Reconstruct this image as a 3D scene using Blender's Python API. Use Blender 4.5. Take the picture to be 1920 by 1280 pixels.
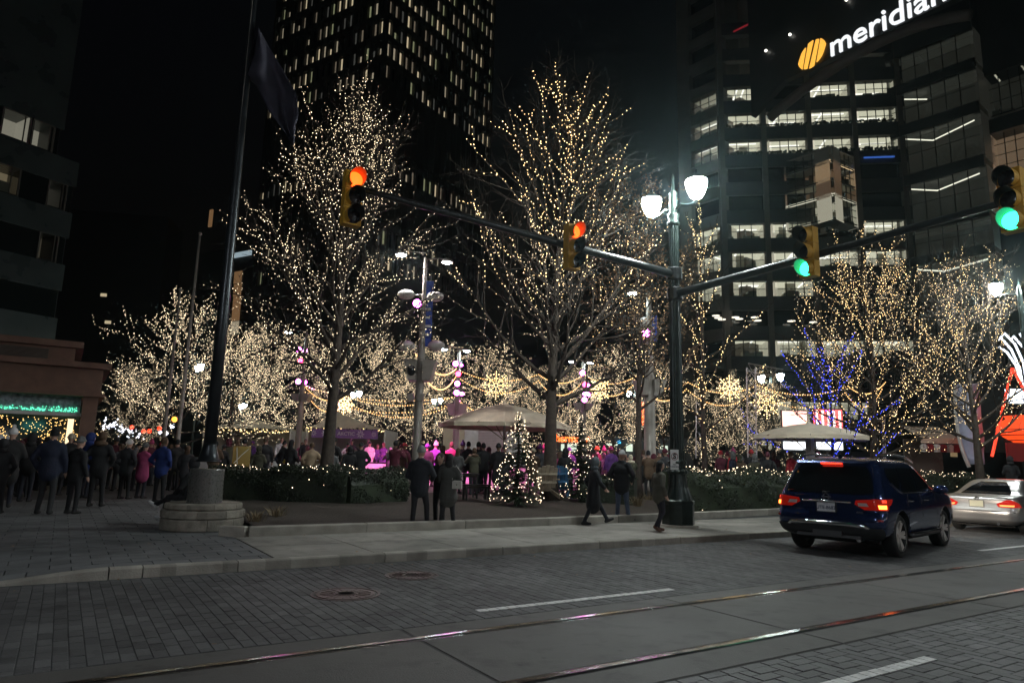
import bpy, math, random
import numpy as np
from mathutils import Vector, Matrix
for o in list(bpy.data.objects): bpy.data.objects.remove(o)
sc = bpy.context.scene
COL = sc.collection
PI = math.pi
R_ = math.radians
# ------------------------------------------------------------------ camera
TILT, ROLL, CAMH = R_(9.8), R_(1.45), 1.6
_f = Vector((0, math.cos(TILT), math.sin(TILT))); _r = Vector((1, 0, 0)); _u = _r.cross(_f)
CR = _r*math.cos(ROLL) + _u*math.sin(ROLL); CU = -_r*math.sin(ROLL) + _u*math.cos(ROLL); CF = _f
CAM = Vector((0, 0, CAMH))
cd = bpy.data.cameras.new('camera'); cam = bpy.data.objects.new('camera', cd); COL.objects.link(cam)
cd.lens = 24; cd.sensor_width = 36; cd.clip_start = .05; cd.clip_end = 3000
cam.matrix_world = Matrix(((CR.x, CU.x, -CF.x, 0), (CR.y, CU.y, -CF.y, 0), (CR.z, CU.z, -CF.z, CAMH), (0, 0, 0, 1)))
sc.camera = cam
# ------------------------------------------------------------------ night sky
w = bpy.data.worlds.new('World'); sc.world = w; w.use_nodes = True
nt = w.node_tree; bg = nt.nodes['Background']
sky = nt.nodes.new('ShaderNodeTexSky'); sky.sky_type = 'NISHITA'; sky.sun_disc = False
sky.sun_elevation = R_(-4.5); sky.sun_rotation = R_(200); sky.altitude = 200
nt.links.new(sky.outputs[0], bg.inputs[0]); bg.inputs[1].default_value = 0.12
vs = sc.view_settings; vs.view_transform = 'Standard'; vs.look = 'None'; vs.gamma = 1; vs.exposure = .4; vs.use_curve_mapping = False
cy = sc.cycles
cy.use_denoising = True
try: cy.denoiser = 'OPENIMAGEDENOISE'; cy.denoising_input_passes = 'RGB_ALBEDO_NORMAL'
except Exception: pass
cy.use_adaptive_sampling = True; cy.adaptive_threshold = 0.02
cy.max_bounces = 5; cy.diffuse_bounces = 2; cy.glossy_bounces = 3; cy.transmission_bounces = 3; cy.transparent_max_bounces = 8
cy.sample_clamp_indirect = 1.5; cy.sample_clamp_direct = 0
cy.caustics_reflective = False; cy.caustics_refractive = False
cy.use_light_tree = True; cy.volume_bounces = 0
# ------------------------------------------------------------------ street frame and pixel rays
SA = R_(57.2)
S = Vector((math.sin(SA), math.cos(SA), 0)); N = Vector((-math.cos(SA), math.sin(SA), 0))
def W(u, v, z=0.): return S*u + N*v + Vector((0, 0, z))
def ray(x, y): return CR*((x-960)/1280.) - CU*((y-640)/1280.) + CF
def G(x, y, z=.13):
    d = ray(x, y); return CAM + d*((z-CAMH)/d.z)
def D(x, y, Y):
    d = ray(x, y); return CAM + d*(Y/d.y)
def GX(x, y, Y, z):           # ground point under a pixel at depth Y
    p = D(x, y, Y); return Vector((p.x, p.y, z))
# ------------------------------------------------------------------ mesh builder
class MB:
    def __init__(s): s.v = []; s.f = []; s.m = []; s.M = None
    def add(s, vs, fs, mi=0):
        b = len(s.v)
        if s.M is not None: vs = [s.M @ Vector(v) for v in vs]
        s.v += [tuple(v) for v in vs]; s.f += [tuple(b+i for i in f) for f in fs]; s.m += [mi]*len(fs)
        return s
    def box(s, c, d, rz=0, mi=0, M=None):
        hx, hy, hz = d[0]/2, d[1]/2, d[2]/2
        vs = [Vector((x, y, z)) for z in (-hz, hz) for y in (-hy, hy) for x in (-hx, hx)]
        if M is None: M = Matrix.Rotation(rz, 3, 'Z')
        c = Vector(c)
        return s.add([c + M @ v for v in vs], [(0, 2, 3, 1), (4, 5, 7, 6), (0, 1, 5, 4), (2, 6, 7, 3), (1, 3, 7, 5), (0, 4, 6, 2)], mi)
    def bevbox(s, c, d, b=.01, rz=0, mi=0, M=None):
        # box with its upper edges chamfered
        hx, hy, hz = d[0]/2, d[1]/2, d[2]/2
        vs = [Vector((x, y, -hz)) for x, y in ((-hx, -hy), (hx, -hy), (hx, hy), (-hx, hy))]
        vs += [Vector((x, y, hz-b)) for x, y in ((-hx, -hy), (hx, -hy), (hx, hy), (-hx, hy))]
        vs += [Vector((x, y, hz)) for x, y in ((-hx+b, -hy+b), (hx-b, -hy+b), (hx-b, hy-b), (-hx+b, hy-b))]
        if M is None: M = Matrix.Rotation(rz, 3, 'Z')
        c = Vector(c)
        fs = [(3, 2, 1, 0), (8, 9, 10, 11)]
        for i in range(4):
            j = (i+1) % 4
            fs += [(i, j, 4+j, 4+i), (4+i, 4+j, 8+j, 8+i)]
        return s.add([c + M @ v for v in vs], fs, mi)
    def tube(s, pts, rads, n=6, mi=0, cap=True):
        pts = [Vector(p) for p in pts]
        if not hasattr(rads, '__len__'): rads = [rads]*len(pts)
        vs = []; fs = []; X = None
        for i, p in enumerate(pts):
            t = (pts[min(i+1, len(pts)-1)] - pts[max(i-1, 0)])
            if t.length < 1e-9: t = Vector((0, 0, 1))
            t.normalize()
            if X is None:
                X = t.cross(Vector((0, 0, 1)) if abs(t.z) < .9 else Vector((1, 0, 0)))
            X = (X - t*X.dot(t)).normalized(); Y = t.cross(X)
            for k in range(n):
                a = 2*PI*k/n; vs.append(p + (X*math.cos(a) + Y*math.sin(a))*rads[i])
        for i in range(len(pts)-1):
            for k in range(n):
                k2 = (k+1) % n; fs.append((i*n+k, i*n+k2, (i+1)*n+k2, (i+1)*n+k))
        if cap:
            fs.append(tuple(range(n-1, -1, -1))); fs.append(tuple((len(pts)-1)*n+k for k in range(n)))
        return s.add(vs, fs, mi)
    def lathe(s, prof, n=16, c=(0, 0, 0), M=None, mi=0, a0=0, a1=2*PI, flute=0, cap=True):
        c = Vector(c); vs = []; fs = []; full = abs(a1-a0-2*PI) < 1e-6; m = n if full else n+1
        for r, z in prof:
            for k in range(m):
                a = a0+(a1-a0)*k/n
                rr = r*(1-flute*(k % 2)); v = Vector((rr*math.cos(a), rr*math.sin(a), z))
                vs.append(c + (M @ v if M is not None else v))
        for i in range(len(prof)-1):
            for k in range(n):
                k2 = (k+1) % m; fs.append((i*m+k, i*m+k2, (i+1)*m+k2, (i+1)*m+k))
        if full and cap:
            if prof[0][0] > 1e-4: fs.append(tuple(range(m-1, -1, -1)))
            if prof[-1][0] > 1e-4: fs.append(tuple((len(prof)-1)*m+k for k in range(m)))
        return s.add(vs, fs, mi)
    def sphere(s, c, r, nu=10, nv=7, M=None, mi=0):
        if not hasattr(r, '__len__'): r = (r, r, r)
        c = Vector(c); vs = [Vector((0, 0, -r[2]))]; fs = []
        for i in range(1, nv):
            p = -PI/2+PI*i/nv
            for k in range(nu):
                a = 2*PI*k/nu; vs.append(Vector((r[0]*math.cos(p)*math.cos(a), r[1]*math.cos(p)*math.sin(a), r[2]*math.sin(p))))
        vs.append(Vector((0, 0, r[2]))); L = len(vs)-1
        for k in range(nu):
            k2 = (k+1) % nu; fs.append((0, 1+k2, 1+k)); fs.append((L, 1+(nv-2)*nu+k, 1+(nv-2)*nu+k2))
            for i in range(nv-2): fs.append((1+i*nu+k, 1+i*nu+k2, 1+(i+1)*nu+k2, 1+(i+1)*nu+k))
        return s.add([c + (M @ v if M is not None else v) for v in vs], fs, mi)
    def prism(s, poly, h, M4, mi=0):
        # polygon in local xy extruded along local z by h
        n = len(poly); vs = [M4 @ Vector((x, y, 0)) for x, y in poly] + [M4 @ Vector((x, y, h)) for x, y in poly]
        fs = [tuple(range(n-1, -1, -1)), tuple(range(n, 2*n))] + [(i, (i+1) % n, n+(i+1) % n, n+i) for i in range(n)]
        return s.add(vs, fs, mi)
    def octa(s, c, r, mi=0):
        x, y, z = c
        return s.add([(x+r, y, z), (x-r, y, z), (x, y+r, z), (x, y-r, z), (x, y, z+r), (x, y, z-r)],
                     [(0, 2, 4), (2, 1, 4), (1, 3, 4), (3, 0, 4), (2, 0, 5), (1, 2, 5), (3, 1, 5), (0, 3, 5)], mi)
    def mesh(s, name, mats, smooth=False):
        me = bpy.data.meshes.new(name); me.from_pydata(s.v, [], s.f)
        if not isinstance(mats, (list, tuple)): mats = [mats]
        for m in mats: me.materials.append(m)
        if len(mats) > 1: me.polygons.foreach_set('material_index', s.m)
        if smooth: me.polygons.foreach_set('use_smooth', [True]*len(s.f))
        me.update(); return me
    def build(s, name, mats, parent=None, smooth=False, world=False, **kw):
        o = bpy.data.objects.new(name, s.mesh(name, mats, smooth)); COL.objects.link(o)
        if parent is not None:
            o.parent = parent
            if world: o.matrix_parent_inverse = parent.matrix_basis.inverted()
        for k, v in kw.items(): o[k] = v
        return o
def bulbs_mesh(pts, r, name, mat, rng=None):
    pts = np.array([tuple(p) for p in pts], dtype=np.float32).reshape(-1, 3); n = len(pts)
    off = np.array([(1, 0, 0), (-1, 0, 0), (0, 1, 0), (0, -1, 0), (0, 0, 1.25), (0, 0, -1.25)], np.float32)
    rr = r*np.ones(n, np.float32) if rng is None else (r*rng.uniform(.7, 1.25, n)).astype(np.float32)
    v = (pts[:, None, :] + off[None]*rr[:, None, None]).reshape(-1, 3)
    f0 = np.array([(0, 2, 4), (2, 1, 4), (1, 3, 4), (3, 0, 4), (2, 0, 5), (1, 2, 5), (3, 1, 5), (0, 3, 5)])
    f = (f0[None]+6*np.arange(n)[:, None, None]).reshape(-1, 3)
    me = bpy.data.meshes.new(name); me.from_pydata(v.tolist(), [], f.tolist()); me.materials.append(mat); me.update()
    return me
def link(name, me, parent=None, loc=None, world=False, **kw):
    o = bpy.data.objects.new(name, me); COL.objects.link(o)
    if parent is not None:
        o.parent = parent
        if world: o.matrix_parent_inverse = parent.matrix_basis.inverted()
    if loc is not None: o.location = loc
    for k, v in kw.items(): o[k] = v
    return o
def T(name, label, cat, loc=(0, 0, 0), rz=0., group=None, kind=None):
    o = bpy.data.objects.new(name, None); COL.objects.link(o); o.empty_display_size = .2
    o.location = loc; o.rotation_euler = (0, 0, rz); tag(o, label, cat, group, kind); return o
def tag(o, label, cat, group=None, kind=None):
    o['label'] = label; o['category'] = cat
    if group: o['group'] = group
    if kind: o['kind'] = kind
    return o
def text_mesh(body, size, ext, mat, name, parent, M4, align='CENTER', bold=0., spacing=1.):
    c = bpy.data.curves.new(name, 'FONT'); c.body = body; c.size = size; c.extrude = ext; c.align_x = align; c.align_y = 'CENTER'; c.offset = bold; c.space_character = spacing
    c.resolution_u = 4
    t = bpy.data.objects.new(name+'_c', c); COL.objects.link(t)
    dg = bpy.context.evaluated_depsgraph_get(); me = bpy.data.meshes.new_from_object(t.evaluated_get(dg)); bpy.data.objects.remove(t)
    me.materials.clear(); me.materials.append(mat); me.transform(M4)
    return link(name, me, parent)
# ------------------------------------------------------------------ materials
def mat(name, col, rough=.7, metal=0., var=.0, scale=8., bump=0., bscale=60., spec=.5, coat=0., em=None, ems=0., trans=0., island=False, sampling=None, detail=4, stain=0., spots=0.):
    m = bpy.data.materials.new(name); m.use_nodes = True; nt = m.node_tree; b = nt.nodes['Principled BSDF']
    c = tuple(col)+(1,)
    b.inputs['Base Color'].default_value = c; b.inputs['Roughness'].default_value = rough; b.inputs['Metallic'].default_value = metal
    b.inputs['Specular IOR Level'].default_value = spec; b.inputs['Coat Weight'].default_value = coat
    if trans: b.inputs['Transmission Weight'].default_value = trans
    tc = None
    if var or bump:
        tc = nt.nodes.new('ShaderNodeTexCoord'); geo = nt.nodes.new('ShaderNodeNewGeometry')
    if var:
        nz = nt.nodes.new('ShaderNodeTexNoise'); nz.inputs['Scale'].default_value = scale; nz.inputs['Detail'].default_value = detail
        nt.links.new(geo.outputs['Position'] if not island else geo.outputs['Position'], nz.inputs['Vector'])
        mr = nt.nodes.new('ShaderNodeMapRange'); mr.inputs[1].default_value = .3; mr.inputs[2].default_value = .7; mr.inputs[3].default_value = 1-var; mr.inputs[4].default_value = 1+var
        nt.links.new(nz.outputs['Fac'], mr.inputs[0]); fac = mr.outputs[0]
        if island:
            oi = nt.nodes.new('ShaderNodeObjectInfo'); ad = nt.nodes.new('ShaderNodeMath'); ad.operation = 'ADD'
            nt.links.new(geo.outputs['Random Per Island'], ad.inputs[0]); nt.links.new(oi.outputs['Random'], ad.inputs[1])
            fr = nt.nodes.new('ShaderNodeMath'); fr.operation = 'FRACT'; nt.links.new(ad.outputs[0], fr.inputs[0])
            mr2 = nt.nodes.new('ShaderNodeMapRange'); mr2.inputs[3].default_value = 1-var*.8; mr2.inputs[4].default_value = 1+var*.8
            nt.links.new(fr.outputs[0], mr2.inputs[0]); mu = nt.nodes.new('ShaderNodeMath'); mu.operation = 'MULTIPLY'
            nt.links.new(fac, mu.inputs[0]); nt.links.new(mr2.outputs[0], mu.inputs[1]); fac = mu.outputs[0]
        def mul(o):
            mu = nt.nodes.new('ShaderNodeMath'); mu.operation = 'MULTIPLY'; nt.links.new(fac, mu.inputs[0]); nt.links.new(o, mu.inputs[1]); return mu.outputs[0]
        if stain:
            for sc2, lo, hi in ((.55, .42, .6), (2.7, .52, .66)):
                n3 = nt.nodes.new('ShaderNodeTexNoise'); n3.inputs['Scale'].default_value = sc2; n3.inputs['Detail'].default_value = 9; n3.inputs['Roughness'].default_value = .62; nt.links.new(geo.outputs['Position'], n3.inputs['Vector'])
                m4 = nt.nodes.new('ShaderNodeMapRange'); m4.inputs[1].default_value = lo; m4.inputs[2].default_value = hi; m4.inputs[3].default_value = 1.; m4.inputs[4].default_value = 1-stain; nt.links.new(n3.outputs['Fac'], m4.inputs[0]); fac = mul(m4.outputs[0])
        if spots:
            vo = nt.nodes.new('ShaderNodeTexVoronoi'); vo.inputs['Scale'].default_value = 2.6; nt.links.new(geo.outputs['Position'], vo.inputs['Vector'])
            m4 = nt.nodes.new('ShaderNodeMapRange'); m4.inputs[1].default_value = .05; m4.inputs[2].default_value = .085; m4.inputs[3].default_value = 1-spots; m4.inputs[4].default_value = 1.; nt.links.new(vo.outputs['Distance'], m4.inputs[0]); fac = mul(m4.outputs[0])
        vm = nt.nodes.new('ShaderNodeVectorMath'); vm.operation = 'SCALE'; vm.inputs[0].default_value = col
        nt.links.new(fac, vm.inputs['Scale']); nt.links.new(vm.outputs[0], b.inputs['Base Color'])
        mr3 = nt.nodes.new('ShaderNodeMapRange'); mr3.inputs[3].default_value = max(.02, rough-.12); mr3.inputs[4].default_value = min(1, rough+.1)
        nt.links.new(nz.outputs['Fac'], mr3.inputs[0]); nt.links.new(mr3.outputs[0], b.inputs['Roughness'])
    if bump:
        n2 = nt.nodes.new('ShaderNodeTexNoise'); n2.inputs['Scale'].default_value = bscale; n2.inputs['Detail'].default_value = 3
        nt.links.new(geo.outputs['Position'], n2.inputs['Vector'])
        bp = nt.nodes.new('ShaderNodeBump'); bp.inputs['Strength'].default_value = bump; bp.inputs['Distance'].default_value = .02
        nt.links.new(n2.outputs['Fac'], bp.inputs['Height']); nt.links.new(bp.outputs[0], b.inputs['Normal'])
    if em: b.inputs['Emission Color'].default_value = tuple(em)+(1,); b.inputs['Emission Strength'].default_value = ems
    if sampling: m.cycles.emission_sampling = sampling
    return m
def glow(name, col, s, sampling='NONE', base=(.05, .05, .05)):
    return mat(name, base, .4, em=col, ems=s, sampling=sampling)
M = {}
M['road_base'] = mat('road_base', (.055, .055, .055), .9, var=.3, scale=3)
M['brick'] = mat('paver_brick', (.115, .113, .112), .74, var=.28, scale=2.2, bump=.35, bscale=45, island=True, spec=.35, stain=.32)
M['brick2'] = mat('paver_brick_grey', (.10, .10, .10), .66, var=.3, scale=2, bump=.35, bscale=45, island=True, stain=.32)
M['slab'] = mat('track_concrete', (.098, .093, .085), .72, var=.2, scale=1.1, bump=.3, bscale=70, detail=8, stain=.32, spots=.35)
M['walk'] = mat('walk_concrete', (.285, .265, .235), .8, var=.18, scale=1.4, bump=.25, bscale=50, island=True, detail=8, stain=.32, spots=.4)
M['kerb'] = mat('kerb_stone', (.27, .25, .215), .8, var=.25, scale=3, bump=.4, bscale=40, island=True)
M['stone'] = mat('plinth_stone', (.25, .225, .185), .82, var=.3, scale=6, bump=.7, bscale=22, island=True)
M['granite'] = mat('polished_granite', (.10, .097, .09), .3, var=.2, scale=30, spec=.5)
M['paint'] = mat('road_paint', (.62, .62, .6), .6, var=.25, scale=14)
M['rail'] = mat('rail_steel', (.58, .56, .54), .2, 1., var=.15, scale=9)
M['rubber'] = mat('black_rubber', (.012, .012, .012), .75)
M['iron'] = mat('manhole_iron', (.075, .055, .05), .45, .7, var=.35, scale=20, bump=.4, bscale=60)
M['soil'] = mat('mulch_soil', (.045, .034, .026), .95, var=.5, scale=14, bump=1., bscale=30)
M['plaza'] = mat('plaza_stone', (.17, .16, .15), .75, var=.25, scale=2)
M['ground'] = mat('ground_asphalt', (.05, .05, .05), .85, var=.3, scale=.4)
M['ice'] = mat('rink_ice', (.75, .8, .85), .18, var=.06, scale=4)
M['board'] = mat('rink_board', (.75, .75, .75), .35)
M['glass_clear'] = mat('clear_glass', (.9, .95, .95), .03, trans=.95)
M['blackpaint'] = mat('black_metal', (.018, .02, .02), .38, .3, var=.2, scale=6)
M['greenpaint'] = mat('dark_green_cast_iron', (.022, .033, .029), .36, .35, var=.3, scale=5, bump=.15, bscale=25)
M['flagpole'] = mat('flagpole_metal', (.028, .032, .036), .35, .6, var=.2, scale=3)
M['greypole'] = mat('grey_pole', (.3, .27, .24), .5, .2, var=.12, scale=4)
M['signalyellow'] = mat('signal_yellow', (.5, .27, .02), .5, var=.12, scale=8)
M['bark'] = mat('bark', (.052, .038, .029), .9, var=.35, scale=9, bump=.8, bscale=26)
M['twig'] = mat('twig_bark', (.042, .03, .022), .85, var=.3, scale=3)
M['needle'] = mat('fir_needles', (.03, .055, .028), .75, var=.45, scale=5, island=True)
M['hedgeleaf'] = mat('hedge_leaves', (.017, .026, .011), .65, var=.5, scale=3, island=True)
M['dryleaf'] = mat('dry_oak_leaves', (.24, .15, .085), .8, var=.4, scale=3, island=True)
M['drygrass'] = mat('dry_grass', (.2, .15, .085), .9, var=.35, scale=4, island=True)
M['canvas'] = mat('cream_canvas', (.80, .68, .52), .85, var=.1, scale=2.5, bump=.1, bscale=12)
M['white'] = mat('white_paint', (.72, .7, .68), .6, var=.08, scale=3)
M['shutter'] = mat('roller_shutter', (.6, .5, .5), .55, var=.08, scale=4)
M['wood'] = mat('chair_wood', (.30, .2, .11), .65, var=.3, scale=7)
M['palewood'] = mat('pale_weathered_wood', (.3, .25, .18), .75, var=.25, scale=7)
M['bluewood'] = mat('blue_painted_wood', (.04, .15, .30), .55, var=.2, scale=6)
M['bulb'] = glow('warm_bulb', (1., .68, .30), 4.8, 'FRONT')
M['bulbw'] = glow('warm_bulb_pale', (1., .79, .5), 4.8, 'FRONT')
M['bulbdim'] = glow('warm_bulb_small', (1., .78, .5), 3.2, 'FRONT')
M['bulbfir'] = glow('fir_bulb', (1., .78, .52), 3.6, 'FRONT')
M['bulbblue'] = glow('blue_bulb', (.04, .07, 1.), 5, 'FRONT')
M['bulborange'] = glow('amber_bulb', (1., .55, .2), 2.2, 'FRONT')
M['lamp'] = glow('street_lamp_globe', (.90, 1., .98), 275, 'AUTO')
M['lampcool'] = glow('cool_street_lamp_globe', (.86, .93, 1.), 265, 'AUTO')  # globes of the lamps added out of view
M['lampfar'] = glow('far_lamp_globe', (.8, 1., 1.), 85, 'AUTO')
M['flood'] = glow('cool_flood_lens', (1., .93, .9), 520, 'AUTO')
M['red'] = glow('signal_red_lens', (1., .05, .004), 6, 'AUTO')
M['green'] = glow('signal_green_lens', (.02, 1., .55), 6, 'AUTO')
M['lensoff'] = mat('unlit_lens', (.015, .012, .012), .25)
M['pinklamp'] = glow('pink_spot_lens', (1., .12, .85), 24, 'AUTO')
M['redlamp'] = glow('red_spot_lens', (1., .03, .12), 18, 'AUTO')
M['purple'] = mat('pink_lit_banner_cloth', (.5, .4, .55), .7)
M['bluecloth'] = mat('blue_banner_cloth', (.04, .09, .45), .7)
M['wallstone'] = mat('pavilion_stone', (.2, .115, .085), .8, var=.15, scale=3)
M['louver'] = mat('louver_dark', (.11, .085, .07), .7)
M['towerwall'] = mat('tower_cladding', (.022, .02, .019), .6, var=.2, scale=.3)
M['facade'] = mat('facade_stone', (.11, .1, .09), .75, var=.2, scale=.4)
M['facadedark'] = mat('facade_dark_panel', (.03, .034, .036), .45, var=.2, scale=.3)
M['darkglass'] = mat('dark_window_glass', (.012, .016, .016), .06, spec=.8)
M['greenglass'] = mat('green_tinted_panel', (.05, .065, .066), .3, var=.25, scale=.5)
M['mullion'] = mat('mullion_metal', (.012, .013, .013), .45, .4)
# ================================================================== SETTING
def proj(p):
    v = Vector(p)-CAM; d = v.dot(CF)
    if d < .1: return None
    return 960+1280*v.dot(CR)/d, 640-1280*v.dot(CU)/d, d
def seen(p, m=40):
    q = proj(p); return q is not None and -m < q[0] < 1920+m and -m < q[1] < 1280+m
def quadsheet(name, uv, z, mat_, label, cat, kind='structure', rect=None):
    m = MB(); m.add([W(u, v, z) for u, v in uv], [tuple(range(len(uv)))]); o = m.build(name, mat_)
    return tag(o, label, cat, None, kind)
rng = np.random.default_rng(7); random.seed(7)
g = MB(); g.add([(-240, -80, -.06), (240, -80, -.06), (240, 300, -.06), (-240, 300, -.06)], [(0, 1, 2, 3)])
tag(g.build('ground', M['ground']), 'dark asphalt ground stretching away under the city', 'ground', None, 'structure')
road = quadsheet('road', [(-60, -14), (90, -14), (90, 10.25), (-60, 10.25)], -.0065, M['road_base'], 'brick paved street with tram rails running to the right', 'road')
KV = 10.2                     # kerb line
RN, RF = 4.41, 5.86           # tram rails
SN, SF = 3.92, 6.25           # concrete slab edges
Rz = PI/2-SA                  # rotation that lays local x along the street
# ---- bricks
def brick_field(parent, cells, mtl, name, nobj=300, th=.03, zf=None):
    """cells: (u, v, du, dv, z)"""
    scored = []
    for c in cells:
        p = W(c[0], c[1], c[4]); q = proj(p)
        big = -1
        if q and 0 <= q[0] <= 1920 and 0 <= q[1] <= 1280: big = 1./q[2]
        scored.append((big, c))
    scored.sort(key=lambda t: -t[0])
    cache = {}; rest = MB()
    for i, (b, (u, v, du, dv, z)) in enumerate(scored):
        dz = random.uniform(-.003, .002); tl = random.uniform(-.008, .008); RM = None
        if zf:
            gu, gv = (zf(u+.05, v)-zf(u-.05, v))/.1, (zf(u, v+.05)-zf(u, v-.05))/.1
            if abs(gu)+abs(gv) > .004: n_ = (Vector((0, 0, 1))-S*gu-N*gv).normalized(); ex = (S-n_*S.dot(n_)).normalized(); RM = Matrix((ex, n_.cross(ex), n_)).transposed()
        if i < nobj and b > 0:
            k = (round(du, 3), round(dv, 3))
            if k not in cache: cache[k] = MB().bevbox((0, 0, -th/2), (du, dv, th), min(.004, du*.04)).mesh(name, mtl)
            o = bpy.data.objects.new(name, cache[k]); COL.objects.link(o); o.parent = parent
            o.location = W(u, v, z+dz); o.rotation_euler = RM.to_euler() if RM else (tl, tl, Rz+random.uniform(-.012, .012))
        else:
            rest.bevbox(W(u, v, z+dz-th/2), (du, dv, th), min(.004, du*.04), Rz+random.uniform(-.012, .012), M=RM)
    if rest.v: rest.build(name+'s', mtl, parent, kind='stuff')
cells = []
pu, pv = .112, .225
nu = int(35/pu)
for i in range(nu):
    u = -7+i*pu; off = (i % 2)*pv/2
    v = SF+.03-off
    while v < KV-.06:
        v0, v1 = max(v, SF+.03), min(v+pv, KV-.06)
        if v1-v0 > .06: cells.append((u, (v0+v1)/2, pu-.006, v1-v0-.006, 0))
        v += pv
brick_field(road, cells, M['brick'], 'paver_brick')
cells = []; cov = set()
a = .122
for i in range(-10, 130):
    for j in range(-10, 60):
        # herringbone of 1:2 bricks
        for (x0, y0, dx, dy) in ((i*a, j*a, 2*a, a), (i*a, j*a, a, 2*a)):
            if dx > dy:
                if (i-j) % 4 != 0: continue
                u, v = .5+x0+a, .4+y0+a/2
            else:
                if (i-j) % 4 != 3: continue
                u, v = .5+x0+a/2, .4+y0+a
            if .5 < u < 15 and .3 < v < SN-.12:
                cells.append((u, v, dx-.009, dy-.009, 0)); cov.add((i, j)); cov.add((i+1, j) if dx > dy else (i, j+1))
for i in range(0, 119):
    for j in range(0, 29):
        if (i, j) not in cov and .4+j*a+a < SN-.1: cells.append((.5+i*a+a/2, .4+j*a+a/2, a-.009, a-.009, 0))
brick_field(road, cells, M['brick2'], 'herringbone_brick')
# soldier course beside the slab
for vv, nm in ((SN-.06, 'edge_brick'),):
    e = MB()
    for i in range(120): e.bevbox(W(.5+i*.245, vv, -.015), (.232, .1, .03), .006, Rz)
    e.build(nm+'s', M['brick2'], road, kind='stuff')
# ---- tram track
track = quadsheet('tram_track', [(-60, SN), (90, SN), (90, SF), (-60, SF)], -.0025, M['rubber'], 'concrete tram track bed with two steel rails', 'track')
sl = 3.4
for k in range(-4, 16):
    u0, u1 = 2.85+(k-1)*sl+.012, 2.85+k*sl-.012
    if u1 < -12 or u0 > 55: continue
    for (v0, v1) in ((SN+.008, RN-.065), (RN+.075, RF-.075), (RF+.065, SF-.008)):
        m = MB().bevbox((0, 0, -.02), (u1-u0, v1-v0, .05), .008)
        m.build('concrete_slab', M['slab'], track).location = W((u0+u1)/2, (v0+v1)/2, 0)
for o in track.children: o.rotation_euler = (0, 0, Rz)
for rv in (RN, RF):
    m = MB()
    prof = [(-.034, -.03), (-.036, .006), (-.028, .012), (.028, .012), (.034, .006), (.034, -.03)]
    m.add([W(u, rv+y, z) for u in (-40, 70) for y, z in prof], [(i, i+1, i+7, i+6) for i in range(5)])
    m.build('rail_head', M['rail'], track, smooth=False)
    m = MB(); s_ = 1 if rv == RN else -1
    m.add([W(u, rv+y, z) for u in (-40, 70) for y, z in ((s_*.052, -.02), (s_*.058, .004), (s_*.07, .004), (s_*.072, -.02))], [(i, i+1, i+5, i+4) for i in range(3)])
    m.build('guard_rail', M['rail'], track)
# ---- painted dashes
def dash(u0, u1, v, label, wd=.11, step=.128):
    m = MB(); u = u0
    while u < u1:
        m.box(W(min(u+step/2, u1), v+random.uniform(-.003, .003), .003), (step-.012, wd*random.uniform(.93, 1.03), .004), Rz); u += step
    tag(m.build('lane_marking', M['paint']), label, 'road marking', 'painted lane dashes')
dash(3.9, 6.75, 6.6, 'white painted lane dash on the bricks beyond the rails', .105, .128)
dash(4.2, 6.45, 3.27, 'white painted lane dash on the herringbone bricks at the bottom right')
dash(16.0, 19.2, 6.92, 'white painted lane dash beyond the blue car')
# ---- manholes
def manhole(px, py, r, label):
    p = G(px, py, 0); t = T('manhole_cover', label, 'manhole', (p.x, p.y, 0), .3, 'manhole covers in the brick road')
    m = MB(); m.lathe([(r, -.02), (r, .005), (r-.03, .006), (r-.035, -.001), (r-.06, -.001), (r-.065, .007), (0.001, .007)], 36); m.build('frame_ring', M['iron'], t)
    m = MB()
    m.lathe([(r*.3, .007), (r*.3, .012), (r*.24, .012), (r*.24, .007)], 24)
    for k in range(18):
        a_ = 2*PI*k/18; m.box((math.cos(a_)*r*.55, math.sin(a_)*r*.55, .009), (r*.36, .014, .006), a_)
    m.build('raised_pattern', M['iron'], t)
manhole(648, 1113, .40, 'round rusty iron manhole cover nearer the rails')
manhole(772, 1078, .37, 'round iron manhole cover nearer the kerb')
# ---- kerb
kerb = quadsheet('kerb', [(-12, KV+.01), (60, KV+.01), (60, KV+.16), (-12, KV+.16)], -.03, M['kerb'], 'stone kerb along the far side of the street', 'kerb')
def kh(u):                     # dropped kerb at the left corner
    t = min(1, max(0, (u+.9)/1.6)); return .012+.118*t*t*(3-2*t)
edges = [-12, -9, -6, -3, -.9, .66, 1.04, 2.2]
while edges[-1] < 58: edges.append(edges[-1]+2.15)
for a_, b_ in zip(edges[:-1], edges[1:]):
    m = MB(); n = 6; u0, u1 = a_+.008, b_-.008
    for i in range(n):
        ua, ub = u0+(u1-u0)*i/n, u0+(u1-u0)*(i+1)/n
        vs_ = []
        for uu in (ua, ub):
            h = kh(uu); vs_ += [W(uu, KV, -.03), W(uu, KV+.004, h-.018), W(uu, KV+.022, h), W(uu, KV+.165, h), W(uu, KV+.165, -.03)]
        fs_ = [(k, k+1, k+6, k+5) for k in range(4)]
        if i == 0: fs_.append((4, 3, 2, 1, 0))
        if i == n-1: fs_.append((5, 6, 7, 8, 9))
        m.add(vs_, fs_)
    m.build('kerb_stone', M['kerb'], kerb)
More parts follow.
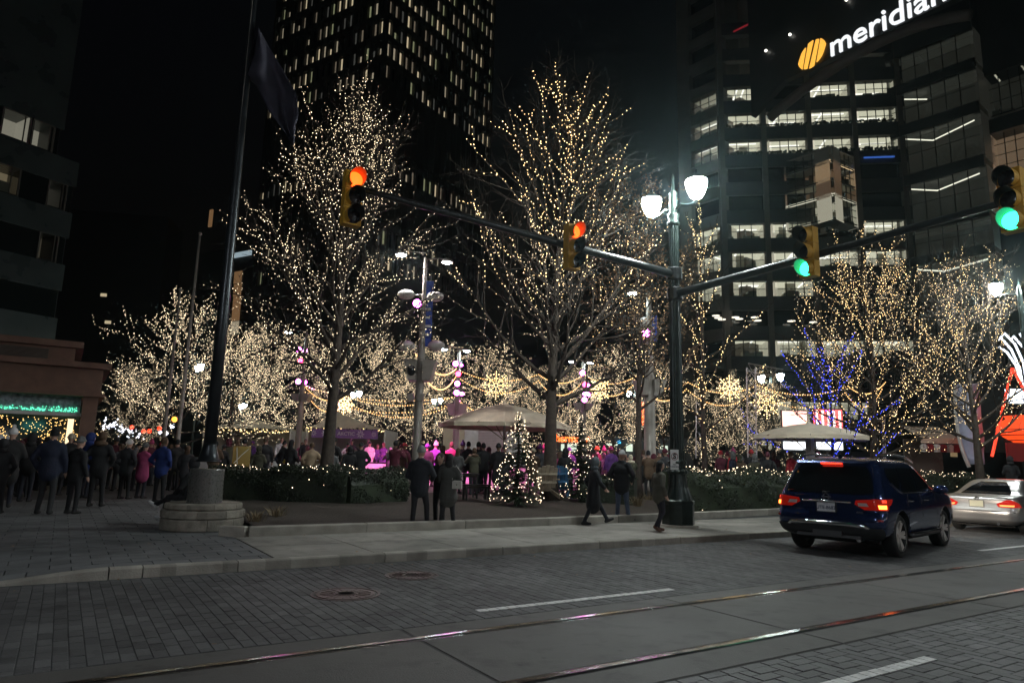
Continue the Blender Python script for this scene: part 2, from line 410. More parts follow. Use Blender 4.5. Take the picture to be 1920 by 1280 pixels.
# ---- pavement
pav = quadsheet('pavement', [(-60, KV+.165), (60, KV+.165), (60, 60), (-60, 60)], -.02, M['plaza'], 'concrete pavement along the street', 'pavement')
m = MB(); m.add([W(-60, 12.2, .105), W(60, 12.2, .105), W(60, 60, .105), W(-60, 60, .105), W(2.7, 12.2, .105), W(2.7, KV+.17, .105), W(60, KV+.17, .105)], [(0, 1, 2, 3), (4, 5, 6, 1)])
m.build('paving_bed', M['road_base'], pav)
def pz(u, v):
    if v > 12.2: return .13
    t = min(1, max(0, (v-10.35)/1.85)); k = kh(u); return k+(.13-k)*t
us = [2.72+1.52*i for i in range(0, 24)]
for u0, u1 in zip(us[:-1], us[1:]):
    for v0, v1 in ((KV+.172, 11.68), (11.69, 13.06)):
        m = MB().bevbox((0, 0, -.02), (u1-u0-.012, v1-v0-.008, .045), .006)
        o = m.build('paving_slab', M['walk'], pav); o.location = W((u0+u1)/2, (v0+v1)/2, .1275); o.rotation_euler = (0, 0, Rz)
cells = []
L_, H_ = .46, .30
j = 0; v = KV+.172
while v < 24:
    u = -14+(j % 2)*L_/2
    while u < (2.70 if v < 13.2 else 4.4):
        u1 = min(u+L_, 2.70 if v < 13.2 else 9)
        if u1-u > .1: cells.append(((u+u1)/2, v+H_/2, u1-u-.01, H_-.01, pz((u+u1)/2, v+H_/2)))
        u += L_
    v += H_; j += 1
brick_field(pav, cells, mat('plaza_paver', (.135, .137, .14), .8, var=.22, scale=1.6, bump=.3, bscale=45, island=True, stain=.22, spots=.35), 'plaza_paver', 300, .05, pz)
# ---- planting bed
def bk(u): return 13.05 if u < 9 else 13.05+.85*min(1, (u-9)/11.)**1.4
bed = MB(); nu, nv = 60, 16
for i in range(nu+1):
    u = 3.2+i*.5
    for j in range(nv+1):
        v = bk(u)+.16+(22.6-bk(u)-.16)*j/nv
        z = .23+.13*min(1, j/10.)+float(rng.normal(0, .012))
        bed.v.append(tuple(W(u, v, z)))
for i in range(nu):
    for j in range(nv):
        k = i*(nv+1)+j; bed.f.append((k, k+nv+1, k+nv+2, k+1)); bed.m.append(0)
tag(bed.build('planting_bed', M['soil'], smooth=True), 'dark mulch planting bed behind the low stone edging', 'planting bed', None, 'structure')
edg = T('bed_edging', 'low pale stone edging along the planting bed', 'kerb', W(3, 13, .13), 0, None, 'structure')
uu = 2.95
while uu < 36:
    l = 2.2
    p0, p1 = W(uu+.006, bk(uu)+.08, 0), W(uu+l-.006, bk(uu+l)+.08, 0); d = p1-p0
    m = MB().bevbox(((p0+p1)/2)+Vector((0, 0, .21)), (d.length, .17, .19), .02, math.atan2(d.y, d.x))
    m.build('edging_stone', M['kerb'], edg, world=True); uu += l
m = MB(); p0, p1 = W(2.92, 13.13, 0), W(2.55, 13.42, 0); d = p1-p0
m.bevbox((p0+p1)/2+Vector((0, 0, .21)), (d.length, .17, .19), .02, math.atan2(d.y, d.x)); m.build('edging_stone', M['kerb'], edg, world=True)
# ---- raised plaza and rink
PZ = .35
pl = MB(); pl.box((0, 0, 0), (.01, .01, .01)); pl = MB()
pl.add([W(5.0, 22.3, PZ), W(70, 22.3, PZ), W(70, 95, PZ), W(5.0, 95, PZ), W(5.0, 22.3, .1), W(5.0, 95, .1), W(70, 22.3, .1)], [(0, 1, 2, 3), (4, 0, 3, 5), (4, 6, 1, 0)])
tag(pl.build('plaza', M['plaza']), 'raised stone plaza around the ice rink', 'plaza', None, 'structure')
RX0, RX1, RY0, RY1 = -15., 9.5, 31., 44.
rk = T('ice_rink', 'ice rink with pink lit boards behind the crowd', 'ice rink', ((RX0+RX1)/2, (RY0+RY1)/2, PZ))
m = MB(); m.box(((RX0+RX1)/2, (RY0+RY1)/2, (PZ+.02+.72)/2), (RX1-RX0-.1, RY1-RY0-.1, .72-PZ-.02)); m.build('ice_sheet', M['ice'], rk, world=True)
bw = 2.42; mpan = MB(); mpan.box((0, 0, .45), (bw-.03, .06, .9)); mpan_m = mpan.mesh('board_panel', M['board'])
rl = MB(); rl.tube([(-bw/2, 0, .93), (bw/2, 0, .93)], .035, 8); rl_m = rl.mesh('top_rail', M['blackpaint'])
gl = MB(); gl.box((0, 0, 1.13), (bw-.05, .012, .36)); gl_m = gl.mesh('glass_panel', M['glass_clear'])
for (xx, yy, rz) in [(RX0+bw*(i+.5), RY0, 0) for i in range(10)]:
    o = link('board_panel', mpan_m, rk); o.location = (xx-rk.location.x, yy-rk.location.y, .02); o.rotation_euler = (0, 0, rz)
    link('top_rail', rl_m, o); 
    if random.random() < .0: link('glass_panel', gl_m, o)
for (xx, yy, rz) in [(RX0+bw*(i+.5), RY1, 0) for i in range(10)]+[(RX0, RY0+bw*(i+.5), PI/2) for i in range(5)]:
    o = link('board_panel', mpan_m, rk); o.location = (xx-rk.location.x, yy-rk.location.y, .02); o.rotation_euler = (0, 0, rz)
    link('top_rail', rl_m, o)
# ================================================================== BUILDINGS
Z3 = Vector((0, 0, 1))
class Face:
    """a vertical facade plane: a along it, z up, d out of it towards the street"""
    def __init__(s, O, az, towards=CAM):
        s.O = Vector((O.x, O.y, 0)); s.e = Vector((math.sin(R_(az)), math.cos(R_(az)), 0)); n = Vector((s.e.y, -s.e.x, 0))
        if n.dot(towards-s.O) < 0: n = -n
        s.n = n; s.R = Matrix((s.e, n, Z3)).transposed()
    def P(s, a, z, d=0.): return s.O+s.e*a+s.n*d+Z3*z
    def box(s, m, a0, a1, z0, z1, d0, d1, mi=0):
        m.box(s.P((a0+a1)/2, (z0+z1)/2, (d0+d1)/2), (a1-a0, d1-d0, z1-z0), M=s.R, mi=mi)
    def M4(s, a, z, d):
        # local x along the facade, local y up, local z out
        sx = s.e if s.e.cross(Z3).dot(s.n) > 0 else -s.e
        p = s.P(a, z, d); return Matrix(((sx.x, 0, s.n.x, p.x), (sx.y, 0, s.n.y, p.y), (sx.z, 1, s.n.z, p.z), (0, 0, 0, 1)))
    def pix(s, x, y):
        d = ray(x, y); t = (s.O-CAM).dot(s.n)/d.dot(s.n); p = CAM+d*t; return (p-s.O).dot(s.e), p.z
winmats = [glow('lit_office_window_%d' % i, c, st) for i, (c, st) in enumerate((((1., .83, .52), .38), ((1., .86, .6), .2), ((.85, .9, .5), .15), ((1., .82, .58), .09), ((.9, .9, .8), .035), ((1., .2, .25), .12)))]
# ---- far office tower behind the middle trees
O = D(718, 140, 115)
tw = T('office_tower', 'dark office tower with rows of narrow lit windows behind the trees', 'building', (O.x, O.y, 0))
fR, fL = Face(O, 33), Face(O, -57)
TH = 128.
m = MB()
cR, cL = fR.e, fL.e
core = [fR.P(0, 0, -.9)+cL*.9, None]
b0 = Vector((O.x, O.y, 0))+cR*.7+cL*.7
m.add([b0+cR*x+cL*y+Z3*z for z in (0, TH) for x, y in ((0, 0), (34.2, 0), (34.2, 33.2), (0, 33.2))], [(0, 1, 5, 4), (1, 2, 6, 5), (2, 3, 7, 6), (3, 0, 4, 7), (4, 5, 6, 7)])
m.build('core_wall', M['towerwall'], tw, world=True)
fh = 4.4; pit = 1.72; z0r = 70.4
rows = [z0r+fh*k for k in range(0, 13)]+[52.6]+[34.4, 38.8]
for fi, (f, nc) in enumerate(((fR, 20), (fL, 19))):
    sp = MB(); zs = sorted(rows)
    for z in zs: f.box(sp, 0, nc*pit+.3, z+3.0, z+fh-.02, -.85, -.1)
    f.box(sp, 0, nc*pit+.3, 57.2, 70.35, -.85, -.06); f.box(sp, 0, nc*pit+.3, 43.4, 52.5, -.85, -.06); f.box(sp, 0, nc*pit+.3, 0, 34.3, -.85, -.06)
    sp.build('spandrel_band', M['towerwall'], tw, world=True)
    fn = MB()
    for c in range(nc+1): f.box(fn, c*pit, c*pit+.62, 34, TH, -.8, 0.02)
    fn.build('facade_fin', M['towerwall'], tw, world=True, kind='stuff')
pane = MB(); pane.box((0, 0, 0), (.92, .06, 2.4)); pane_m = {}
half = MB(); half.box((0, 0, -.6), (.92, .06, 1.3)); half_m = {}
for i, wm in enumerate(winmats):
    pane_m[i] = pane.mesh('window', wm); half_m[i] = half.mesh('window', wm)
dark_p = MB(); r5 = random.Random(5)
cnt = 0
for f, nc in ((fR, 20), (fL, 19)):
    for z in rows:
        for c in range(nc):
            a_ = c*pit+.62+.55; p = f.P(a_, z+1.5, -.55); q = proj(p)
            if q is None or q[1] < -25: continue
            t_ = r5.random(); k = None
            dens = .72 if z > 60 else (.8 if z > 50 else .3)
            if z > 70.3 and z < 79 and f is fL and c > 7: dens *= .6
            if t_ < dens: k = r5.choices([0, 1, 2, 3, 4, 5], [.2, .2, .16, .24, .19, .01])[0]
            if k is None or cnt >= 298: f.box(dark_p, a_-.55, a_+.55, z, z+3, -.6, -.55); continue
            cnt += 1
            o = link('window', half_m[k] if r5.random() < .25 else pane_m[k], tw, world=True); o.matrix_basis = Matrix.Translation(p) @ f.R.to_4x4()
dark_p.build('unlit_window', M['darkglass'], tw, world=True, kind='stuff')
# ---- a second dark tower further left with a short column of lit windows and a roof sign
O2 = D(440, 620, 140)
t2 = T('far_building', 'distant dark building with a column of lit windows behind the left tree', 'building', (O2.x, O2.y, 0))
f2 = Face(O2, -60)
m = MB(); f2.box(m, -6, 14, 0, 45, -10, 0); m.build('wall', M['towerwall'], t2, world=True)
wm2 = MB(); wm2.box((0, 0, 0), (2.4, .1, 2.6)); wm2 = [wm2.mesh('window', winmats[i]) for i in (3, 1)]
amb = glow('amber_lit_window', (1., .55, .25), .12); wm2[0].materials[0] = amb
for i, (x, y) in enumerate(((447, 520), (446, 544), (445, 567), (443, 590), (441, 614))):
    a_, z_ = f2.pix(x, y); o = link('window', wm2[1 if i == 4 else 0], t2, world=True); o.matrix_basis = Matrix.Translation(f2.P(a_, z_, .12)) @ f2.R.to_4x4()
a_, z_ = f2.pix(452, 478)
sgn = MB(); f2.box(sgn, a_-3.5, a_+2.5, z_-.5, z_+.5, .1, .5); sgn.build('roof_sign', glow('white_roof_sign', (.7, .9, 1.), .3), t2, world=True)
for (x, y) in ((397, 410), (441, 415)):
    a_, z_ = f2.pix(x, y); l = MB(); f2.box(l, a_-.5, a_+.5, z_-2, z_+2, .1, .4); l.build('wall_light', amb, t2, world=True)
# ---- right: office block with the lit company sign
OA = D(1357, 541, 95)
ob = T('office_block', 'large office block with lit window bands and illuminated sign on the right', 'building', (OA.x, OA.y, 0))
fA = Face(OA, 98); FH = 4.3
room_w = glow('lit_room_wall', (1., .95, .72), .24); room_c = glow('lit_room_ceiling', (1., .96, .74), .46); room_l = glow('ceiling_light_strip', (1., .97, .88), 1.1)  # walls and ceilings glow themselves, standing in for lamp light in the rooms
room_p = mat('room_partition', (.25, .24, .2), .8); room_dim = glow('dim_room_wall', (1., .9, .7), .06)
warm_w = glow('warm_room_wall', (1., .68, .38), .16); warm_c = glow('warm_room_ceiling', (1., .74, .45), .34)  # warm room light put into self-glowing surfaces
def room(f, a0, a1, z0, z1, parent, seed, mats=(None,)*3, depth=5.0, mull=(3, 2), clutter=True, din=-.5):
    """a lit room behind a glazed opening: back wall, ceiling with strips, mullions, pane"""
    rr = random.Random(seed); mw, mc, ml = [a or b for a, b in zip(mats, (room_w, room_c, room_l))]
    win = MB()
    # 0 wall 1 ceiling 2 strip 3 partition/dark 4 mullion
    f.box(win, a0-.3, a1+.3, z0-.2, z1+.4, din-depth-.1, din-depth, 0)
    f.box(win, a0-.3, a1+.3, z1+.3, z1+.4, din-depth, din-.05, 1)
    f.box(win, a0-.3, a1+.3, z0-.3, z0-.2, din-depth, din-.05, 3)
    f.box(win, a0-.4, a0-.3, z0-.3, z1+.4, din-depth, din-.05, 0); f.box(win, a1+.3, a1+.4, z0-.3, z1+.4, din-depth, din-.05, 0)
    for k in range(rr.randint(1, 2)):
        x = rr.uniform(a0, a1-.4); d = rr.uniform(1., depth-.8)
        if rr.random() < .5: f.box(win, x, x+.22, z1+.2, z1+.29, din-depth+.2, din-.4, 2)
        else: f.box(win, a0+.2, a1-.2, z1+.2, z1+.29, din-d, din-d+.22, 2)
    if clutter:
        for k in range(rr.randint(2, 5)):
            x = rr.uniform(a0, a1-1.); wd = rr.uniform(.3, 1.4); f.box(win, x, min(a1, x+wd), z0-.2, z0+rr.uniform(.3, 1.1), din-rr.uniform(.6, 3), din-.4, 3)
        if rr.random() < .4:
            x = rr.uniform(a0, a1-1.5); f.box(win, x, x+rr.uniform(.8, 1.6), z0-.2, z1+.3, din-2.5, din-2.4, 3)
    o = win.build('lit_room', [mw, mc, ml, room_p], parent, world=True)
    mu = MB(); nx, nz = mull
    for i in range(1, nx): x = a0+(a1-a0)*i/nx; f.box(mu, x-.05, x+.05, z0, z1, din-.05, din+.06)
    for i in range(1, nz): z = z0+(z1-z0)*i/nz; f.box(mu, a0, a1, z-.035, z+.035, din-.04, din+.04)
    f.box(mu, a0, a1, z0-.06, z0+.06, din-.05, din+.08)
    mu.build('mullion', M['mullion'], o, world=False)
    gp = MB(); gp.add([f.P(a0, z0, din), f.P(a1, z0, din), f.P(a1, z1, din), f.P(a0, z1, din)], [(0, 1, 2, 3)]); gp.build('window_pane', M['pane'], o)
    return o
mp = bpy.data.materials.new('window_pane_glass'); mp.use_nodes = True; nt = mp.node_tree; nt.nodes.clear()
ou = nt.nodes.new('ShaderNodeOutputMaterial'); mx = nt.nodes.new('ShaderNodeMixShader'); tr = nt.nodes.new('ShaderNodeBsdfTransparent'); gs = nt.nodes.new('ShaderNodeBsdfGlossy')
gs.inputs['Roughness'].default_value = .03; tr.inputs[0].default_value = (.9, .93, .9, 1); fr = nt.nodes.new('ShaderNodeFresnel'); fr.inputs[0].default_value = 1.45
nt.links.new(fr.outputs[0], mx.inputs[0]); nt.links.new(tr.outputs[0], mx.inputs[1]); nt.links.new(gs.outputs[0], mx.inputs[2]); nt.links.new(mx.outputs[0], ou.inputs[0]); M['pane'] = mp
cols = [(.9, 5.85), (6.75, 12.3), (12.9, 18.6), (19.2, 24.6)]
zc = lambda k: 26.45+FH*(k-6)      # window centre of floor k
WHH = 1.15
sp = MB()
for k in range(0, 17):
    f_top = zc(k)-WHH; f_bot = zc(k-1)+WHH
    if k == 0: f_bot = 0
    sp = MB(); fA.box(sp, 0, 26, f_bot, f_top, -1.0, 0); sp.build('floor_band', M['facadedark'], ob, world=True)
pr = MB()
for a_ in (0, 6.0, 12.4, 18.7, 25.0): pr = MB(); fA.box(pr, a_, a_+.7, 0, 74, -1.0, .25); pr.build('pier', M['facade'], ob, world=True)
m = MB(); fA.box(m, -.5, 60, 0, 74, -9, -6.4); m.build('core_wall', M['facadedark'], ob, world=True)
lit = {13: [0, 2, 3], 12: [0, 1, 2, 3], 11: [0, 1, 2, 3], 8: [0, 1, 3], 7: [0, 1, 2, 3], 6: [0, 1], 4: [0, 1, 2, 3], 2: [1, 2], 1: [0]}
seed = 10
for k in range(0, 14):
    for b, (a0, a1) in enumerate(cols):
        seed += 1
        if b in lit.get(k, []): room(fA, a0+.75 if b else a0, a1, zc(k)-WHH, zc(k)+WHH, ob, seed, mull=(4 if b else 3, 2))
        else:
            m = MB(); fA.box(m, a0, a1+.3, zc(k)-WHH, zc(k)+WHH, -.6, -.5); m.build('unlit_window', M['darkglass'], ob, world=True)
# ledge plants along two lit floors
lp = MB(); rp = random.Random(3)
for k in (12, 11):
    for i in range(260):
        a_ = rp.uniform(1, 24.6); c = fA.P(a_, zc(k)-WHH+rp.uniform(0, .25), .05+rp.uniform(0, .25)); lp.box(c, (.25, .05, rp.uniform(.1, .45)), rp.uniform(0, 3), M=Matrix.Rotation(rp.uniform(-.7, .7), 3, 'X'))
lp.build('ledge_plants', M['hedgeleaf'], ob, world=True, kind='stuff')
# blue strip light under a terrace
m = MB(); a_, z_ = fA.pix(1618, 298); a1_, _ = fA.pix(1675, 296); fA.box(m, a_, a1_, z_-.1, z_+.1, .3, .5); m.build('blue_strip_light', glow('blue_strip', (.08, .25, 1.), .3), ob, world=True)
# downlights under the terrace of floor 5
dl_m = glow('round_downlight', (1., .93, .75), 1.1)
for x, y in ((1341, 594), (1345, 598), (1352, 601), (1377, 597), (1413, 597), (1384, 600), (1418, 603), (1481, 604), (1522, 606)):
    a_, z_ = fA.pix(x, y); m = MB(); m.lathe([(.55, -.03), (.55, .03)], 10, fA.P(a_, z_, .8)); m.build('downlight', dl_m, ob, world=True)
# left stone bay set back at an angle
fB = Face(D(1357, 300, 95), -40)
m = MB(); fB.box(m, -.2, 8.0, 0, 82, -8, -4.9); fB.box(m, -.2, 1.0, 0, 82, -1.2, 0); fB.box(m, 5.7, 8.0, 0, 82, -1.2, 0)
for k in range(0, 20):
    fB.box(m, 1.0, 5.7, zc(k-1)+1.3, zc(k)-1.3, -1.2, -.05)
m.build('stone_bay', M['facade'], ob, world=True)
for k, on in ((13, 1), (12, 1), (11, 1), (8, 1), (7, 1), (6, 1)):
    seed += 1; room(fB, 1.05, 5.65, zc(k)-1.3, zc(k)+1.3, ob, seed, mull=(3, 2), depth=3.5, mats=((room_dim, room_w, room_l) if k > 10 else (None,)*3))
for k in list(range(0, 6))+[9, 10]+list(range(14, 18)):
    m = MB(); fB.box(m, 1.0, 5.7, zc(k)-1.3, zc(k)+1.3, -1.0, -.9); m.build('unlit_window', M['darkglass'], ob, world=True)
# glass bay on the right, dim rooms with diagonal light strips
fC = Face(D(1680, 300, 92), 140)
gp_ = mat('glass_bay_panel', (.035, .037, .034), .12, spec=.7)
bands = [(56.5, 60.8), (50.2, 55.0), (42.6, 48.6), (35.3, 41.0), (30.5, 34.2), (24., 29.2), (17.5, 22.6)]
m = MB(); zprev = 4
for z0, z1 in sorted(bands)+[(74, 74)]: m = MB(); fC.box(m, -.5, 10.6, zprev, z0, -.5, .15); m.build('floor_band', M['facadedark'], ob, world=True); zprev = z1
dimw = glow('dim_lobby_wall', (.9, .9, .72), .009); dimc = glow('dim_lobby_ceiling', (.9, .92, .75), .016); strip = glow('long_light_strip', (1., .97, .8), .9)  # dim wall and ceiling glow stands in for room light
for i, (z0, z1) in enumerate(bands):
    o = room(fC, -.2, 10.3, z0, z1, ob, 300+i, mats=(dimw, dimc, dimc), depth=4.5, mull=(6, 2), din=-.2, clutter=False)
    ls = MB()
    if i in (1, 2, 3, 5):
        zt = z1-.2
        p = [fC.P(1.2, zt, -.9), fC.P(3.8, zt-.2, -3.6), fC.P(9.6, zt-.2, -1.2)] if i != 1 else [fC.P(.6, zt, -.8), fC.P(3.4, zt, -3.8)]
        for q0, q1 in zip(p[:-1], p[1:]): ls.tube([q0, q1], .1, 4)
        ls.build('light_strip', strip, o)
fD = Face(fC.P(10.6, 0, -3.0), 140)
m = MB(); fD.box(m, 0, 9, 0, 74, -4.4, -3.9)
for z0, z1 in ((0, 34.6), (46.5, 48.5), (55, 74)): fD.box(m, 0, 9, z0, z1, -3.9, -.2)
m.build('side_wall', M['facadedark'], ob, world=True)
room(fD, .4, 7.5, 38.8, 46.3, ob, 400, mats=(glow('tan_lit_wall', (1., .66, .42), .10), warm_w, room_c), depth=2.5, mull=(6, 5), clutter=False)
room(fD, .4, 7.5, 34.8, 38.5, ob, 401, mats=(warm_w, warm_c, room_l), depth=3, mull=(6, 3))
room(fD, .4, 7.5, 49, 54.8, ob, 402, mats=(dimw, dimc, room_c), depth=3, mull=(6, 3))
# glazed corner box with warm light standing out of face A
pk = fA.P(9.2, 0, 0); fE1 = Face(Vector((pk.x, pk.y, 0)), 140); pk2 = fE1.P(6.6, 0, 0); fE2 = Face(pk2, 58)
for f_, a1_ in ((fE1, 6.5), (fE2, 5.4)):
    room(f_, .1, a1_, 35.2, 38.3, ob, 500+int(a1_), mats=(None, None, room_l), depth=2.2, mull=(5, 3), din=-.05)
    room(f_, .1, a1_, 38.5, 40.6, ob, 505+int(a1_), mats=(glow('brown_lit_wall', (1., .62, .35), .05), dimc, dimc), depth=2.2, mull=(5, 2), din=-.05, clutter=False)
    room(f_, .1, a1_, 40.8, 43.2, ob, 510+int(a1_), mats=((warm_w, glow('amber_ceiling', (1., .72, .4), .6), room_c) if f_ is fE2 else (glow('brown_wall_two', (1., .6, .33), .07), dimc, dimc)), depth=2.2, mull=(5, 2), din=-.05, clutter=False)
    room(f_, .1, a1_, 43.4, 45.2, ob, 520+int(a1_), mats=(dimw, dimw, dimc), depth=2.2, mull=(5, 2), din=-.05, clutter=False)
# big sign fascia hanging out over the corner, sign letters, curved beam
fS = Face(D(1500, 130, 70), 146)
m = MB(); fS.box(m, -5.5, 30, 44.2, 44.6, -8, .0); 
prof = [(-6.5, 42.5), (-2, 45.0), (4, 44.9), (12, 44.8), (30, 44.6), (30, 60), (-6.5, 60)]
MM = fS.M4(0, 0, -.8); sgn_ = 1 if fS.e.dot(MM.col[0].to_3d()) > 0 else -1
m = MB(); m.prism([(sgn_*x, z) for x, z in (prof if sgn_ > 0 else prof[::-1])], .8, MM); m.build('sign_fascia', M['facadedark'], ob, world=True)
signwhite = glow('white_sign_letter', (.93, .97, 1.), .85); signgold = glow('gold_sign_emblem', (1., .47, .06), .95)
a0, z0 = fS.pix(1556, 98)
MM = fS.M4(a0, z0+.35, .1)
o = text_mesh('meridian', 3.35, .12, signwhite, 'sign_lettering', ob, MM, 'LEFT' if sgn_ > 0 else 'RIGHT', .008, 1.0); o.matrix_parent_inverse = ob.matrix_basis.inverted()
a1, z1 = fS.pix(1524, 103)
em = MB(); c4 = fS.M4(a1, z1, .1); r = 1.55
for k, (x0, x1) in enumerate(((-1.5, -.95), (-.68, -.2), (.1, .55), (.82, 1.5))):
    poly = []
    for x in np.linspace(x0, x1, 5): poly.append((x-.5*(1-abs(x)/2.2), -math.sqrt(max(.02, r*r-x*x))*(1. if k % 2 == 0 else .92)))
    for x in np.linspace(x1, x0, 5): poly.append((x+.5*(1-abs(x)/2.2), math.sqrt(max(.02, r*r-x*x))*(1. if k % 2 else .92)))
    em.prism(poly, .15, c4)
em.build('sign_emblem', signgold, ob, world=True)
pts = []
for i in range(25):
    t = i/24; x = 1455+(1830-1455)*t; y = 228-150*math.sin(min(1., t*1.02)*PI/2)**.9-40*t; a_, z_ = fS.pix(x, y); pts.append(fS.P(a_, z_, 1.2))
m = MB(); m.tube(pts, .55, 8); m.build('curved_beam', M['facade'], ob, smooth=True, world=True)
m = MB()
for x, y in ((1484, 67), (1439, 97), (1590, 2)):
    a_, z_ = fS.pix(x, y); m.sphere(fS.P(a_, z_, .3), .16, 8, 6)
m.build('fascia_light', glow('small_white_light', (1., .95, .85), 3), ob, world=True)
m = MB(); p0, p1 = D(1375, 60, 80), D(1490, 3, 76); m.tube([p0, p1], .12, 5); m.build('red_edge_light', glow('red_edge', (1., .03, .06), .12), ob, world=True)
# ---- left building, close, dim greenish glass
OL = D(150, 310, 55)
lb = T('corner_building', 'dim green glass office building at the left edge with a few lit windows', 'building', (OL.x, OL.y, 0))
fW = Face(OL, 30); fh = 4.5
m = MB(); fW.box(m, -26, -.3, 0, 60, -14, -4.2); m.build('core_wall', M['facadedark'], lb, world=True)
m = MB()
for k in range(0, 12):
    zb = 26.7+fh*(k-4)
    if zb < 3: continue
    e_ = -.05 if zb < 25 else -1.6
    if k >= 4: continue
    fW.box(m, -26, e_, zb+1.15, zb+fh-1.15, -4.2, 0)
fW.box(m, -26, -1.6, 27.86, 75, -4.2, .02); fW.box(m, -26, 0, 3, 7.0, -4.2, .02)
m.build('spandrel_panel', M['greenglass'], lb, world=True)
pm = MB(); fW.box(pm, -1.0, -.1, 3, 25, -4, -.35); fW.box(pm, -2.4, -1.7, 25, 60, -4, -.35); pm.build('corner_pier', M['facadedark'], lb, world=True)
dk = MB()
litL = {(0, -5.9, -4.15): 0, (0, -3.75, -2.35): 0, (-1, -2.0, -.8): 1, (-1, -7.2, -4.3): 2, (-2, -2.1, -.9): 3, (-3, -7.8, -5.6): 2}
officec = glow('office_ceiling', (.95, .95, .8), .42); officew = glow('office_wall', (1., .93, .75), .15); olamp = glow('office_tube_light', (1., 1., .95), 3.)  # office wall and ceiling glow in place of lamp light
dimo = glow('dim_office', (1., .85, .6), .03)
for (k, a0, a1), kind_ in litL.items():
    zb = 26.7+fh*k
    room(fW, a0, a1, zb-1.1, zb+1.1, lb, 700+k*7+int(a0*3), mats=[(officew, officec, olamp), (officew, officec, room_c), (glow('amber_office', (1., .8, .5), .1), dimo, olamp), (dimo, glow('dim_office_b', (1., .9, .7), .06), dimo)][kind_], depth=2.2, mull=(1, 1), din=-.12, clutter=kind_ == 2)
for k in range(-5, 1):
    zb = 26.7+fh*k; x_ = -26.; ed = -.1 if zb < 25 else -1.7
    for (k2, a0, a1) in sorted(litL, key=lambda t: t[1])+[(k, ed, ed)]:
        if k2 != k: continue
        if a0-x_ > .3 and zb > 3: fW.box(dk, x_+.15, a0-.15, zb-1.2, zb+1.2, -3.9, -.15)
        x_ = a1
for (k, a0, a1) in litL:
    zb = 26.7+fh*k; wf = MB()
    for q0, q1, y0, y1 in ((a0-.15, a0-.03, -1.18, 1.18), (a1+.03, a1+.15, -1.18, 1.18), (a0-.15, a1+.15, -1.24, -1.12), (a0-.15, a1+.15, 1.1, 1.2), (a0+(a1-a0)*.82, a0+(a1-a0)*.82+.06, -1.1, 1.1)): fW.box(wf, q0, q1, zb+y0, zb+y1, -.16, -.04)
    wf.build('window_frame', M['facade'], lb, world=True)
dk.build('unlit_glazing', M['darkglass'], lb, world=True)
# ---- pavilion on the left with lantern roof and green-lit awning
PU, PV = 1.0, 31.0
pa = T('pavilion', 'low stone pavilion with louvred roof lantern and green lit sign band at left', 'building', W(PU, PV, .13))
def wb(m, u0, u1, v0, v1, z0, z1, mi=0): m.box(W((u0+u1)/2, (v0+v1)/2, (z0+z1)/2), (u1-u0, v1-v0, z1-z0), Rz, mi)
def hh(py, px=150): return D(px, py, W(PU, PV).y).z
zA, zB, zC, zD, zE = hh(775), hh(738), hh(692), hh(686), hh(636)
m = MB(); wb(m, PU-14, PU, PV, PV+8, zB, zC); wb(m, PU-14, PU+.25, PV-.25, PV+8.2, zC, zC+.22); wb(m, PU-14, PU+.15, PV-.15, PV+8.1, zB-.12, zB); m.build('fascia', M['wallstone'], pa, world=True)
m = MB()
for a_ in (PU-.55, PU-4.4, PU-8.4): m = MB(); wb(m, a_, a_+.5, PV+.02, PV+.5, .13, zB-.12); m.build('column', M['wallstone'], pa, world=True)
m = MB(); wb(m, PU-14, PU-.6, PV+.6, PV+.8, zA, zB-.12); m.build('sign_band', mat('patterned_band', (.3, .3, .36), .7, var=.6, scale=7), pa, world=True)
m = MB(); rp = random.Random(11)
for i in range(900):
    u_ = rp.uniform(PU-13, PU-.7); z_ = zA+.05+abs(rp.gauss(0, .085)); m.octa(W(u_, PV+.55, z_), rp.uniform(.012, .03))
m.build('green_lights', glow('green_sparkle', (.12, .9, .5), 1.6), pa, world=True, kind='stuff')
m = MB(); wb(m, PU-14, PU-.4, PV+.3, PV+.42, zA-.12, zA); m.build('awning_edge', M['white'], pa, world=True)
m = MB(); wb(m, PU-14, PU-.1, PV+2.2, PV+2.3, .13, zA); m.build('glazed_wall', M['darkglass'], pa, world=True)
m = MB()
for i in range(700):
    u_ = rp.choice((PU-1.2, PU-3.2, PU-6, PU-8.5))-rp.gauss(0, .55); z_ = rp.uniform(1.7, zA-.15); m.octa(W(u_, PV+1.9+rp.uniform(0, .2), z_), .022)
for i in range(140):
    a_ = rp.uniform(0, 2*PI); rr_ = .42*math.sqrt(rp.random()); m.octa(W(PU-6.0+rr_*math.cos(a_), PV+1.7, zA-.75+rr_*math.sin(a_)), .026)
m.build('window_lights', glow('gold_window_lights', (1., .6, .2), 2.), pa, world=True, kind='stuff')
m = MB(); wb(m, PU-.95, PU-.75, PV+1., PV+1.5, 1.6, zA-.2); m.build('lit_doorway', glow('doorway', (1., .75, .45), 1.2), pa, world=True)
m = MB(); wb(m, PU-14, PU-1.0, PV+1.6, PV+6, zC+.22, zE-.25); m.build('roof_lantern', M['wallstone'], pa, world=True)
m = MB(); wb(m, PU-14, PU-.75, PV+1.35, PV+6.2, zE-.25, zE); m.build('lantern_cornice', M['wallstone'], pa, world=True)
for k in range(4):
    a1_ = PU-1.9-k*3.0
    for q in range(9):
        m = MB(); wb(m, a1_-2.1, a1_, PV+1.5, PV+1.598, zC+.4+q*(zE-zC-.75)/9, zC+.4+(q+.75)*(zE-zC-.75)/9); m.build('louvre_slat', M['louver'], pa, world=True)
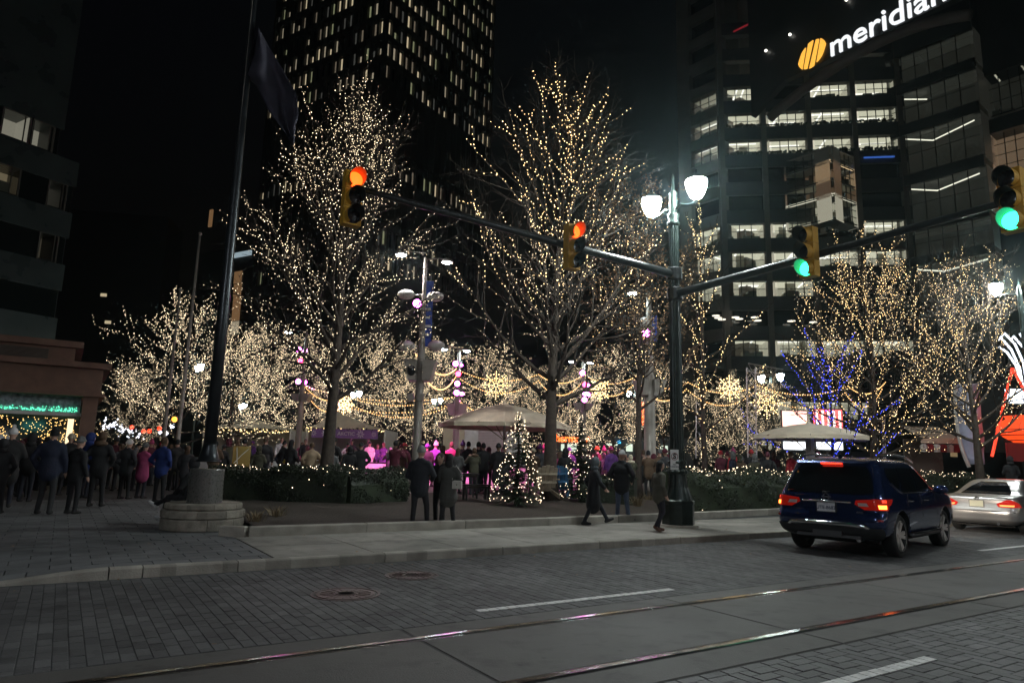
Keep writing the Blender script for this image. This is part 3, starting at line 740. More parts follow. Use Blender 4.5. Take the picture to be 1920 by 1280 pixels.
# ---- unseen facade added behind the viewer, its glow reflected in cars and rails
op = T('opposite_building', 'office building with lit shop fronts across the street behind the viewer', 'building', W(10, -17, 0))
m = MB(); wb(m, -30, 60, -26, -17, 0, 24); m.build('wall', M['facade'], op, world=True)
ro = random.Random(9); om = [glow('shop_window_light', (1., .85, .6), 1.6), glow('red_shop_sign', (1., .08, .05), 2.2), glow('teal_shop_sign', (.1, .9, .8), 1.6), glow('white_shop_window', (.9, .95, 1.), 1.8)]
for k in range(26):
    u0 = -26+k*3.2; k_ = ro.choice([0, 0, 3, 3, 1, 2]); m = MB(); h0 = ro.uniform(.6, 1.) if k_ in (0, 3) else 3.4; wb(m, u0, u0+ro.uniform(1.2, 2.6), -17, -16.9, h0, h0+(2.2 if k_ in (0, 3) else .7)); m.build('shop_window', om[k_], op, world=True)
for k in range(30):
    u0 = -26+(k % 15)*5.6; z0 = 7+(k//15)*4.4
    if ro.random() < .6: m = MB(); wb(m, u0, u0+1.8, -17, -16.9, z0, z0+2.2); m.build('window', winmats[ro.randint(0, 3)], op, world=True)  # upper glowing windows of the added facade
# ---- black block far down the left street with a few lit windows
O3 = D(190, 600, 130); fb_ = T('far_building', 'black distant building with two tiny lit windows left of the flagpoles', 'building', (O3.x, O3.y, 0)); f3 = Face(O3, 80)
m = MB(); f3.box(m, -16, 10, 0, 48, -10, 0); m.build('wall', M['towerwall'], fb_, world=True)
for x, y in ((194, 553), (202, 604)):
    a_, z_ = f3.pix(x, y); m = MB(); f3.box(m, a_-.5, a_+.6, z_-.3, z_+.3, .02, .1); m.build('window', winmats[0], fb_, world=True)
# ================================================================== TREES
def unit(v): return v/np.linalg.norm(v)
def rot_about(v, ax, a): return v*math.cos(a)+np.cross(ax, v)*math.sin(a)+ax*np.dot(ax, v)*(1-math.cos(a))
def perp(d, r):
    w_ = r.normal(size=3); w_ -= d*np.dot(w_, d); return unit(w_)
def poly(r, p, d, L, n, wob, up):
    pts = [p.copy()]; d = unit(d)
    for i in range(n):
        d = unit(d+r.normal(0, wob, 3)+np.array([0, 0, up])); p = p+d*(L/n); pts.append(p)
    return np.array(pts)
def grow(seed, H, crown, t0=.28, n1=30, n2=8, n3=5, n4=0, r0=.19, ang=(62, 18), up=.06, lead=1., fork=0):
    """branch list: (level, points, start radius, end radius); crown(t) = limb length at height fraction t"""
    r = np.random.default_rng(seed); B = []
    tr = poly(r, np.zeros(3), np.array([0, 0, 1.]), H*lead, 14, .014, .04)
    B.append((0, tr, r0, .018))
    for i in range(n1):
        t = t0+(.97-t0)*(i+r.uniform(-.3, .3))/n1; t = min(.97, max(t0, t)); k = t*14; j = int(k); p = tr[j]+(tr[min(14, j+1)]-tr[j])*(k-j)
        az = i*2.39996+r.uniform(-.4, .4); s = (t-t0)/(.97-t0); A = R_(ang[0]+(ang[1]-ang[0])*s+r.uniform(-9, 9))
        d = np.array([math.sin(A)*math.cos(az), math.sin(A)*math.sin(az), math.cos(A)])
        L = crown(s)*r.uniform(.8, 1.15); ra = max(.016, r0*(1-t)*.55)
        pr = poly(r, p, d, L, 9, .07, up); B.append((1, pr, ra, .009))
        for q in range(n2):
            f = .22+.74*(q+r.random())/n2; k2 = f*9; j2 = min(8, int(k2)); p2 = pr[j2]+(pr[j2+1]-pr[j2])*(k2-j2); dd = unit(pr[j2+1]-pr[j2])
            d2 = rot_about(dd, perp(dd, r), R_(r.uniform(28, 52))); L2 = L*.48*(1.1-f*.65)*r.uniform(.6, 1.25)
            se = poly(r, p2, d2, L2, 5, .12, up*.9); B.append((2, se, max(.009, ra*.42*(1-f*.5)), .005))
            for w3 in range(n3):
                f3 = .2+.78*(w3+r.random())/n3; k3 = f3*5; j3 = min(4, int(k3)); p3 = se[j3]+(se[j3+1]-se[j3])*(k3-j3); d3 = unit(se[j3+1]-se[j3])
                d4 = rot_about(d3, perp(d3, r), R_(r.uniform(25, 55))); te = poly(r, p3, d4, L2*r.uniform(.3, .55), 3, .16, up); B.append((3, te, .0065, .003))
                for w4 in range(n4):
                    j4 = r.integers(1, 4); d5 = unit(te[j4]-te[j4-1]); d6 = rot_about(d5, perp(d5, r), R_(r.uniform(25, 60)))
                    B.append((4, poly(r, te[j4-1], d6, L2*r.uniform(.12, .25), 2, .2, up), .0045, .002))
    return B
def limb_mesh(B, levels, name, mtl, sides, scale_r=1.):
    m = MB()
    for lv, pts, ra, rb in B:
        if lv in levels:
            n = len(pts); rr = [max(rb, ra+(rb-ra)*(i/(n-1))**.8)*scale_r for i in range(n)]
            if lv == 0: rr[0] *= 1.45; rr[1] *= 1.05
            m.tube(pts, rr, sides[lv], cap=lv == 0)
    return m.mesh(name, mtl, smooth=True)
def string_points(seed, B, levels, gap, zmin=0., lim=None, jit=.02, keep=1., zmax=1e9):
    r = np.random.default_rng(seed); out = []
    for lv, pts, ra, rb in B:
        if lv not in levels or r.random() > (keep if lv > 1 else 1.): continue
        g = gap[lv] if isinstance(gap, dict) else gap
        seg = np.linalg.norm(np.diff(pts, axis=0), axis=1); L = seg.sum(); s = r.uniform(0, g)
        cum = np.concatenate([[0], np.cumsum(seg)])
        while s < L:
            j = min(len(seg)-1, np.searchsorted(cum, s)-1 if s > 0 else 0); j = max(j, 0); t = (s-cum[j])/max(seg[j], 1e-6)
            p = pts[j]+(pts[j+1]-pts[j])*t; rr = ra+(rb-ra)*s/L
            if zmin < p[2] < zmax: out.append(p+unit(r.normal(size=3))*(rr+jit))
            s += g*r.uniform(.6, 1.4)
    out = np.array(out)
    if lim and len(out) > lim: out = out[r.choice(len(out), lim, replace=False)]
    return out
SD = {0: 10, 1: 6, 2: 4, 3: 3, 4: 3}
def tree(label, loc, seed, H, crown, bulbs, group='trees wound with warm lights', name='lit_tree', rz=0., twig=True, rs=1., leaf=None, **kw):
    B = grow(seed, H, crown, **kw)
    t = T(name, label, 'tree', loc, rz, group)
    link('trunk', limb_mesh(B, (0,), 'trunk', M['bark'], SD, rs), t)
    link('limbs', limb_mesh(B, (1,), 'limbs', M['bark'], SD, rs), t)
    link('crown', limb_mesh(B, (2, 3, 4) if twig else (2,), 'crown', M['twig'], SD, rs*1.15), t)
    for nm, pts, r_, mt in bulbs(B):
        if len(pts): link(nm, bulbs_mesh(pts, r_, nm, mt, np.random.default_rng(seed)), t, kind='stuff')
    if leaf: leaf(t, B)
    return t
def copy_tree(src, label, loc, rz, sc_=1.):
    r = src.copy(); COL.objects.link(r); r.location = loc; r.rotation_euler = (0, 0, rz); r.scale = (sc_,)*3; r['label'] = label
    for ch in src.children: c = ch.copy(); COL.objects.link(c); c.parent = r
    return r
# the two tall trees in the bed
p = G(607, 936, .33); HT = (D(640, 178, p.y).z-.3)*.865
tree('tall bare tree wound with warm lights, left of the middle lamp pole', (p.x, p.y, .3), 21, HT, lambda s: 1.6+3.9*math.sin(PI*min(1, .22+s*.62))**1.1*(1-s*.55),
     lambda B: [('string_lights', string_points(1, B, (1, 2), {1: .17, 2: .17}, 3.2, keep=.46), .0105, M['bulbw']), ('small_lights', string_points(2, B, (2, 3), {2: .18, 3: .26}, 3., keep=.34), .0078, M['bulbdim'])], r0=.22, n1=40, n2=9, n3=5, n4=1, t0=.26, ang=(64, 14), up=.055)
p = G(1030, 938, .33); HT = (D(1072, 150, p.y).z-.3)*.865
tree('tallest bare tree with golden lights in its upper crown, behind the middle traffic signal', (p.x, p.y, .3), 33, HT, lambda s: 1.7+4.2*math.sin(PI*min(1, .25+s*.6))*(1-s*.58),
     lambda B: [('string_lights', string_points(1, B, (0, 1, 2), {0: .14, 1: .17, 2: .19}, HT*.54, keep=.26), .0165, M['bulb']), ('small_lights', string_points(2, B, (1, 2, 3), {1: .26, 2: .24, 3: .35}, 3., keep=.22, zmax=HT*.72), .0098, M['bulbdim'])], r0=.25, n1=42, n2=9, n3=5, n4=1, t0=.24, ang=(62, 15), up=.06)
# oak holding its brown leaves behind the lamp post
def oakleaf(t, B):
    r = np.random.default_rng(3); m = MB()
    ends = [b[1] for b in B if b[0] in (2, 3)]
    for k in range(5200):
        pts = ends[r.integers(len(ends))]; c = pts[r.integers(1, len(pts))]+r.normal(0, .09, 3)
        if c[2] < 4.6: continue
        a = unit(r.normal(size=3)); b = perp(a, r); s = r.uniform(.035, .07); q = np.cross(a, b)*.35*s
        m.add([c-a*s, c+b*s*.45+q, c+a*s, c-b*s*.45+q], [(0, 1, 2, 3)])
    m.build('dry_leaves', M['dryleaf'], t, kind='stuff')
p = GX(1195, 870, 25.0, PZ)
tree('oak tree keeping dry brown leaves beside the tall street lamp', p, 44, 10.3, lambda s: 1.2+2.5*math.sin(PI*min(1, .3+s*.6)), lambda B: [('string_lights', string_points(5, B, (1, 2), {1: .3, 2: .5}, 2.5, keep=.4), .012, M['bulb'])], name='oak_tree', r0=.15, n1=26, n2=7, n3=5, n4=1, t0=.3, leaf=oakleaf, ang=(60, 25))
# slender tree right of the lamp
p = GX(1322, 870, 30.0, PZ)
tree('slender tree with a lit leader and few lit limbs right of the lamp post', p, 52, 13.0, lambda s: .8+3.6*(1-s)**.7, lambda B: [('string_lights', string_points(1, B, (0, 1), {0: .12, 1: .15}, 1.5), .019, M['bulb']), ('small_lights', string_points(2, B, (2,), .3, 1.5, keep=.35), .014, M['bulbdim'])], r0=.14, n1=16, n2=5, n3=4, t0=.2, ang=(62, 30), up=.08)
# right hand trees
p = GX(1640, 880, 31.0, PZ)
tree('broad bare tree with dense warm lights above the blue car', p, 61, 8.7, lambda s: 2.3+3.9*math.sin(PI*min(1, .3+s*.55))*(1-s*.35), lambda B: [('string_lights', string_points(1, B, (1, 2), {1: .17, 2: .17}, 2., keep=.46), .0145, M['bulb']), ('small_lights', string_points(2, B, (2, 3), {2: .2, 3: .3}, 2., keep=.24), .011, M['bulbdim'])], r0=.2, n1=36, n2=9, n3=5, t0=.2, ang=(74, 22), up=.07)
p = GX(1838, 880, 28.0, PZ)
tree('bare tree with warm lights in front of the light fan at the right edge', p, 72, 8.3, lambda s: 1.8+3.0*math.sin(PI*min(1, .3+s*.55))*(1-s*.35), lambda B: [('string_lights', string_points(1, B, (1, 2), {1: .18, 2: .18}, 2., keep=.4), .0135, M['bulb']), ('small_lights', string_points(2, B, (2, 3), {2: .2, 3: .3}, 2., keep=.2), .0105, M['bulbdim'])], r0=.2, n1=30, n2=8, n3=5, t0=.26, ang=(66, 18), up=.07)
p = GX(1562, 880, 27.0, PZ)
tree('small tree wrapped in bright blue lights in front of the screens', p, 81, 5.4, lambda s: 1.2+3.0*(1-s)**.6, lambda B: [('blue_lights', string_points(1, B, (0, 1), {0: .07, 1: .12}, .3), .015, M['bulbblue']), ('blue_small_lights', string_points(2, B, (2,), .2, .8, keep=.3), .011, M['bulbblue'])], name='blue_lit_tree', r0=.1, n1=15, n2=5, n3=3, t0=.14, ang=(64, 30), up=.05)
# spreading trees round the square, far side: one grown, the rest copied
p = GX(330, 850, 40.0, .13)
far0 = tree('spreading tree thick with warm lights right of the pavilion', p, 91, 8.6, lambda s: 2.0+3.4*math.sin(PI*min(1, .42+s*.5)), lambda B: [('string_lights', string_points(1, B, (1, 2, 3), {1: .2, 2: .2, 3: .25}, 1.2, keep=.9, lim=1900), .0142, M['bulbw']), ('small_lights', string_points(2, B, (2, 3), {2: .2, 3: .25}, 1., keep=.8, lim=1700), .0105, M['bulbdim'])], r0=.16, n1=26, n2=8, n3=4, twig=False, t0=.2, ang=(72, 20), up=.03)
p = GX(500, 850, 55., PZ)
far1 = tree('round lit tree behind the pale tent at left', p, 95, 9.6, lambda s: 2.0+3.2*math.sin(PI*min(1, .42+s*.5)), lambda B: [('string_lights', string_points(1, B, (1, 2, 3), {1: .2, 2: .2, 3: .25}, 1.5, keep=.9, lim=1800), .016, M['bulbw']), ('small_lights', string_points(2, B, (2, 3), {2: .2, 3: .25}, 1., keep=.8, lim=1600), .012, M['bulbdim'])], r0=.16, n1=26, n2=8, n3=4, twig=False, t0=.2, ang=(74, 20), up=.02)
for i, (x, Y, s, src, lab) in enumerate(((425, 47, .95, far0, 'lit tree just behind the tall dark flagpole'), (250, 52, .72, far0, 'lower lit tree close beside the pavilion corner'),
        (590, 58, 1.0, far1, 'lit tree behind the banner tent roof'), (690, 56, .95, far1, 'lit tree between the banner tent and the lamp pole'), (760, 60, 1.05, far0, 'lit tree directly behind the middle lamp pole'),
        (830, 58, .95, far1, 'lit tree behind the left edge of the big umbrella'), (1000, 60, .9, far0, 'lit tree behind the right edge of the big umbrella'), (1085, 57, .8, far1, 'lit tree behind the rightmost pink spotlight pole'),
        (1150, 55, .9, far1, 'lit tree left of the pale column'), (1245, 52, .85, far0, 'lit tree behind the lamp post shaft'), (1440, 44, .62, far1, 'low lit tree beside the screens'), (1380, 56, .8, far0, 'lit tree behind the stage truss'), (920, 62, 1.0, far1, 'lit tree behind the white kiosk'))):
    copy_tree(src, lab, GX(x, 850, Y, PZ if x > 400 else .13), i*1.3, s)
# ---- firs
def fir(label, px, py, H, seed, bulbs=230, wd=.95, z=.34):
    p = G(px, py, z); t = T('fir_tree', label, 'tree', p, 0, 'small firs with lights in the bed'); r = np.random.default_rng(seed)
    m = MB(); m.tube([(0, 0, -.1), (0, 0, H*.5), (0, 0, H)], [.055, .035, .006], 7); m.build('trunk', M['bark'], t)
    m = MB(); bp = []
    z_ = .18
    while z_ < H-.06:
        f = 1-z_/H; R0 = wd*f**.85*r.uniform(.85, 1.1)+.04; nb = max(5, int(13*f+5))
        for k in range(nb):
            az = r.uniform(0, 2*PI); L = R0*r.uniform(.75, 1.12); dr = r.uniform(-.22, .05)-.1*f
            d = np.array([math.cos(az), math.sin(az), dr]); st = np.array([0, 0, z_+r.uniform(-.05, .05)]); sd = np.array([-math.sin(az), math.cos(az), 0])
            m.tube([st, st+d*L], [.009, .003], 3, cap=False)
            ns = max(4, int(L/.045))
            for q in range(ns):
                s_ = (q+.6)/ns; c = st+d*L*s_; l2 = .05+.16*(1-s_)*L/wd*1.3
                for sg in (-1, 1):
                    e = unit(d*.75+sg*sd*.8+np.array([0, 0, r.uniform(-.15, .25)]))*l2*r.uniform(.7, 1.2); wv = np.cross(e, np.array([0, 0, 1.])); wv = unit(wv)*.019
                    m.add([c-wv, c+wv, c+e*.95+wv*.3, c+e*.95-wv*.3], [(0, 1, 2, 3)])
                up_ = np.array([0, 0, .05+.03*r.random()])+d*.05; m.add([c-sd*.011, c+sd*.011, c+up_+sd*.003, c+up_-sd*.003], [(0, 1, 2, 3)])
        z_ += .085+.05*f
    m.build('foliage', M['needle'], t)
    for k in range(bulbs):
        s_ = k/bulbs; zz = .12+(H-.12)*s_**1.25; a_ = s_*2*PI*9+r.normal(0, .25); R0 = (wd*(1-zz/H)**.85+.05)*r.uniform(.85, 1.05); bp.append((R0*math.cos(a_), R0*math.sin(a_), zz+r.normal(0, .09)))
    link('string_lights', bulbs_mesh(bp, .0125, 'string_lights', M['bulbfir'], r), t, kind='stuff')
fir('lit fir tree left of the broad trunk, in front of the umbrella', 970, 945, 2.6, 5, 240, .78)
fir('lit fir tree behind the walking person with the hood', 1088, 938, 2.7, 6, 170, .68)
fir('lit fir tree beside the lamp post, above the right hedge', 1325, 905, 2.8, 8, 90, .8, .4)
fir('narrow lit fir behind the blue car roof', 1625, 880, 2.6, 9, 90, .6, .45)
fir('narrow lit fir right of the blue car roof', 1700, 882, 2.6, 10, 90, .6, .45)
# ---- hedges
def hedge(label, a, b, wd, h, z, seed, nleaf, lights, lower=()):
    a, b = Vector(a), Vector(b); d = b-a; L = d.length; e = d.normalized(); n = Vector((-e.y, e.x, 0)); r = np.random.default_rng(seed)
    t = T('hedge', label, 'hedge', (a.x, a.y, z), 0, 'clipped hedges in the bed')
    def hz(s): return h*(1+.06*math.sin(s*1.7+seed)+.04*math.sin(s*4.1))
    m = MB(); ns = max(4, int(L/.5)); ring = [(-.42, 0), (-.44, .6), (-.34, .9), (.34, .9), (.44, .6), (.42, 0)]
    m.add([e*(L*i/ns)+n*(y*wd)+Z3*(q*hz(L*i/ns)) for i in range(ns+1) for y, q in ring], [(i*6+k, i*6+k+1, i*6+k+7, i*6+k+6) for i in range(ns) for k in range(5)]+[(5, 4, 3, 2, 1, 0), tuple(ns*6+k for k in range(6))])
    m.build('inner_branches', M['hedgeleaf'], t)
    lf = MB(); bp = []
    def surf(top):
        s = r.uniform(0, L); H_ = hz(s)
        if top or r.random() < .45: y = r.uniform(-.5, .5)*wd; q = H_*(1-.12*abs(y/wd*2)**3)
        else: y = -.5*wd*(1-.0); q = H_*r.uniform(.03, .98); y *= (.9+.1*math.sin(q*6+s*3))
        if n.dot(CAM-a) > 0: y = -y
        return e*s+n*(y+r.normal(0, .02))+Z3*(q+r.normal(0, .025))
    for k in range(nleaf):
        c = surf(False); A = unit(r.normal(size=3)); Bv = perp(A, r); s_ = r.uniform(.022, .045); A = Vector(A)*s_; Bv = Vector(Bv)*s_*.5
        lf.add([c-A, c+Bv, c+A, c-Bv], [(0, 1, 2, 3)])
    lf.build('foliage', M['hedgeleaf'], t, kind='stuff')
    for k in range(lights): bp.append(surf(r.random() < .8)+Vector((0, 0, .03)))
    if bp: link('string_lights', bulbs_mesh(bp, .0125, 'string_lights', M['bulbfir'], r), t, kind='stuff')
    return t
p0, p1 = G(408, 943, .25), G(668, 950, .25)
hedge('clipped hedge with white lights right of the flagpole plinth', p0+N*.5, p1+N*.5, 1.2, .98, .25, 3, 6500, 62)
p0, p1 = G(648, 950, .25), G(757, 946, .25)
hedge('unlit clipped hedge end left of the man in the dark coat', p0+N*.5, p1+N*.5, 1.2, .95, .25, 5, 3200, 9)
p0 = G(1288, 961, .25); 
hedge('hedge thick with warm lights from the lamp post to behind the blue car', p0+N*.55, p0+N*.75+S*8.5, 1.1, 1.18, .25, 8, 7000, 190)
hedge('lit hedge behind the silver car', p0+N*.8+S*8.7, p0+N*1.1+S*20, 1.1, 1.2, .25, 9, 5000, 170)
hedge('low dark hedge behind the person in the olive jacket', G(1150, 950, .25)+N*1.6, G(1262, 955, .25)+N*1.6, .9, .85, .25, 12, 2000, 26)
# ---- tufts of dry ornamental grass
def grass(label, px, py, h, seed, n=90, spread=.16):
    p = G(px, py, .26); t = MB(); r = np.random.default_rng(seed)
    for k in range(n):
        az = r.uniform(0, 2*PI); L = h*r.uniform(.6, 1.1); b = np.array([math.cos(az), math.sin(az), 0])*r.uniform(0, spread); ln = r.uniform(.1, .7)
        d = np.array([math.cos(az)*ln, math.sin(az)*ln, 1]); c1 = b+d*L*.5; c2 = b+d*L*.8+np.array([math.cos(az), math.sin(az), -.2])*L*.2; sd = np.array([-math.sin(az), math.cos(az), 0])*.006
        t.add([b-sd, b+sd, c1+sd, c1-sd, c2], [(0, 1, 2, 3), (3, 2, 4)])
    o = t.build('ornamental_grass', M['drygrass']); o.location = (p.x, p.y, .2); tag(o, label, 'grass tuft', 'dry grass tufts in the bed')
for i, (x, y, h, lab) in enumerate(((480, 976, .35, 'dry grass tuft close to the stone plinth'), (520, 968, .4, 'dry grass tuft in front of the lit hedge'), (330, 905, .9, 'tall dry grass left of the flagpole base'), (352, 915, .8, 'tall dry grass against the flagpole plinth'),
        (1140, 945, .55, 'dry grass tuft left of the man in the cap'), (1195, 950, .6, 'dry grass tuft between the cap man and lamp post'), (1215, 940, .5, 'dry grass tuft just left of the lamp post'), (425, 905, .7, 'dry grass right of the flagpole base'))):
    grass(lab, x, y, h, i+1)
# ================================================================== STREET FURNITURE
def along(P, e, px):
    """distance from P along e at which the point stands over image column px"""
    lo, hi = 0., 40.; P = Vector(P); s0 = proj(P)[0] < px
    for _ in range(50):
        t = (lo+hi)/2; q = proj(P+e*t)
        if q is None: hi = t; continue
        if (q[0] < px) == s0: lo = t
        else: hi = t
    return (lo+hi)/2
# ---- lamp post with two mast arms
LP = G(1272, 987, .13); LP = Vector((LP.x, LP.y, .13)); LY = LP.y
lamp = T('street_lamp', 'tall dark street lamp with two glowing lanterns and two signal mast arms', 'street lamp', LP)
zl = lambda y, x=1268: D(x, y, LY).z-.13
m = MB(); m.lathe([(.41, .02), (.41, .05), (.385, .06), (.385, .52), (.40, .54), (.40, .60), (.36, .63)], 8); m.build('pedestal', M['greenpaint'], lamp)
m = MB(); m.lathe([(.48, 0), (.46, .06)], 24); m.build('footing', M['kerb'], lamp)
m = MB(); m.lathe([(.35, .62), (.335, .68), (.30, .78), (.25, .92), (.225, 1.1), (.215, 1.22), (.26, 1.25), (.27, 1.29), (.23, 1.33), (.2, 1.36), (.2, 1.45), (.24, 1.48), (.24, 1.52), (.19, 1.56), (.19, 1.74)], 32, flute=.05); m.build('bell_base', M['greenpaint'], lamp, smooth=False)
ztop = zl(372)
m = MB(); m.lathe([(.172, 1.72), (.168, 1.9), (.15, 3.9), (.125, ztop-1.1), (.122, ztop-.75)], 32, flute=.09); m.build('shaft', M['greenpaint'], lamp)
m = MB(); m.lathe([(.122, ztop-.76), (.16, ztop-.72), (.165, ztop-.66), (.12, ztop-.62), (.15, ztop-.5), (.15, ztop-.44), (.1, ztop-.4), (.09, ztop+.1), (.11, ztop+.14), (.05, ztop+.2), (.03, ztop+.5), (.045, ztop+.56), (.001, ztop+.68)], 20); m.build('capital', M['greenpaint'], lamp, smooth=True)
for sg in (1, -1):
    e = -N*sg; m = MB(); a0 = Vector((0, 0, ztop-.35))
    m.tube([a0, a0+e*.25+Z3*.12, a0+e*.5+Z3*.02, a0+e*.72+Z3*.0, a0+e*.78+Z3*.1], [.035, .03, .028, .03, .05], 8); arm = m.build('lantern_arm', M['greenpaint'], lamp, smooth=True)
    c = a0+e*.78+Z3*.1
    m = MB(); m.lathe([(.05, -.02), (.12, .02), (.18, .11), (.24, .27), (.262, .39), (.25, .47)], 20, c); m.build('lantern_globe', M['lamp'], arm, smooth=True)
    m = MB(); m.lathe([(.265, .465), (.27, .48), (.21, .54), (.1, .62), (.05, .66), (.03, .74), (.001, .78)], 20, c); m.build('lantern_cap', M['greenpaint'], arm, smooth=True)
# arms
PL = LP+Z3*zl(515, 1266); eL = -S; tE = along(PL, eL, 560)
def armz(P, e, px, py):
    t = along(P, e, px); q = P+e*t; return t, D(px, py, q.y).z
t1, z1 = armz(PL, eL, 1095, 466); t2, z2 = armz(PL, eL, 850, 402)
def zat_left(t): return PL.z+(z2-PL.z)*t/t2
PRt = LP+Z3*zl(552, 1274); eR = -N; t3, z3 = armz(PRt, eR, 1490, 490); t4, z4 = armz(PRt, eR, 1840, 392)
def zat_right(t): return PRt.z+(z4-PRt.z)*t/t4
def mast(P, e, zat, tend, nm):
    m = MB(); n = 8; pts = [Vector((P.x, P.y, zat(tend*i/n)))+e*(tend*i/n)-LP for i in range(n+1)]
    m.tube(pts, [.105-.05*i/n for i in range(n+1)], 12); a = m.build(nm, M['blackpaint'], lamp, smooth=True)
    m = MB(); q = pts[0]; m.lathe([(.19, -.16), (.2, -.14), (.2, .14), (.19, .16)], 16, (0, 0, q.z)); m.build('clamp', M['blackpaint'], a)
mast(PL, eL, zat_left, along(PL, eL, 660)+.25, 'mast_arm'); mast(PRt, eR, zat_right, along(PRt, eR, 1912)+.6, 'mast_arm')
# no-standing sign on the shaft
sg_ = T('parking_sign', 'white no standing sign on the lamp post shaft', 'sign', LP+Vector((-.12, -.22, zl(880))), math.atan2(LP.x, -LP.y)*0+R_(10))
signw = mat('sign_white', (.7, .7, .68), .5); signk = mat('sign_black', (.01, .01, .01), .5); signr = mat('sign_red', (.16, .01, .01), .5)
hs = zl(843)-zl(880)
m = MB(); m.box((0, 0, hs/2), (.21, .006, hs)); m.build('plate', signw, sg_)
m = MB(); MX = Matrix.Rotation(PI/2, 3, 'X'); m.lathe([(.088, .004), (.088, .008), (.075, .008), (.075, .004)], 28, (0, 0, hs*.66), MX, cap=False); m.box((0, -.007, hs*.66), (.16, .003, .012), M=Matrix.Rotation(R_(-45), 3, 'Y')); m.build('red_ring', signr, sg_)
ROTX = Matrix.Rotation(PI/2, 4, 'X')
text_mesh('S', .17, .001, signk, 'sign_letter', sg_, Matrix.Translation((0, -.006, hs*.66)) @ ROTX, bold=.006)
text_mesh('NO\nSTANDING', .052, .001, signk, 'sign_wording', sg_, Matrix.Translation((0, -.006, hs*.2)) @ ROTX, bold=.001)
m = MB()
for zz in (.06, hs-.05): m.lathe([(.185, zz-.012), (.185, zz+.012)], 18, (.12, .22, 0))
m.build('band', M['greypole'], sg_)
# ---- traffic signals
def signal(P, e, zat, px, faces, on, label, dz=0.):
    t = along(P, e, px); q = P+e*t; z = zat(t); rz = math.atan2(faces.x, -faces.y)   # local -y is the face
    r = T('traffic_signal', label, 'traffic signal', (q.x, q.y, z-.52+dz), rz, 'traffic signals on the mast arms'); f = .14
    m = MB()
    for k in range(3): m.box((0, -f-.10+.0, .175+k*.345), (.335, .19, .335))
    m.box((0, -f+.03, .52), (.1, .09, .9)); hs_ = m.build('housing', M['signalyellow'], r)
    m = MB(); m.tube([(0, -f+.07, .3), (0, -f+.07, .9)], .03, 6); m.box((0, -.05, .52-dz), (.07, .2, .09)); m.build('bracket', M['blackpaint'], r)
    for k, nm in enumerate(('green', 'yellow', 'red')):
        zc_ = .175+k*.345; lens = MB(); lens.lathe([(.145, 0), (.142, .012), (.11, .03), (.06, .042), (.001, .046)], 24, (0, -f-.196, zc_), Matrix.Rotation(PI/2, 3, 'X'))
        lens.build('lens', M[on] if on == nm else M['lensoff'], r, smooth=True)
        v = MB(); prof = []
        n = 22; a0, a1 = R_(-62), R_(242); vs_ = []
        for i in range(n+1):
            a_ = a0+(a1-a0)*i/n; L = .10+.17*(.5+.5*math.sin(a_)); 
            for rad, yy in ((.158, -f-.195), (.155, -f-.195-L), (.15, -f-.195-L), (.15, -f-.195)): vs_.append((rad*math.cos(a_), yy, zc_+rad*math.sin(a_)))
        v.add(vs_, [(i*4+k_, i*4+k_+1, i*4+k_+5, i*4+k_+4) for i in range(n) for k_ in range(3)]+[(0, 1, 2, 3), (n*4+3, n*4+2, n*4+1, n*4)])
        for q_ in range(len(v.m)): v.m[q_] = 0 if q_ % 3 == 0 else 1
        v.build('visor', [M['signalyellow'], M['blackpaint'] if on != nm else mat('visor_inside', (.25, .14, .02), .6)], r)
    return r
signal(PL, eL, zat_left, 652, -N, 'red', 'traffic signal showing red, furthest left on the arm', -.34)
signal(PL, eL, zat_left, 1060, -N, 'red', 'traffic signal showing red in front of the tallest tree', -.12)
signal(PRt, eR, zat_right, 1530, -S, 'green', 'traffic signal showing green beside the office block')
signal(PRt, eR, zat_right, 1912, -S, 'green', 'traffic signal showing green at the right edge', -.1)
# ---- neighbouring lamps of the same kind along the street
def plain_lamp(p, h, label, globe, sc_=1., both=True):
    t = T('street_lamp', label, 'street lamp', p, 0, 'twin globe street lamps')
    m = MB(); m.lathe([(.3*sc_, 0), (.3*sc_, .5), (.18*sc_, 1.), (.11*sc_, 1.5), (.08*sc_, h-.4), (.1*sc_, h-.3), (.04, h), (.001, h+.3)], 12); m.build('post', M['greenpaint'], t, smooth=True)
    for sg in (1, -1):
        e = N*sg; a0 = Vector((0, 0, h-.35)); m = MB(); m.tube([a0, a0+e*.4+Z3*.1, a0+e*.75+Z3*.1], .03*sc_, 6); a = m.build('lantern_arm', M['greenpaint'], t); c = a0+e*.75+Z3*.1
        m = MB(); m.lathe([(.05, 0), (.15, .12), (.23, .36), (.22, .46)], 14, c); m.build('lantern_globe', globe, a, smooth=True)
        m = MB(); m.lathe([(.24, .455), (.2, .53), (.05, .66), (.001, .78)], 14, c); m.build('lantern_cap', M['greenpaint'], a, smooth=True)
    return t
pz_ = D(1893, 540, 25.); plain_lamp((pz_.x+.35, pz_.y, .13), pz_.z-.13+.1, 'street lamp glowing at the right edge over the silver car', M['lamp'])
for k, (x, y, Y, lab) in enumerate(((374, 690, 52, 'far twin lamp seen left of the flagpole'), (455, 762, 70, 'far twin lamp above the left tent'), (668, 740, 62, 'far twin lamp left of the middle pole'), (820, 752, 70, 'far twin lamp right of the middle pole'), (1190, 738, 62, 'far twin lamp left of the pale column'), (1445, 709, 46, 'far twin lamp under the stage truss'))):
    q = D(x, y, Y); plain_lamp((q.x, q.y, .3), q.z-.3, lab, M['lampfar'], 1.)
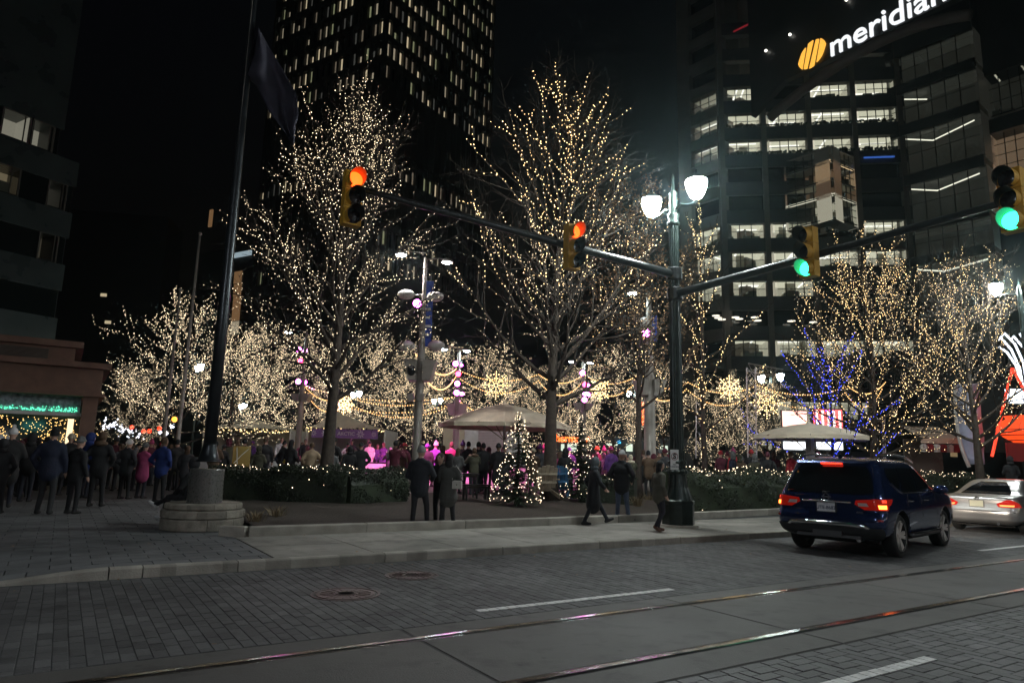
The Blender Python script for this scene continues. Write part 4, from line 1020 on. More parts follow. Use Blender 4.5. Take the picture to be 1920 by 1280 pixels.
for q, lab in ((W(-5.5, -1.2, .13), 'street lamp on the near pavement behind the viewer, left'), (W(17., -5.2, .13), 'street lamp on the near pavement, out of view at right')): plain_lamp(q, 8.2, lab, M['lampcool'])  # unseen lamps added to light the road from the near side
# ---- flagpole on its stone plinth
FP = Vector((-5.95, 13.75, .13)); c0 = G(378, 1003, .13)
pln = T('stone_plinth', 'round stepped stone plinth carrying the dark flagpole', 'plinth', FP)
def ringstones(r, z0, z1, n, off, bulge, nm, depth=.3):
    for k in range(n):
        a0, a1 = 2*PI*k/n+off+.006, 2*PI*(k+1)/n+off-.006; m = MB(); vs_ = []; q = 6
        for i in range(q+1):
            a_ = a0+(a1-a0)*i/q; ca, sa = math.cos(a_), math.sin(a_); bl = bulge*random.uniform(.4, 1.)
            for rr, zz in ((r-depth, z0), (r-.01, z0+.004), (r+bl, z0+.02), (r+bl, z1-.02), (r-.012, z1), (r-depth, z1)): vs_.append((rr*ca, rr*sa, zz))
        m.add(vs_, [(i*6+k_, i*6+k_+1, i*6+k_+7, i*6+k_+6) for i in range(q) for k_ in range(5)]+[(5, 4, 3, 2, 1, 0), tuple(q*6+k_ for k_ in range(6))])
        m.build(nm, M['stone'], pln)
ringstones(.75, .0, .215, 9, .35, .004, 'stone_block'); ringstones(.745, .22, .375, 9, .1, .02, 'stone_block'); ringstones(.70, .38, .49, 9, .5, .008, 'cap_stone', .5)
m = MB(); m.lathe([(.42, .0), (.42, .482)], 20); m.build('core', M['stone'], pln)
m = MB(); m.lathe([(.335, .49), (.335, .51), (.325, .52), (.315, 1.12), (.305, 1.14), (.001, 1.145)], 40); m.build('granite_drum', M['granite'], pln, smooth=False)
fp = T('flagpole', 'tall dark metal flagpole rising from the stone plinth', 'flagpole', FP+Z3*1.275)
m = MB(); m.lathe([(.24, 0), (.24, .03), (.2, .05), (.17, .16), (.135, .3), (.125, .36)], 24); m.build('base_flare', M['flagpole'], fp, smooth=True)
m = MB(); m.lathe([(.118, .3), (.115, 3.), (.06, 11.), (.058, 11.1)], 20); m.build('pole', M['flagpole'], fp, smooth=True)
m = MB(); m.sphere((0, 0, 11.2), .1, 12, 8); m.build('finial', M['flagpole'], fp, smooth=True)
m = MB(); m.tube([(.0, -.1, 1.), (.0, -.09, 5.), (.0, -.07, 10.9)], .006, 4); m.build('halyard', M['greypole'], fp)
fl = MB(); nx, ny = 18, 16; YF = FP.y-.05
ctrl = [((484, 50), (484, 52)), ((470, 110), (505, 90)), ((457, 140), (530, 130)), ((480, 160), (555, 175)), ((505, 210), (560, 215)), ((535, 250), (554, 235)), ((549, 275), (551, 272))]
for i in range(nx+1):
    t = i/nx*(len(ctrl)-1); j = min(len(ctrl)-2, int(t)); f_ = t-j
    A = (np.array(ctrl[j])*(1-f_)+np.array(ctrl[j+1])*f_)
    for k in range(ny+1):
        s = k/ny; x = A[0][0]*(1-s)+A[1][0]*s; y = A[0][1]*(1-s)+A[1][1]*s; fl.v.append(tuple(D(x, y, YF+.22*math.sin(s*7+i*.35)+.1*math.sin(i*.9))))
for i in range(nx):
    for k in range(ny): q = i*(ny+1)+k; fl.f.append((q, q+1, q+ny+2, q+ny+1)); fl.m.append(0)
flg = fl.build('flag', mat('dark_flag_cloth', (.035, .033, .05), .85, var=.2, scale=3), smooth=True); sm = flg.modifiers.new('solid', 'SOLIDIFY'); sm.thickness = .006
tag(flg, 'limp dark flag hanging from the tall flagpole', 'flag')
# slim pink-lit flagpoles by the pavilion
for (xb, xt, yt, Y, lab) in ((308, 333, 545, 33, 'thin pale flagpole nearer the pavilion, lit faintly pink'), (335, 366, 440, 30, 'thin pale flagpole just left of the thick dark one')):
    b = GX(xb, 812, Y, .13); tp = D(xt, yt, Y); h = tp.z-.13; t = T('flagpole', lab, 'flagpole', b, 0, 'slim pale flagpoles')
    m = MB(); m.lathe([(.16, 0), (.1, .3), (.095, .4), (.05, h)], 10); m.build('pole', M['greypole'], t, smooth=True); m = MB(); m.sphere((0, 0, h+.05), .09); m.build('finial', M['greypole'], t, smooth=True)
# ---- square's light poles with spotlights, speakers, banners
def pole_spot(c, aim, mtl, lightcol, power, parent, size=.17):
    """a stage light can on a yoke, with the lamp that shines out of it"""
    d = (Vector(aim)-Vector(c)).normalized(); q = d.to_track_quat('Z', 'Y').to_matrix(); m = MB()
    m.lathe([(.05, -.32), (size*.8, -.28), (size, -.05), (size, .02), (size*.93, .02), (size*.9, -.02)], 14, c, q); can = m.build('spotlight', M['blackpaint'], parent, smooth=True, world=True)
    m = MB(); m.lathe([(size*.9, -.01), (size*.5, .03), (.001, .045)], 14, c, q); m.build('lens', mtl, can, smooth=True)
    if power:
        L = bpy.data.lights.new('spot_lamp', 'SPOT'); L.energy = power; L.color = lightcol; L.spot_size = R_(50); L.spot_blend = .5; L.shadow_soft_size = .12
        o = bpy.data.objects.new('spot_lamp', L); COL.objects.link(o); o.parent = can; o.location = Vector(c)+d*.08; o.rotation_euler = (-d).to_track_quat('Z', 'Y').to_euler()
    return can
PINK, REDL = (1., .14, .5), (1., .06, .12)
rinkc = Vector((-4, 32.6, .6))
def light_pole(px, ybase, Y, ytop, label, r=.13, lamps=(), spots=(), planter=None, banner=None, speakers=(), floods=None):
    b = GX(px, ybase, Y, PZ); zt = D(px+ (ybase-ytop)*.05, ytop, Y).z; h = zt-PZ
    t = T('light_pole', label, 'light pole', b, 0, 'light poles round the square')
    m = MB(); m.lathe([(r*1.6, 0), (r*1.6, .4), (r, .5), (r*.9, h*.55), (r*.55, h*.8), (r*.4, h), (.001, h+.06)], 14); m.build('post', M['greypole'], t, smooth=True)
    for (dx, y, mt) in lamps:
        q = D(px+dx, y, Y)-b; q.y = 0; m = MB(); m.tube([(0, 0, q.z+.1), (q.x*.6, 0, q.z+.15), (q.x, 0, q.z+.12)], .025, 6); a = m.build('lamp_arm', M['greypole'], t)
        m = MB(); m.lathe([(.05, .16), (.2, .1), (.26, .03), (.25, .0)], 14, (q.x, 0, q.z)); m.build('lamp_hood', M['greypole'], a, smooth=True)
        m = MB(); m.lathe([(.001, -.05), (.14, -.04), (.2, 0), (.001, .02)], 14, (q.x, 0, q.z)); m.build('lamp_lens', mt, a, smooth=True)
    for (dx, y, kind, pw) in spots:
        c = D(px+dx, y, Y); pole_spot(c+Vector((0, -.3, 0)), (CAM+Vector((c.x*.35, 4, -1)) if kind[0] == 'c' else rinkc), M['pinklamp'] if 'p' in kind else M['redlamp'], PINK if 'p' in kind else REDL, 0, t)
        if pw:
            L = pole_spot(c+Vector((.25, .2, 0)), rinkc+Vector(((px-800)*.012, 3.6 if Y > 35 else 0, 0)), M['pinklamp'], PINK if 'p' in kind else REDL, pw, t)
    if planter:
        y0, y1 = planter; z0, z1 = D(px, y1, Y).z-PZ, D(px, y0, Y).z-PZ
        for sx in (-1, 1):
            m = MB(); m.prism([(sx*.12, z0), (sx*.12, z1), (sx*.62, z1), (sx*.42, z0)][::sx], .8, Matrix(((1, 0, 0, 0), (0, 0, -1, .4), (0, 1, 0, 0), (0, 0, 0, 1)))); m.build('speaker_cabinet', M['greypole'] if sx < 0 else M['greypole'], t)
    if banner:
        x0, x1, y0, y1 = banner; a, c = D(x0, y0, Y)-b, D(x1, y1, Y)-b
        m = MB(); m.box(((a.x+c.x)/2, -.02, (a.z+c.z)/2), (abs(c.x-a.x), .02, abs(a.z-c.z))); bo = m.build('banner', M['bluecloth'], t)
        m = MB(); m.tube([(0, 0, a.z), (c.x*1.02, 0, a.z)], .018, 5); m.tube([(0, 0, c.z), (c.x*1.02, 0, c.z)], .018, 5); m.build('banner_rod', M['greypole'], bo)
        m = MB(); hh_ = abs(a.z-c.z); r7 = random.Random(int(px))
        for k in range(5): m.box(((a.x+c.x)/2+r7.uniform(-.03, .03), -.034, c.z+hh_*(.18+.13*k)), (abs(c.x-a.x)*r7.uniform(.4, .7), .004, hh_*.035))
        m.build('banner_print', signw, bo)
    for (dx, y) in speakers:
        c = D(px+dx, y, Y)-b; sx = 1 if dx > 0 else -1; m = MB(); m.sphere((c.x, 0, c.z), (.34, .22, .2), 12, 8); m.tube([(0, 0, c.z), (c.x-.2*sx, 0, c.z)], .03, 5); m.build('camera_dome', M['white'], t, smooth=True)
    if floods:
        for dx in (-9, 9):
            c = D(px+dx, floods, Y)-b; m = MB(); m.box((c.x, -.1, c.z), (.24, .3, .26), M=Matrix.Rotation(.3*(1 if dx > 0 else -1), 3, 'Y')); m.build('floodlight', M['greypole'], t)
        c = D(px, floods+8, Y)-b; m = MB(); m.tube([(-.45, 0, c.z), (.45, 0, c.z)], .025, 5); m.build('cross_bar', M['greypole'], t)
    return t
light_pole(780, 868, 26, 484, 'tall pale light pole with two floodlights and blue banner, mid picture', .17, lamps=((-28+0, 478, M['flood']), (58, 492, glow('dim_flood_lens', (1., .93, 1.), 14, 'AUTO'))), planter=(676, 714), banner=(795, 808, 527, 650), speakers=((-18, 552), (36, 556), (-18, 648), (38, 648)), floods=745, spots=((4, 572, 'cp', 4200), (-6, 700, 'p', 3000)))
light_pole(556, 866, 43, 622, 'light pole with pink and red spotlights behind the left tree', .2, lamps=((-15, 623, M['lampfar']),), spots=((7, 657, 'cp', 4200), (10, 678, 'cr', 0), (6, 716, 'cp', 4200)), planter=(738, 752))
light_pole(853, 866, 40, 655, 'light pole with a column of pink spotlights above the big umbrella', .2, lamps=((-20, 655, M['lampfar']), (22, 658, M['lampfar'])), spots=((2, 683, 'cp', 4200), (7, 702, 'cr', 0), (5, 720, 'cp', 0), (4, 737, 'cp', 4200)), planter=(757, 778))
light_pole(1093, 866, 42, 676, 'light pole with pink and red spotlights right of the tallest trunk', .2, lamps=((-20, 678, M['lampfar']), (14, 680, M['lampfar'])), spots=((-2, 700, 'cp', 0), (3, 722, 'cr', 3500), (3, 738, 'cp', 4000), (2, 750, 'cp', 0)), planter=(756, 768))
light_pole(1219, 866, 27, 550, 'thick pale column pole with blue banner left of the lamp post', .24, lamps=((-33, 550, M['lampfar']),), spots=((-10, 627, 'cp', 4200),), planter=(712, 742), banner=(1214, 1232, 592, 640), speakers=((-14, 604),))
# ---- strings of bulbs hung in swags
def swag(a, b, sag, label, n=46, r=.03):
    a, b = Vector(a), Vector(b); t = T('light_swag', label, 'string lights', a, 0, 'swags of round bulbs over the square'); pts = []; wi = []
    for i in range(n+1):
        s = i/n; p = a+(b-a)*s-Z3*(4*sag*s*(1-s)); wi.append(p-a); pts.append(p-a-Z3*.05)
    m = MB(); m.tube(wi, .008, 3); m.build('cable', M['blackpaint'], t); link('bulbs', bulbs_mesh(pts, r, 'bulbs', M['bulborange']), t, kind='stuff')
A = [D(570, 722, 43), D(650, 742, 44), D(720, 755, 43), D(853, 742, 40), D(855, 690, 40), D(935, 683, 41), D(945, 765, 41), D(1010, 700, 41), D(1095, 700, 42), D(1195, 702, 40), D(1290, 715, 40), D(1420, 720, 40), D(1590, 722, 39), D(1660, 715, 38), D(780, 662, 26)]
k = 0
for (i, j, nm) in ((0, 1, 'left pink pole and the tree trunk'), (1, 3, 'trunk and the middle pink pole'), (0, 3, 'two pink poles on the left'), (14, 4, 'tall pale pole and pink pole'), (4, 7, 'middle pink pole and the tallest tree'), (3, 6, 'pink pole and the umbrella peak'), (7, 8, 'tallest tree and right pink pole'), (8, 9, 'right pink pole and pale column'), (9, 10, 'pale column and lamp post'), (10, 11, 'lamp post and stage truss'), (11, 12, 'stage truss and the screens'), (12, 13, 'screens and the broad right tree')):
    for q, ws in enumerate(('upper', 'lower')):
        swag(A[i]+Vector((0, q*.4, -q*.35)), A[j]+Vector((0, q*.4, -q*.35)), .55+.35*q, ws+' swag of bulbs between '+nm, n=int(26+(A[j]-A[i]).length*2.2), r=.036)
# ---- lit snowflake stars
def starlight(px, py, Y, R0, label):
    c = D(px, py, Y); t = MB(); pts = []
    for k in range(8):
        a_ = k*PI/4
        for s in np.linspace(.15, 1, 7): pts.append((s*R0*math.cos(a_), 0, s*R0*math.sin(a_)))
        for s in (.45, .7):
            for da in (-.22, .22): pts.append((s*R0*1.15*math.cos(a_+da), 0, s*R0*1.15*math.sin(a_+da)))
    o = T('snowflake_light', label, 'light decoration', c, 0, 'lit snowflakes hung over the square'); link('bulbs', bulbs_mesh(pts, .034, 'bulbs', M['bulb']), o, kind='stuff')
    m = MB()
    for k in range(4): a_ = k*PI/4; v = Vector((math.cos(a_), 0, math.sin(a_)))*R0; m.tube([-v, v], .01, 3)
    m.build('frame', M['blackpaint'], o)
for a_ in ((930, 722, 42, .85, 'lit snowflake above the big umbrella'), (645, 758, 42, .6, 'lit snowflake right of the left tree trunk'), (1125, 730, 42, .7, 'lit snowflake right of the right pink pole'), (1368, 728, 40, .75, 'lit snowflake left of the stage truss'), (1437, 755, 40, .9, 'lit snowflake above the right umbrella')): starlight(*a_)
# ---- umbrellas
def umbrella(pxc, peak, px0, px1, yedge, Y, label, pr=.05, sides=8):
    pk = D(pxc, peak, Y); e0, e1 = D(px0, yedge, Y), D(px1, yedge, Y); Rr = (e1.x-e0.x)/2; cx = (e0.x+e1.x)/2; ze = (e0.z+e1.z)/2-PZ; zp = pk.z-PZ
    t = T('patio_umbrella', label, 'umbrella', (cx, Y, PZ), R_(22.5), 'large cream umbrellas on the square')
    m = MB(); n = sides; vs_ = []; rings = ((0.02, zp), (.3, zp-.16*(zp-ze)), (.65, zp-.52*(zp-ze)), (1., ze))
    for f, z in rings:
        for k in range(n*4):
            a_ = 2*PI*k/(n*4); cr = (math.cos(PI/n)/math.cos(((a_+PI/n) % (2*PI/n))-PI/n)) if True else 1
            sg2 = .05*f*abs(math.sin(a_*n/2)); vs_.append((Rr*f*cr*math.cos(a_), Rr*f*cr*math.sin(a_), z-sg2*.0+(.06*f*(cr-.96))))
    N4 = n*4
    m.add(vs_, [(i*N4+k, i*N4+(k+1) % N4, (i+1)*N4+(k+1) % N4, (i+1)*N4+k) for i in range(3) for k in range(N4)]); c = m.build('canopy', M['canvas'], t, smooth=False); sd = c.modifiers.new('t', 'SOLIDIFY'); sd.thickness = .01
    m = MB(); vs_ = []
    for k in range(N4):
        a_ = 2*PI*k/N4; cr = (math.cos(PI/n)/math.cos(((a_+PI/n) % (2*PI/n))-PI/n)); 
        for z in (ze+.06*(cr-.96), ze-.14): vs_.append((Rr*1.002*cr*math.cos(a_), Rr*1.002*cr*math.sin(a_), z))
    m.add(vs_, [(k*2, k*2+1, ((k+1) % N4)*2+1, ((k+1) % N4)*2) for k in range(N4)]); m.build('valance', M['canvas'], t)
    m = MB(); m.tube([(0, 0, 0), (0, 0, zp)], pr, 10); m.build('mast', M['white'], t, smooth=True)
    for k in range(n):
        a_ = 2*PI*k/n; v = Vector((math.cos(a_), math.sin(a_), 0)); m = MB(); m.tube([v*.03+Z3*(zp-.12), v*Rr*.97+Z3*(ze-.02)], .018, 4); m.tube([v*pr+Z3*(ze-.55), v*Rr*.5+Z3*(zp-.52*(zp-ze)-.12)], .016, 4); m.build('rib', M['wood'], t)
    m = MB(); m.lathe([(.09, 0), (.1, .05), (.04, .1), (.06, .16), (.001, .22)], 10, (0, 0, zp-.02)); m.build('finial', M['canvas'], t)
    m = MB(); m.lathe([(.4, .0), (.4, .08), (.1, .1), (.08, .4)], 16); m.build('foot', M['blackpaint'], t)
umbrella(944, 758, 822, 1070, 797, 27, 'large cream umbrella in front of the white kiosk')
umbrella(1520, 794, 1413, 1622, 818, 27, 'cream umbrella in front of the bright screens', .16)
# ---- tents
garl = mat('garland', (.02, .03, .015), .9)
def tent(x0, x1, xpk, ypk, yev, Y, label, banner=None, depth=5.):
    a, b = D(x0, yev, Y), D(x1, yev, Y); pk = D(xpk, ypk, Y+depth/2); ze = (a.z+b.z)/2; t = T('tent', label, 'tent', ((a.x+b.x)/2, Y+depth/2, PZ), 0, 'white tents beyond the rink')
    m = MB(); c = [(a.x, Y, ze), (b.x, Y, ze), (b.x, Y+depth, ze), (a.x, Y+depth, ze)]; vs_ = []; n = 6
    for i in range(4):
        p, q = Vector(c[i]), Vector(c[(i+1) % 4])
        for k in range(n):
            e = p+(q-p)*(k/n)
            for j in range(5):
                s = j/4; z = ze+(pk.z-ze)*(s**1.35); vs_.append((e.x+(pk.x-e.x)*s, e.y+(pk.y-e.y)*s, z))
    L = 4*n
    m.add(vs_, [(i*5+j, ((i+1) % L)*5+j, ((i+1) % L)*5+j+1, i*5+j+1) for i in range(L) for j in range(4)]); m.build('roof', M['canvas'], t, world=True)
    m = MB()
    for (x, y) in ((a.x, Y), (b.x, Y), (b.x, Y+depth), (a.x, Y+depth)): m.tube([(x, y, PZ), (x, y, ze)], .05, 6)
    m.build('posts', M['white'], t, world=True)
    m = MB(); m.box(((a.x+b.x)/2, Y+depth-.1, (PZ+ze)/2), (b.x-a.x-.2, .03, ze-PZ)); m.box((b.x-.05, Y+depth/2, (PZ+ze)/2), (.03, depth-.3, ze-PZ)); m.box((a.x+.05, Y+depth/2, (PZ+ze)/2), (.03, depth-.3, ze-PZ)); m.build('side_wall', M['white'], t, world=True)
    m = MB(); r = np.random.default_rng(int(x0)); bp = []
    for i in range(160):
        s = i/159; p = Vector(c[0])+(Vector(c[1])-Vector(c[0]))*s-Z3*(.08+.1*abs(math.sin(s*9))); 
        for q in range(2): v = Vector(r.normal(0, .07, 3)); m.add([p+v, p+v+Vector(r.normal(0, .09, 3)), p+v+Vector(r.normal(0, .09, 3))], [(0, 1, 2)])
        if i % 3 == 0: bp.append(p+Vector((r.normal(0, .05), -.12, r.normal(0, .07))))
    g_ = m.build('garland', garl, t, world=True); link('garland_bulbs', bulbs_mesh(bp, .03, 'b', M['bulb']), g_, kind='stuff')
    if banner:
        bx0, bx1, by0, by1, wd = banner; p0, p1 = D(bx0, by0, Y-.15), D(bx1, by1, Y-.15); m = MB(); m.box(((p0.x+p1.x)/2, Y-.15, (p0.z+p1.z)/2), (p1.x-p0.x, .02, p0.z-p1.z)); bo = m.build('banner', mat('purple_banner', (.22, .12, .34), .7), t, world=True)
        sil = mat('silver_print', (.55, .5, .6), .6); o = text_mesh(wd, (p0.z-p1.z)*.55, .004, sil, 'banner_wording', bo, Matrix.Translation(((p0.x+p1.x)/2+.1, Y-.175, (p0.z+p1.z)/2)) @ ROTX, bold=.01)
        for fx, sz in ((.2, .42), (.74, .46), (.94, .3), (.03, .35)):
            m = MB(); cx_ = p0.x+(p1.x-p0.x)*fx
            for k in range(8):
                a_ = k*PI/4; d = Vector((math.cos(a_), 0, math.sin(a_))); e = Vector((-math.sin(a_), 0, math.cos(a_))); cc = Vector((cx_, Y-.17, (p0.z+p1.z)/2)); s = sz*(p0.z-p1.z)
                m.add([cc+d*s*.15, cc+d*s*.6+e*s*.18, cc+d*s*1.05, cc+d*s*.6-e*s*.18], [(0, 1, 2, 3)])
            m.build('snowflake_print', sil, bo)
tent(383, 545, 470, 784, 803, 46, 'white tent with garland left of the pink spotlight pole')
tent(576, 722, 632, 771, 803, 46, 'white tent with a purple snowflake banner behind the rink', (585, 708, 803, 823, 'ARCTIC'))
# ---- kiosk with roller shutter behind the umbrella
Y = 47.; a, b = D(832, 798, Y), D(968, 872, Y)
ki = T('kiosk', 'white kiosk with a closed roller shutter behind the big umbrella', 'kiosk', ((a.x+b.x)/2, Y+1.5, PZ))
m = MB(); m.box(((a.x+b.x)/2, Y+1.5, (a.z+PZ)/2), (b.x-a.x, 3, a.z-PZ)); m.build('wall', mat('cream_kiosk', (.62, .58, .4), .7), ki, world=True)
m = MB(); x0, x1 = D(882, 820, Y).x, D(962, 820, Y).x; m.box(((x0+x1)/2+.1, Y-.05, (a.z+PZ)/2), (x1-x0+1.0, .08, a.z-PZ)); m.build('front_panel', M['white'], ki, world=True)
x0, x1 = D(897, 820, Y).x, D(950, 820, Y).x; zt = D(900, 801, Y).z
for i in range(26):
    z = PZ+.6+(zt-PZ-.6)*i/26; m = MB(); m.box(((x0+x1)/2, Y-.12, z+.05), (x1-x0, .03, .085), M=Matrix.Rotation(.25, 3, 'X')); m.build('shutter_slat', M['shutter'], ki, world=True)
# ---- row of shops far behind with lit fronts
sh = T('shop_row', 'distant row of lit shop fronts behind the right pink pole', 'shop', D(1150, 850, 66)-Z3*2)
lit_shop = glow('lit_shop_front', (.85, 1., .8), .7)
m = MB(); a, b = D(1040, 815, 66), D(1300, 868, 66); m.box(((a.x+b.x)/2, 69, (a.z+PZ)/2), (b.x-a.x, 6, a.z-PZ)); m.build('wall', M['facadedark'], sh, world=True)
for (x0, x1, y0, y1, c) in ((1052, 1058, 832, 845, None), (1064, 1081, 832, 846, None), (1136, 1158, 831, 835, None), (1174, 1186, 832, 846, None), (1238, 1252, 835, 850, None)):
    p0, p1 = D(x0, y0, 65.9), D(x1, y1, 65.9); m = MB(); m.box(((p0.x+p1.x)/2, 65.9, (p0.z+p1.z)/2), (p1.x-p0.x, .1, p0.z-p1.z)); m.build('lit_window', lit_shop, sh, world=True)
orng = glow('orange_sign', (1., .16, .02), 2.2)
p0 = D(1068, 822, 65.8); o = text_mesh('pharmacy', .95, .02, orng, 'shop_sign', sh, Matrix.Translation(p0) @ ROTX, bold=.03); o.matrix_parent_inverse = sh.matrix_basis.inverted()
p0, p1 = D(1157, 825, 65.8), D(1164, 831, 65.8); m = MB(); m.box(((p0.x+p1.x)/2, 65.8, (p0.z+p1.z)/2), (p1.x-p0.x, .1, p0.z-p1.z)); m.build('blue_sign', glow('cyan_sign', (.05, .5, 1.), 1.5), sh, world=True)
m = MB()
for y in (758, 770, 781, 792): c = D(1202, y, 60); m.box(c, (.5, .1, .42))
o = m.build('neon_sign', glow('orange_neon', (1., .14, .02), 2.), None); tag(o, 'vertical orange neon sign left of the pale column', 'sign')
# ---- screens, stage truss, stall at right
for (x0, x1, y0, y1, mt, lab) in ((1467, 1513, 770, 800, glow('red_white_screen', (1., .5, .42), 2.), 'red and white video screen above the right umbrella, left half'), (1525, 1580, 767, 806, glow('red_stripe_screen', (1., .12, .12), 1.5), 'red striped video screen behind the blue tree'), (1469, 1513, 819, 843, glow('white_screen', (.92, .96, 1.), 2.2, 'AUTO'), 'bright white screen under the umbrella, left of its mast'), (1531, 1580, 819, 843, glow('white_screen_b', (.92, .96, 1.), 2.0, 'AUTO'), 'bright white screen under the umbrella, right of its mast')):
    Y = 36.; p0, p1 = D(x0, y0, Y), D(x1, y1, Y); t = T('video_screen', lab, 'screen', ((p0.x+p1.x)/2, Y, PZ), 0, 'screens on the stage'); cz = (p0.z+p1.z)/2-PZ; wd, h = p1.x-p0.x, p0.z-p1.z
    m = MB(); m.box((0, 0, cz), (wd, .1, h)); m.build('panel', mt, t); m = MB(); m.box((0, .12, cz), (wd+.12, .1, h+.12)); m.tube([(0, .2, 0), (0, .2, cz)], .06, 6); m.build('frame', M['blackpaint'], t)
    if 'striped' in lab:
        m = MB(); 
        for k in range(5): m.box((-wd/2+wd*(.1+.2*k), -.06, cz), (wd*.07, .02, h*.9))
        m.build('white_stripes', glow('white_stripe', (1., .85, .8), 2.2), t)
def truss(p, q, wd, label, parent=None):
    p, q = Vector(p), Vector(q); d = (q-p).normalized(); x = d.cross(Vector((.3, 1, .2))).normalized()*wd/2; y = d.cross(x).normalized()*wd/2; L = (q-p).length; n = max(3, int(L/wd/1.2)); m = MB()
    cs = [x+y, x-y, -x-y, -x+y]
    for c in cs: m.tube([p+c, q+c], .03, 5)
    for i in range(n):
        for k in range(4): m.tube([p+d*(L*i/n)+cs[k], p+d*(L*(i+1)/n)+cs[(k+1) % 4]], .014, 3)
    return m
tm = mat('aluminium_truss', (.55, .5, .55), .35, .8)
st = T('stage_truss', 'aluminium stage truss frame left of the right umbrella', 'truss', GX(1410, 870, 38, PZ))
for a, b in (((1411, 870, 38), (1408, 690, 38)), ((1408, 690, 38), (1460, 698, 40)), ((1312, 860, 44), (1312, 752, 44)), ((1650, 880, 36), (1648, 780, 36))):
    pa_, pb_ = D(*a), D(*b); truss(pa_, pb_, .45, '').build('truss_beam', tm, st, world=True)
Y = 40; p0, p1 = D(1725, 805, Y), D(1800, 822, Y); stl = T('food_stall', 'stall with a pale scalloped awning right of the blue car roof', 'stall', ((p0.x+p1.x)/2, Y, PZ))
m = MB(); m.add([(p0.x, Y, p1.z), (p1.x, Y, p1.z), (p1.x, Y+2, p0.z+.3), (p0.x, Y+2, p0.z+.3)], [(0, 1, 2, 3)]); m.box(((p0.x+p1.x)/2, Y, p1.z-.15), (p1.x-p0.x, .04, .3)); m.build('awning', M['canvas'], stl, world=True)
m = MB(); m.box(((p0.x+p1.x)/2, Y+1.8, (PZ+p1.z)/2), (p1.x-p0.x, .1, p1.z-PZ)); m.box(((p0.x+p1.x)/2, Y+.2, PZ+.5), (p1.x-p0.x, .4, 1.)); m.build('counter', M['louver'], stl, world=True)
m = MB(); c = D(1788, 845, Y+1.7); m.box(c, (.4, .05, .7)); m.build('lit_hatch', glow('stall_hatch', (1., .7, .35), .14), stl, world=True)
for k in range(6):
    m = MB(); xx = p0.x+(p1.x-p0.x)*(k+.5)/6; m.lathe([(.16, -.45), (.2, -.1), (.1, 0)], 8, (xx, Y+.1, p1.z-.35)); m.build('hanging_goods', [M['white'], mat('red_goods', (.3, .02, .03), .7)][k % 2], stl, world=True)
Y = 37; bs = T('inflatable_arch', 'tall pale curved arch panel beside the right tree', 'arch', GX(1810, 880, Y, PZ))
for (xa, xb) in ((1793, 1836),):
    m = MB(); vs_ = []
    for i in range(13):
        t_ = i/12; y = 720+150*t_; xl = 1793+25*t_**3; xr = xl+ (40 if t_ < .7 else 40*(1-(t_-.7)*1.2)); bl = .5*math.sin(PI*min(1, t_*1.2))
        for x, dy in ((xl, 0), ((xl+xr)/2, -bl), (xr, 0)): vs_.append(D(x, y, Y+dy))
    m.add(vs_, [(i*3+k, i*3+k+1, i*3+k+4, i*3+k+3) for i in range(12) for k in range(2)]); o = m.build('panel', mat('pale_blue_vinyl', (.5, .55, .75), .5, var=.2, scale=2), bs, smooth=True, world=True); so = o.modifiers.new('s', 'SOLIDIFY'); so.thickness = .15
    m = MB(); m.tube([D(1791+26*(i/10)**3, 715+160*i/10, Y-.1) for i in range(11)], .09, 6); m.build('edge_tube', M['white'], bs, world=True)
Y = 36; kt = T('kettle_display', 'huge glowing red kettle hung under a red tripod at the right edge', 'decoration', GX(1905, 880, Y, PZ))
redk = glow('glowing_red_wire', (1., .07, .01), 1.0, 'AUTO')
c = D(1930, 830, Y); rr = D(1930, 810, Y).x-D(1880, 810, Y).x; z0 = D(1930, 832, Y).z; z1 = D(1930, 780, Y).z; h_ = z1-z0
m = MB(); m.lathe([(.4*rr, 0), (.8*rr, h_*.25), (1.*rr, h_*.5), (.9*rr, h_*.75), (.65*rr, h_*.9), (.72*rr, h_)], 24, (c.x, Y, z0)); m.build('kettle', redk, kt, smooth=True, world=True)
m = MB()
for q in range(5):
    f_ = (q+.6)/5.4; rq = rr*(.55+.47*math.sin(PI*min(.95, f_+.05))); m.lathe([(rq, z0+h_*f_-.02), (rq, z0+h_*f_+.02)], 24, (c.x, Y, 0))
m.build('wire_ring', mat('dark_red_wire', (.2, .01, .01), .5), kt, world=True)
m = MB(); m.tube([D(1860, 855, Y-.6), D(1898, 690, Y)], .07, 6); m.tube([D(1898, 690, Y), D(1985, 850, Y)], .07, 6); m.build('tripod_leg', glow('red_tube', (1., .05, .015), 1.3), kt, world=True)
m = MB(); m.box(D(1945, 848, Y-.3), (3.2, .1, .95)); m.build('skirt_banner', mat('red_banner', (.35, .03, .03), .7), kt, world=True)
Y = 39; ws = T('light_fan', 'fan of white light tubes above a bright sign at the right edge', 'light decoration', GX(1915, 880, Y, PZ)); wt = glow('white_tube_light', (.82, .9, 1.), 2.4, 'AUTO'); m = MB()
for (pts) in ([(1918, 725), (1912, 690), (1896, 655), (1876, 632)], [(1926, 725), (1919, 680), (1903, 645), (1884, 625), (1872, 637)], [(1914, 715), (1905, 685), (1888, 660), (1873, 650)], [(1935, 700), (1922, 655), (1900, 630), (1895, 638)], [(1945, 700), (1932, 655), (1912, 625)]):
    m.tube([D(x, y, Y) for x, y in pts], .06, 5)
m.build('light_tube', wt, ws, world=True)
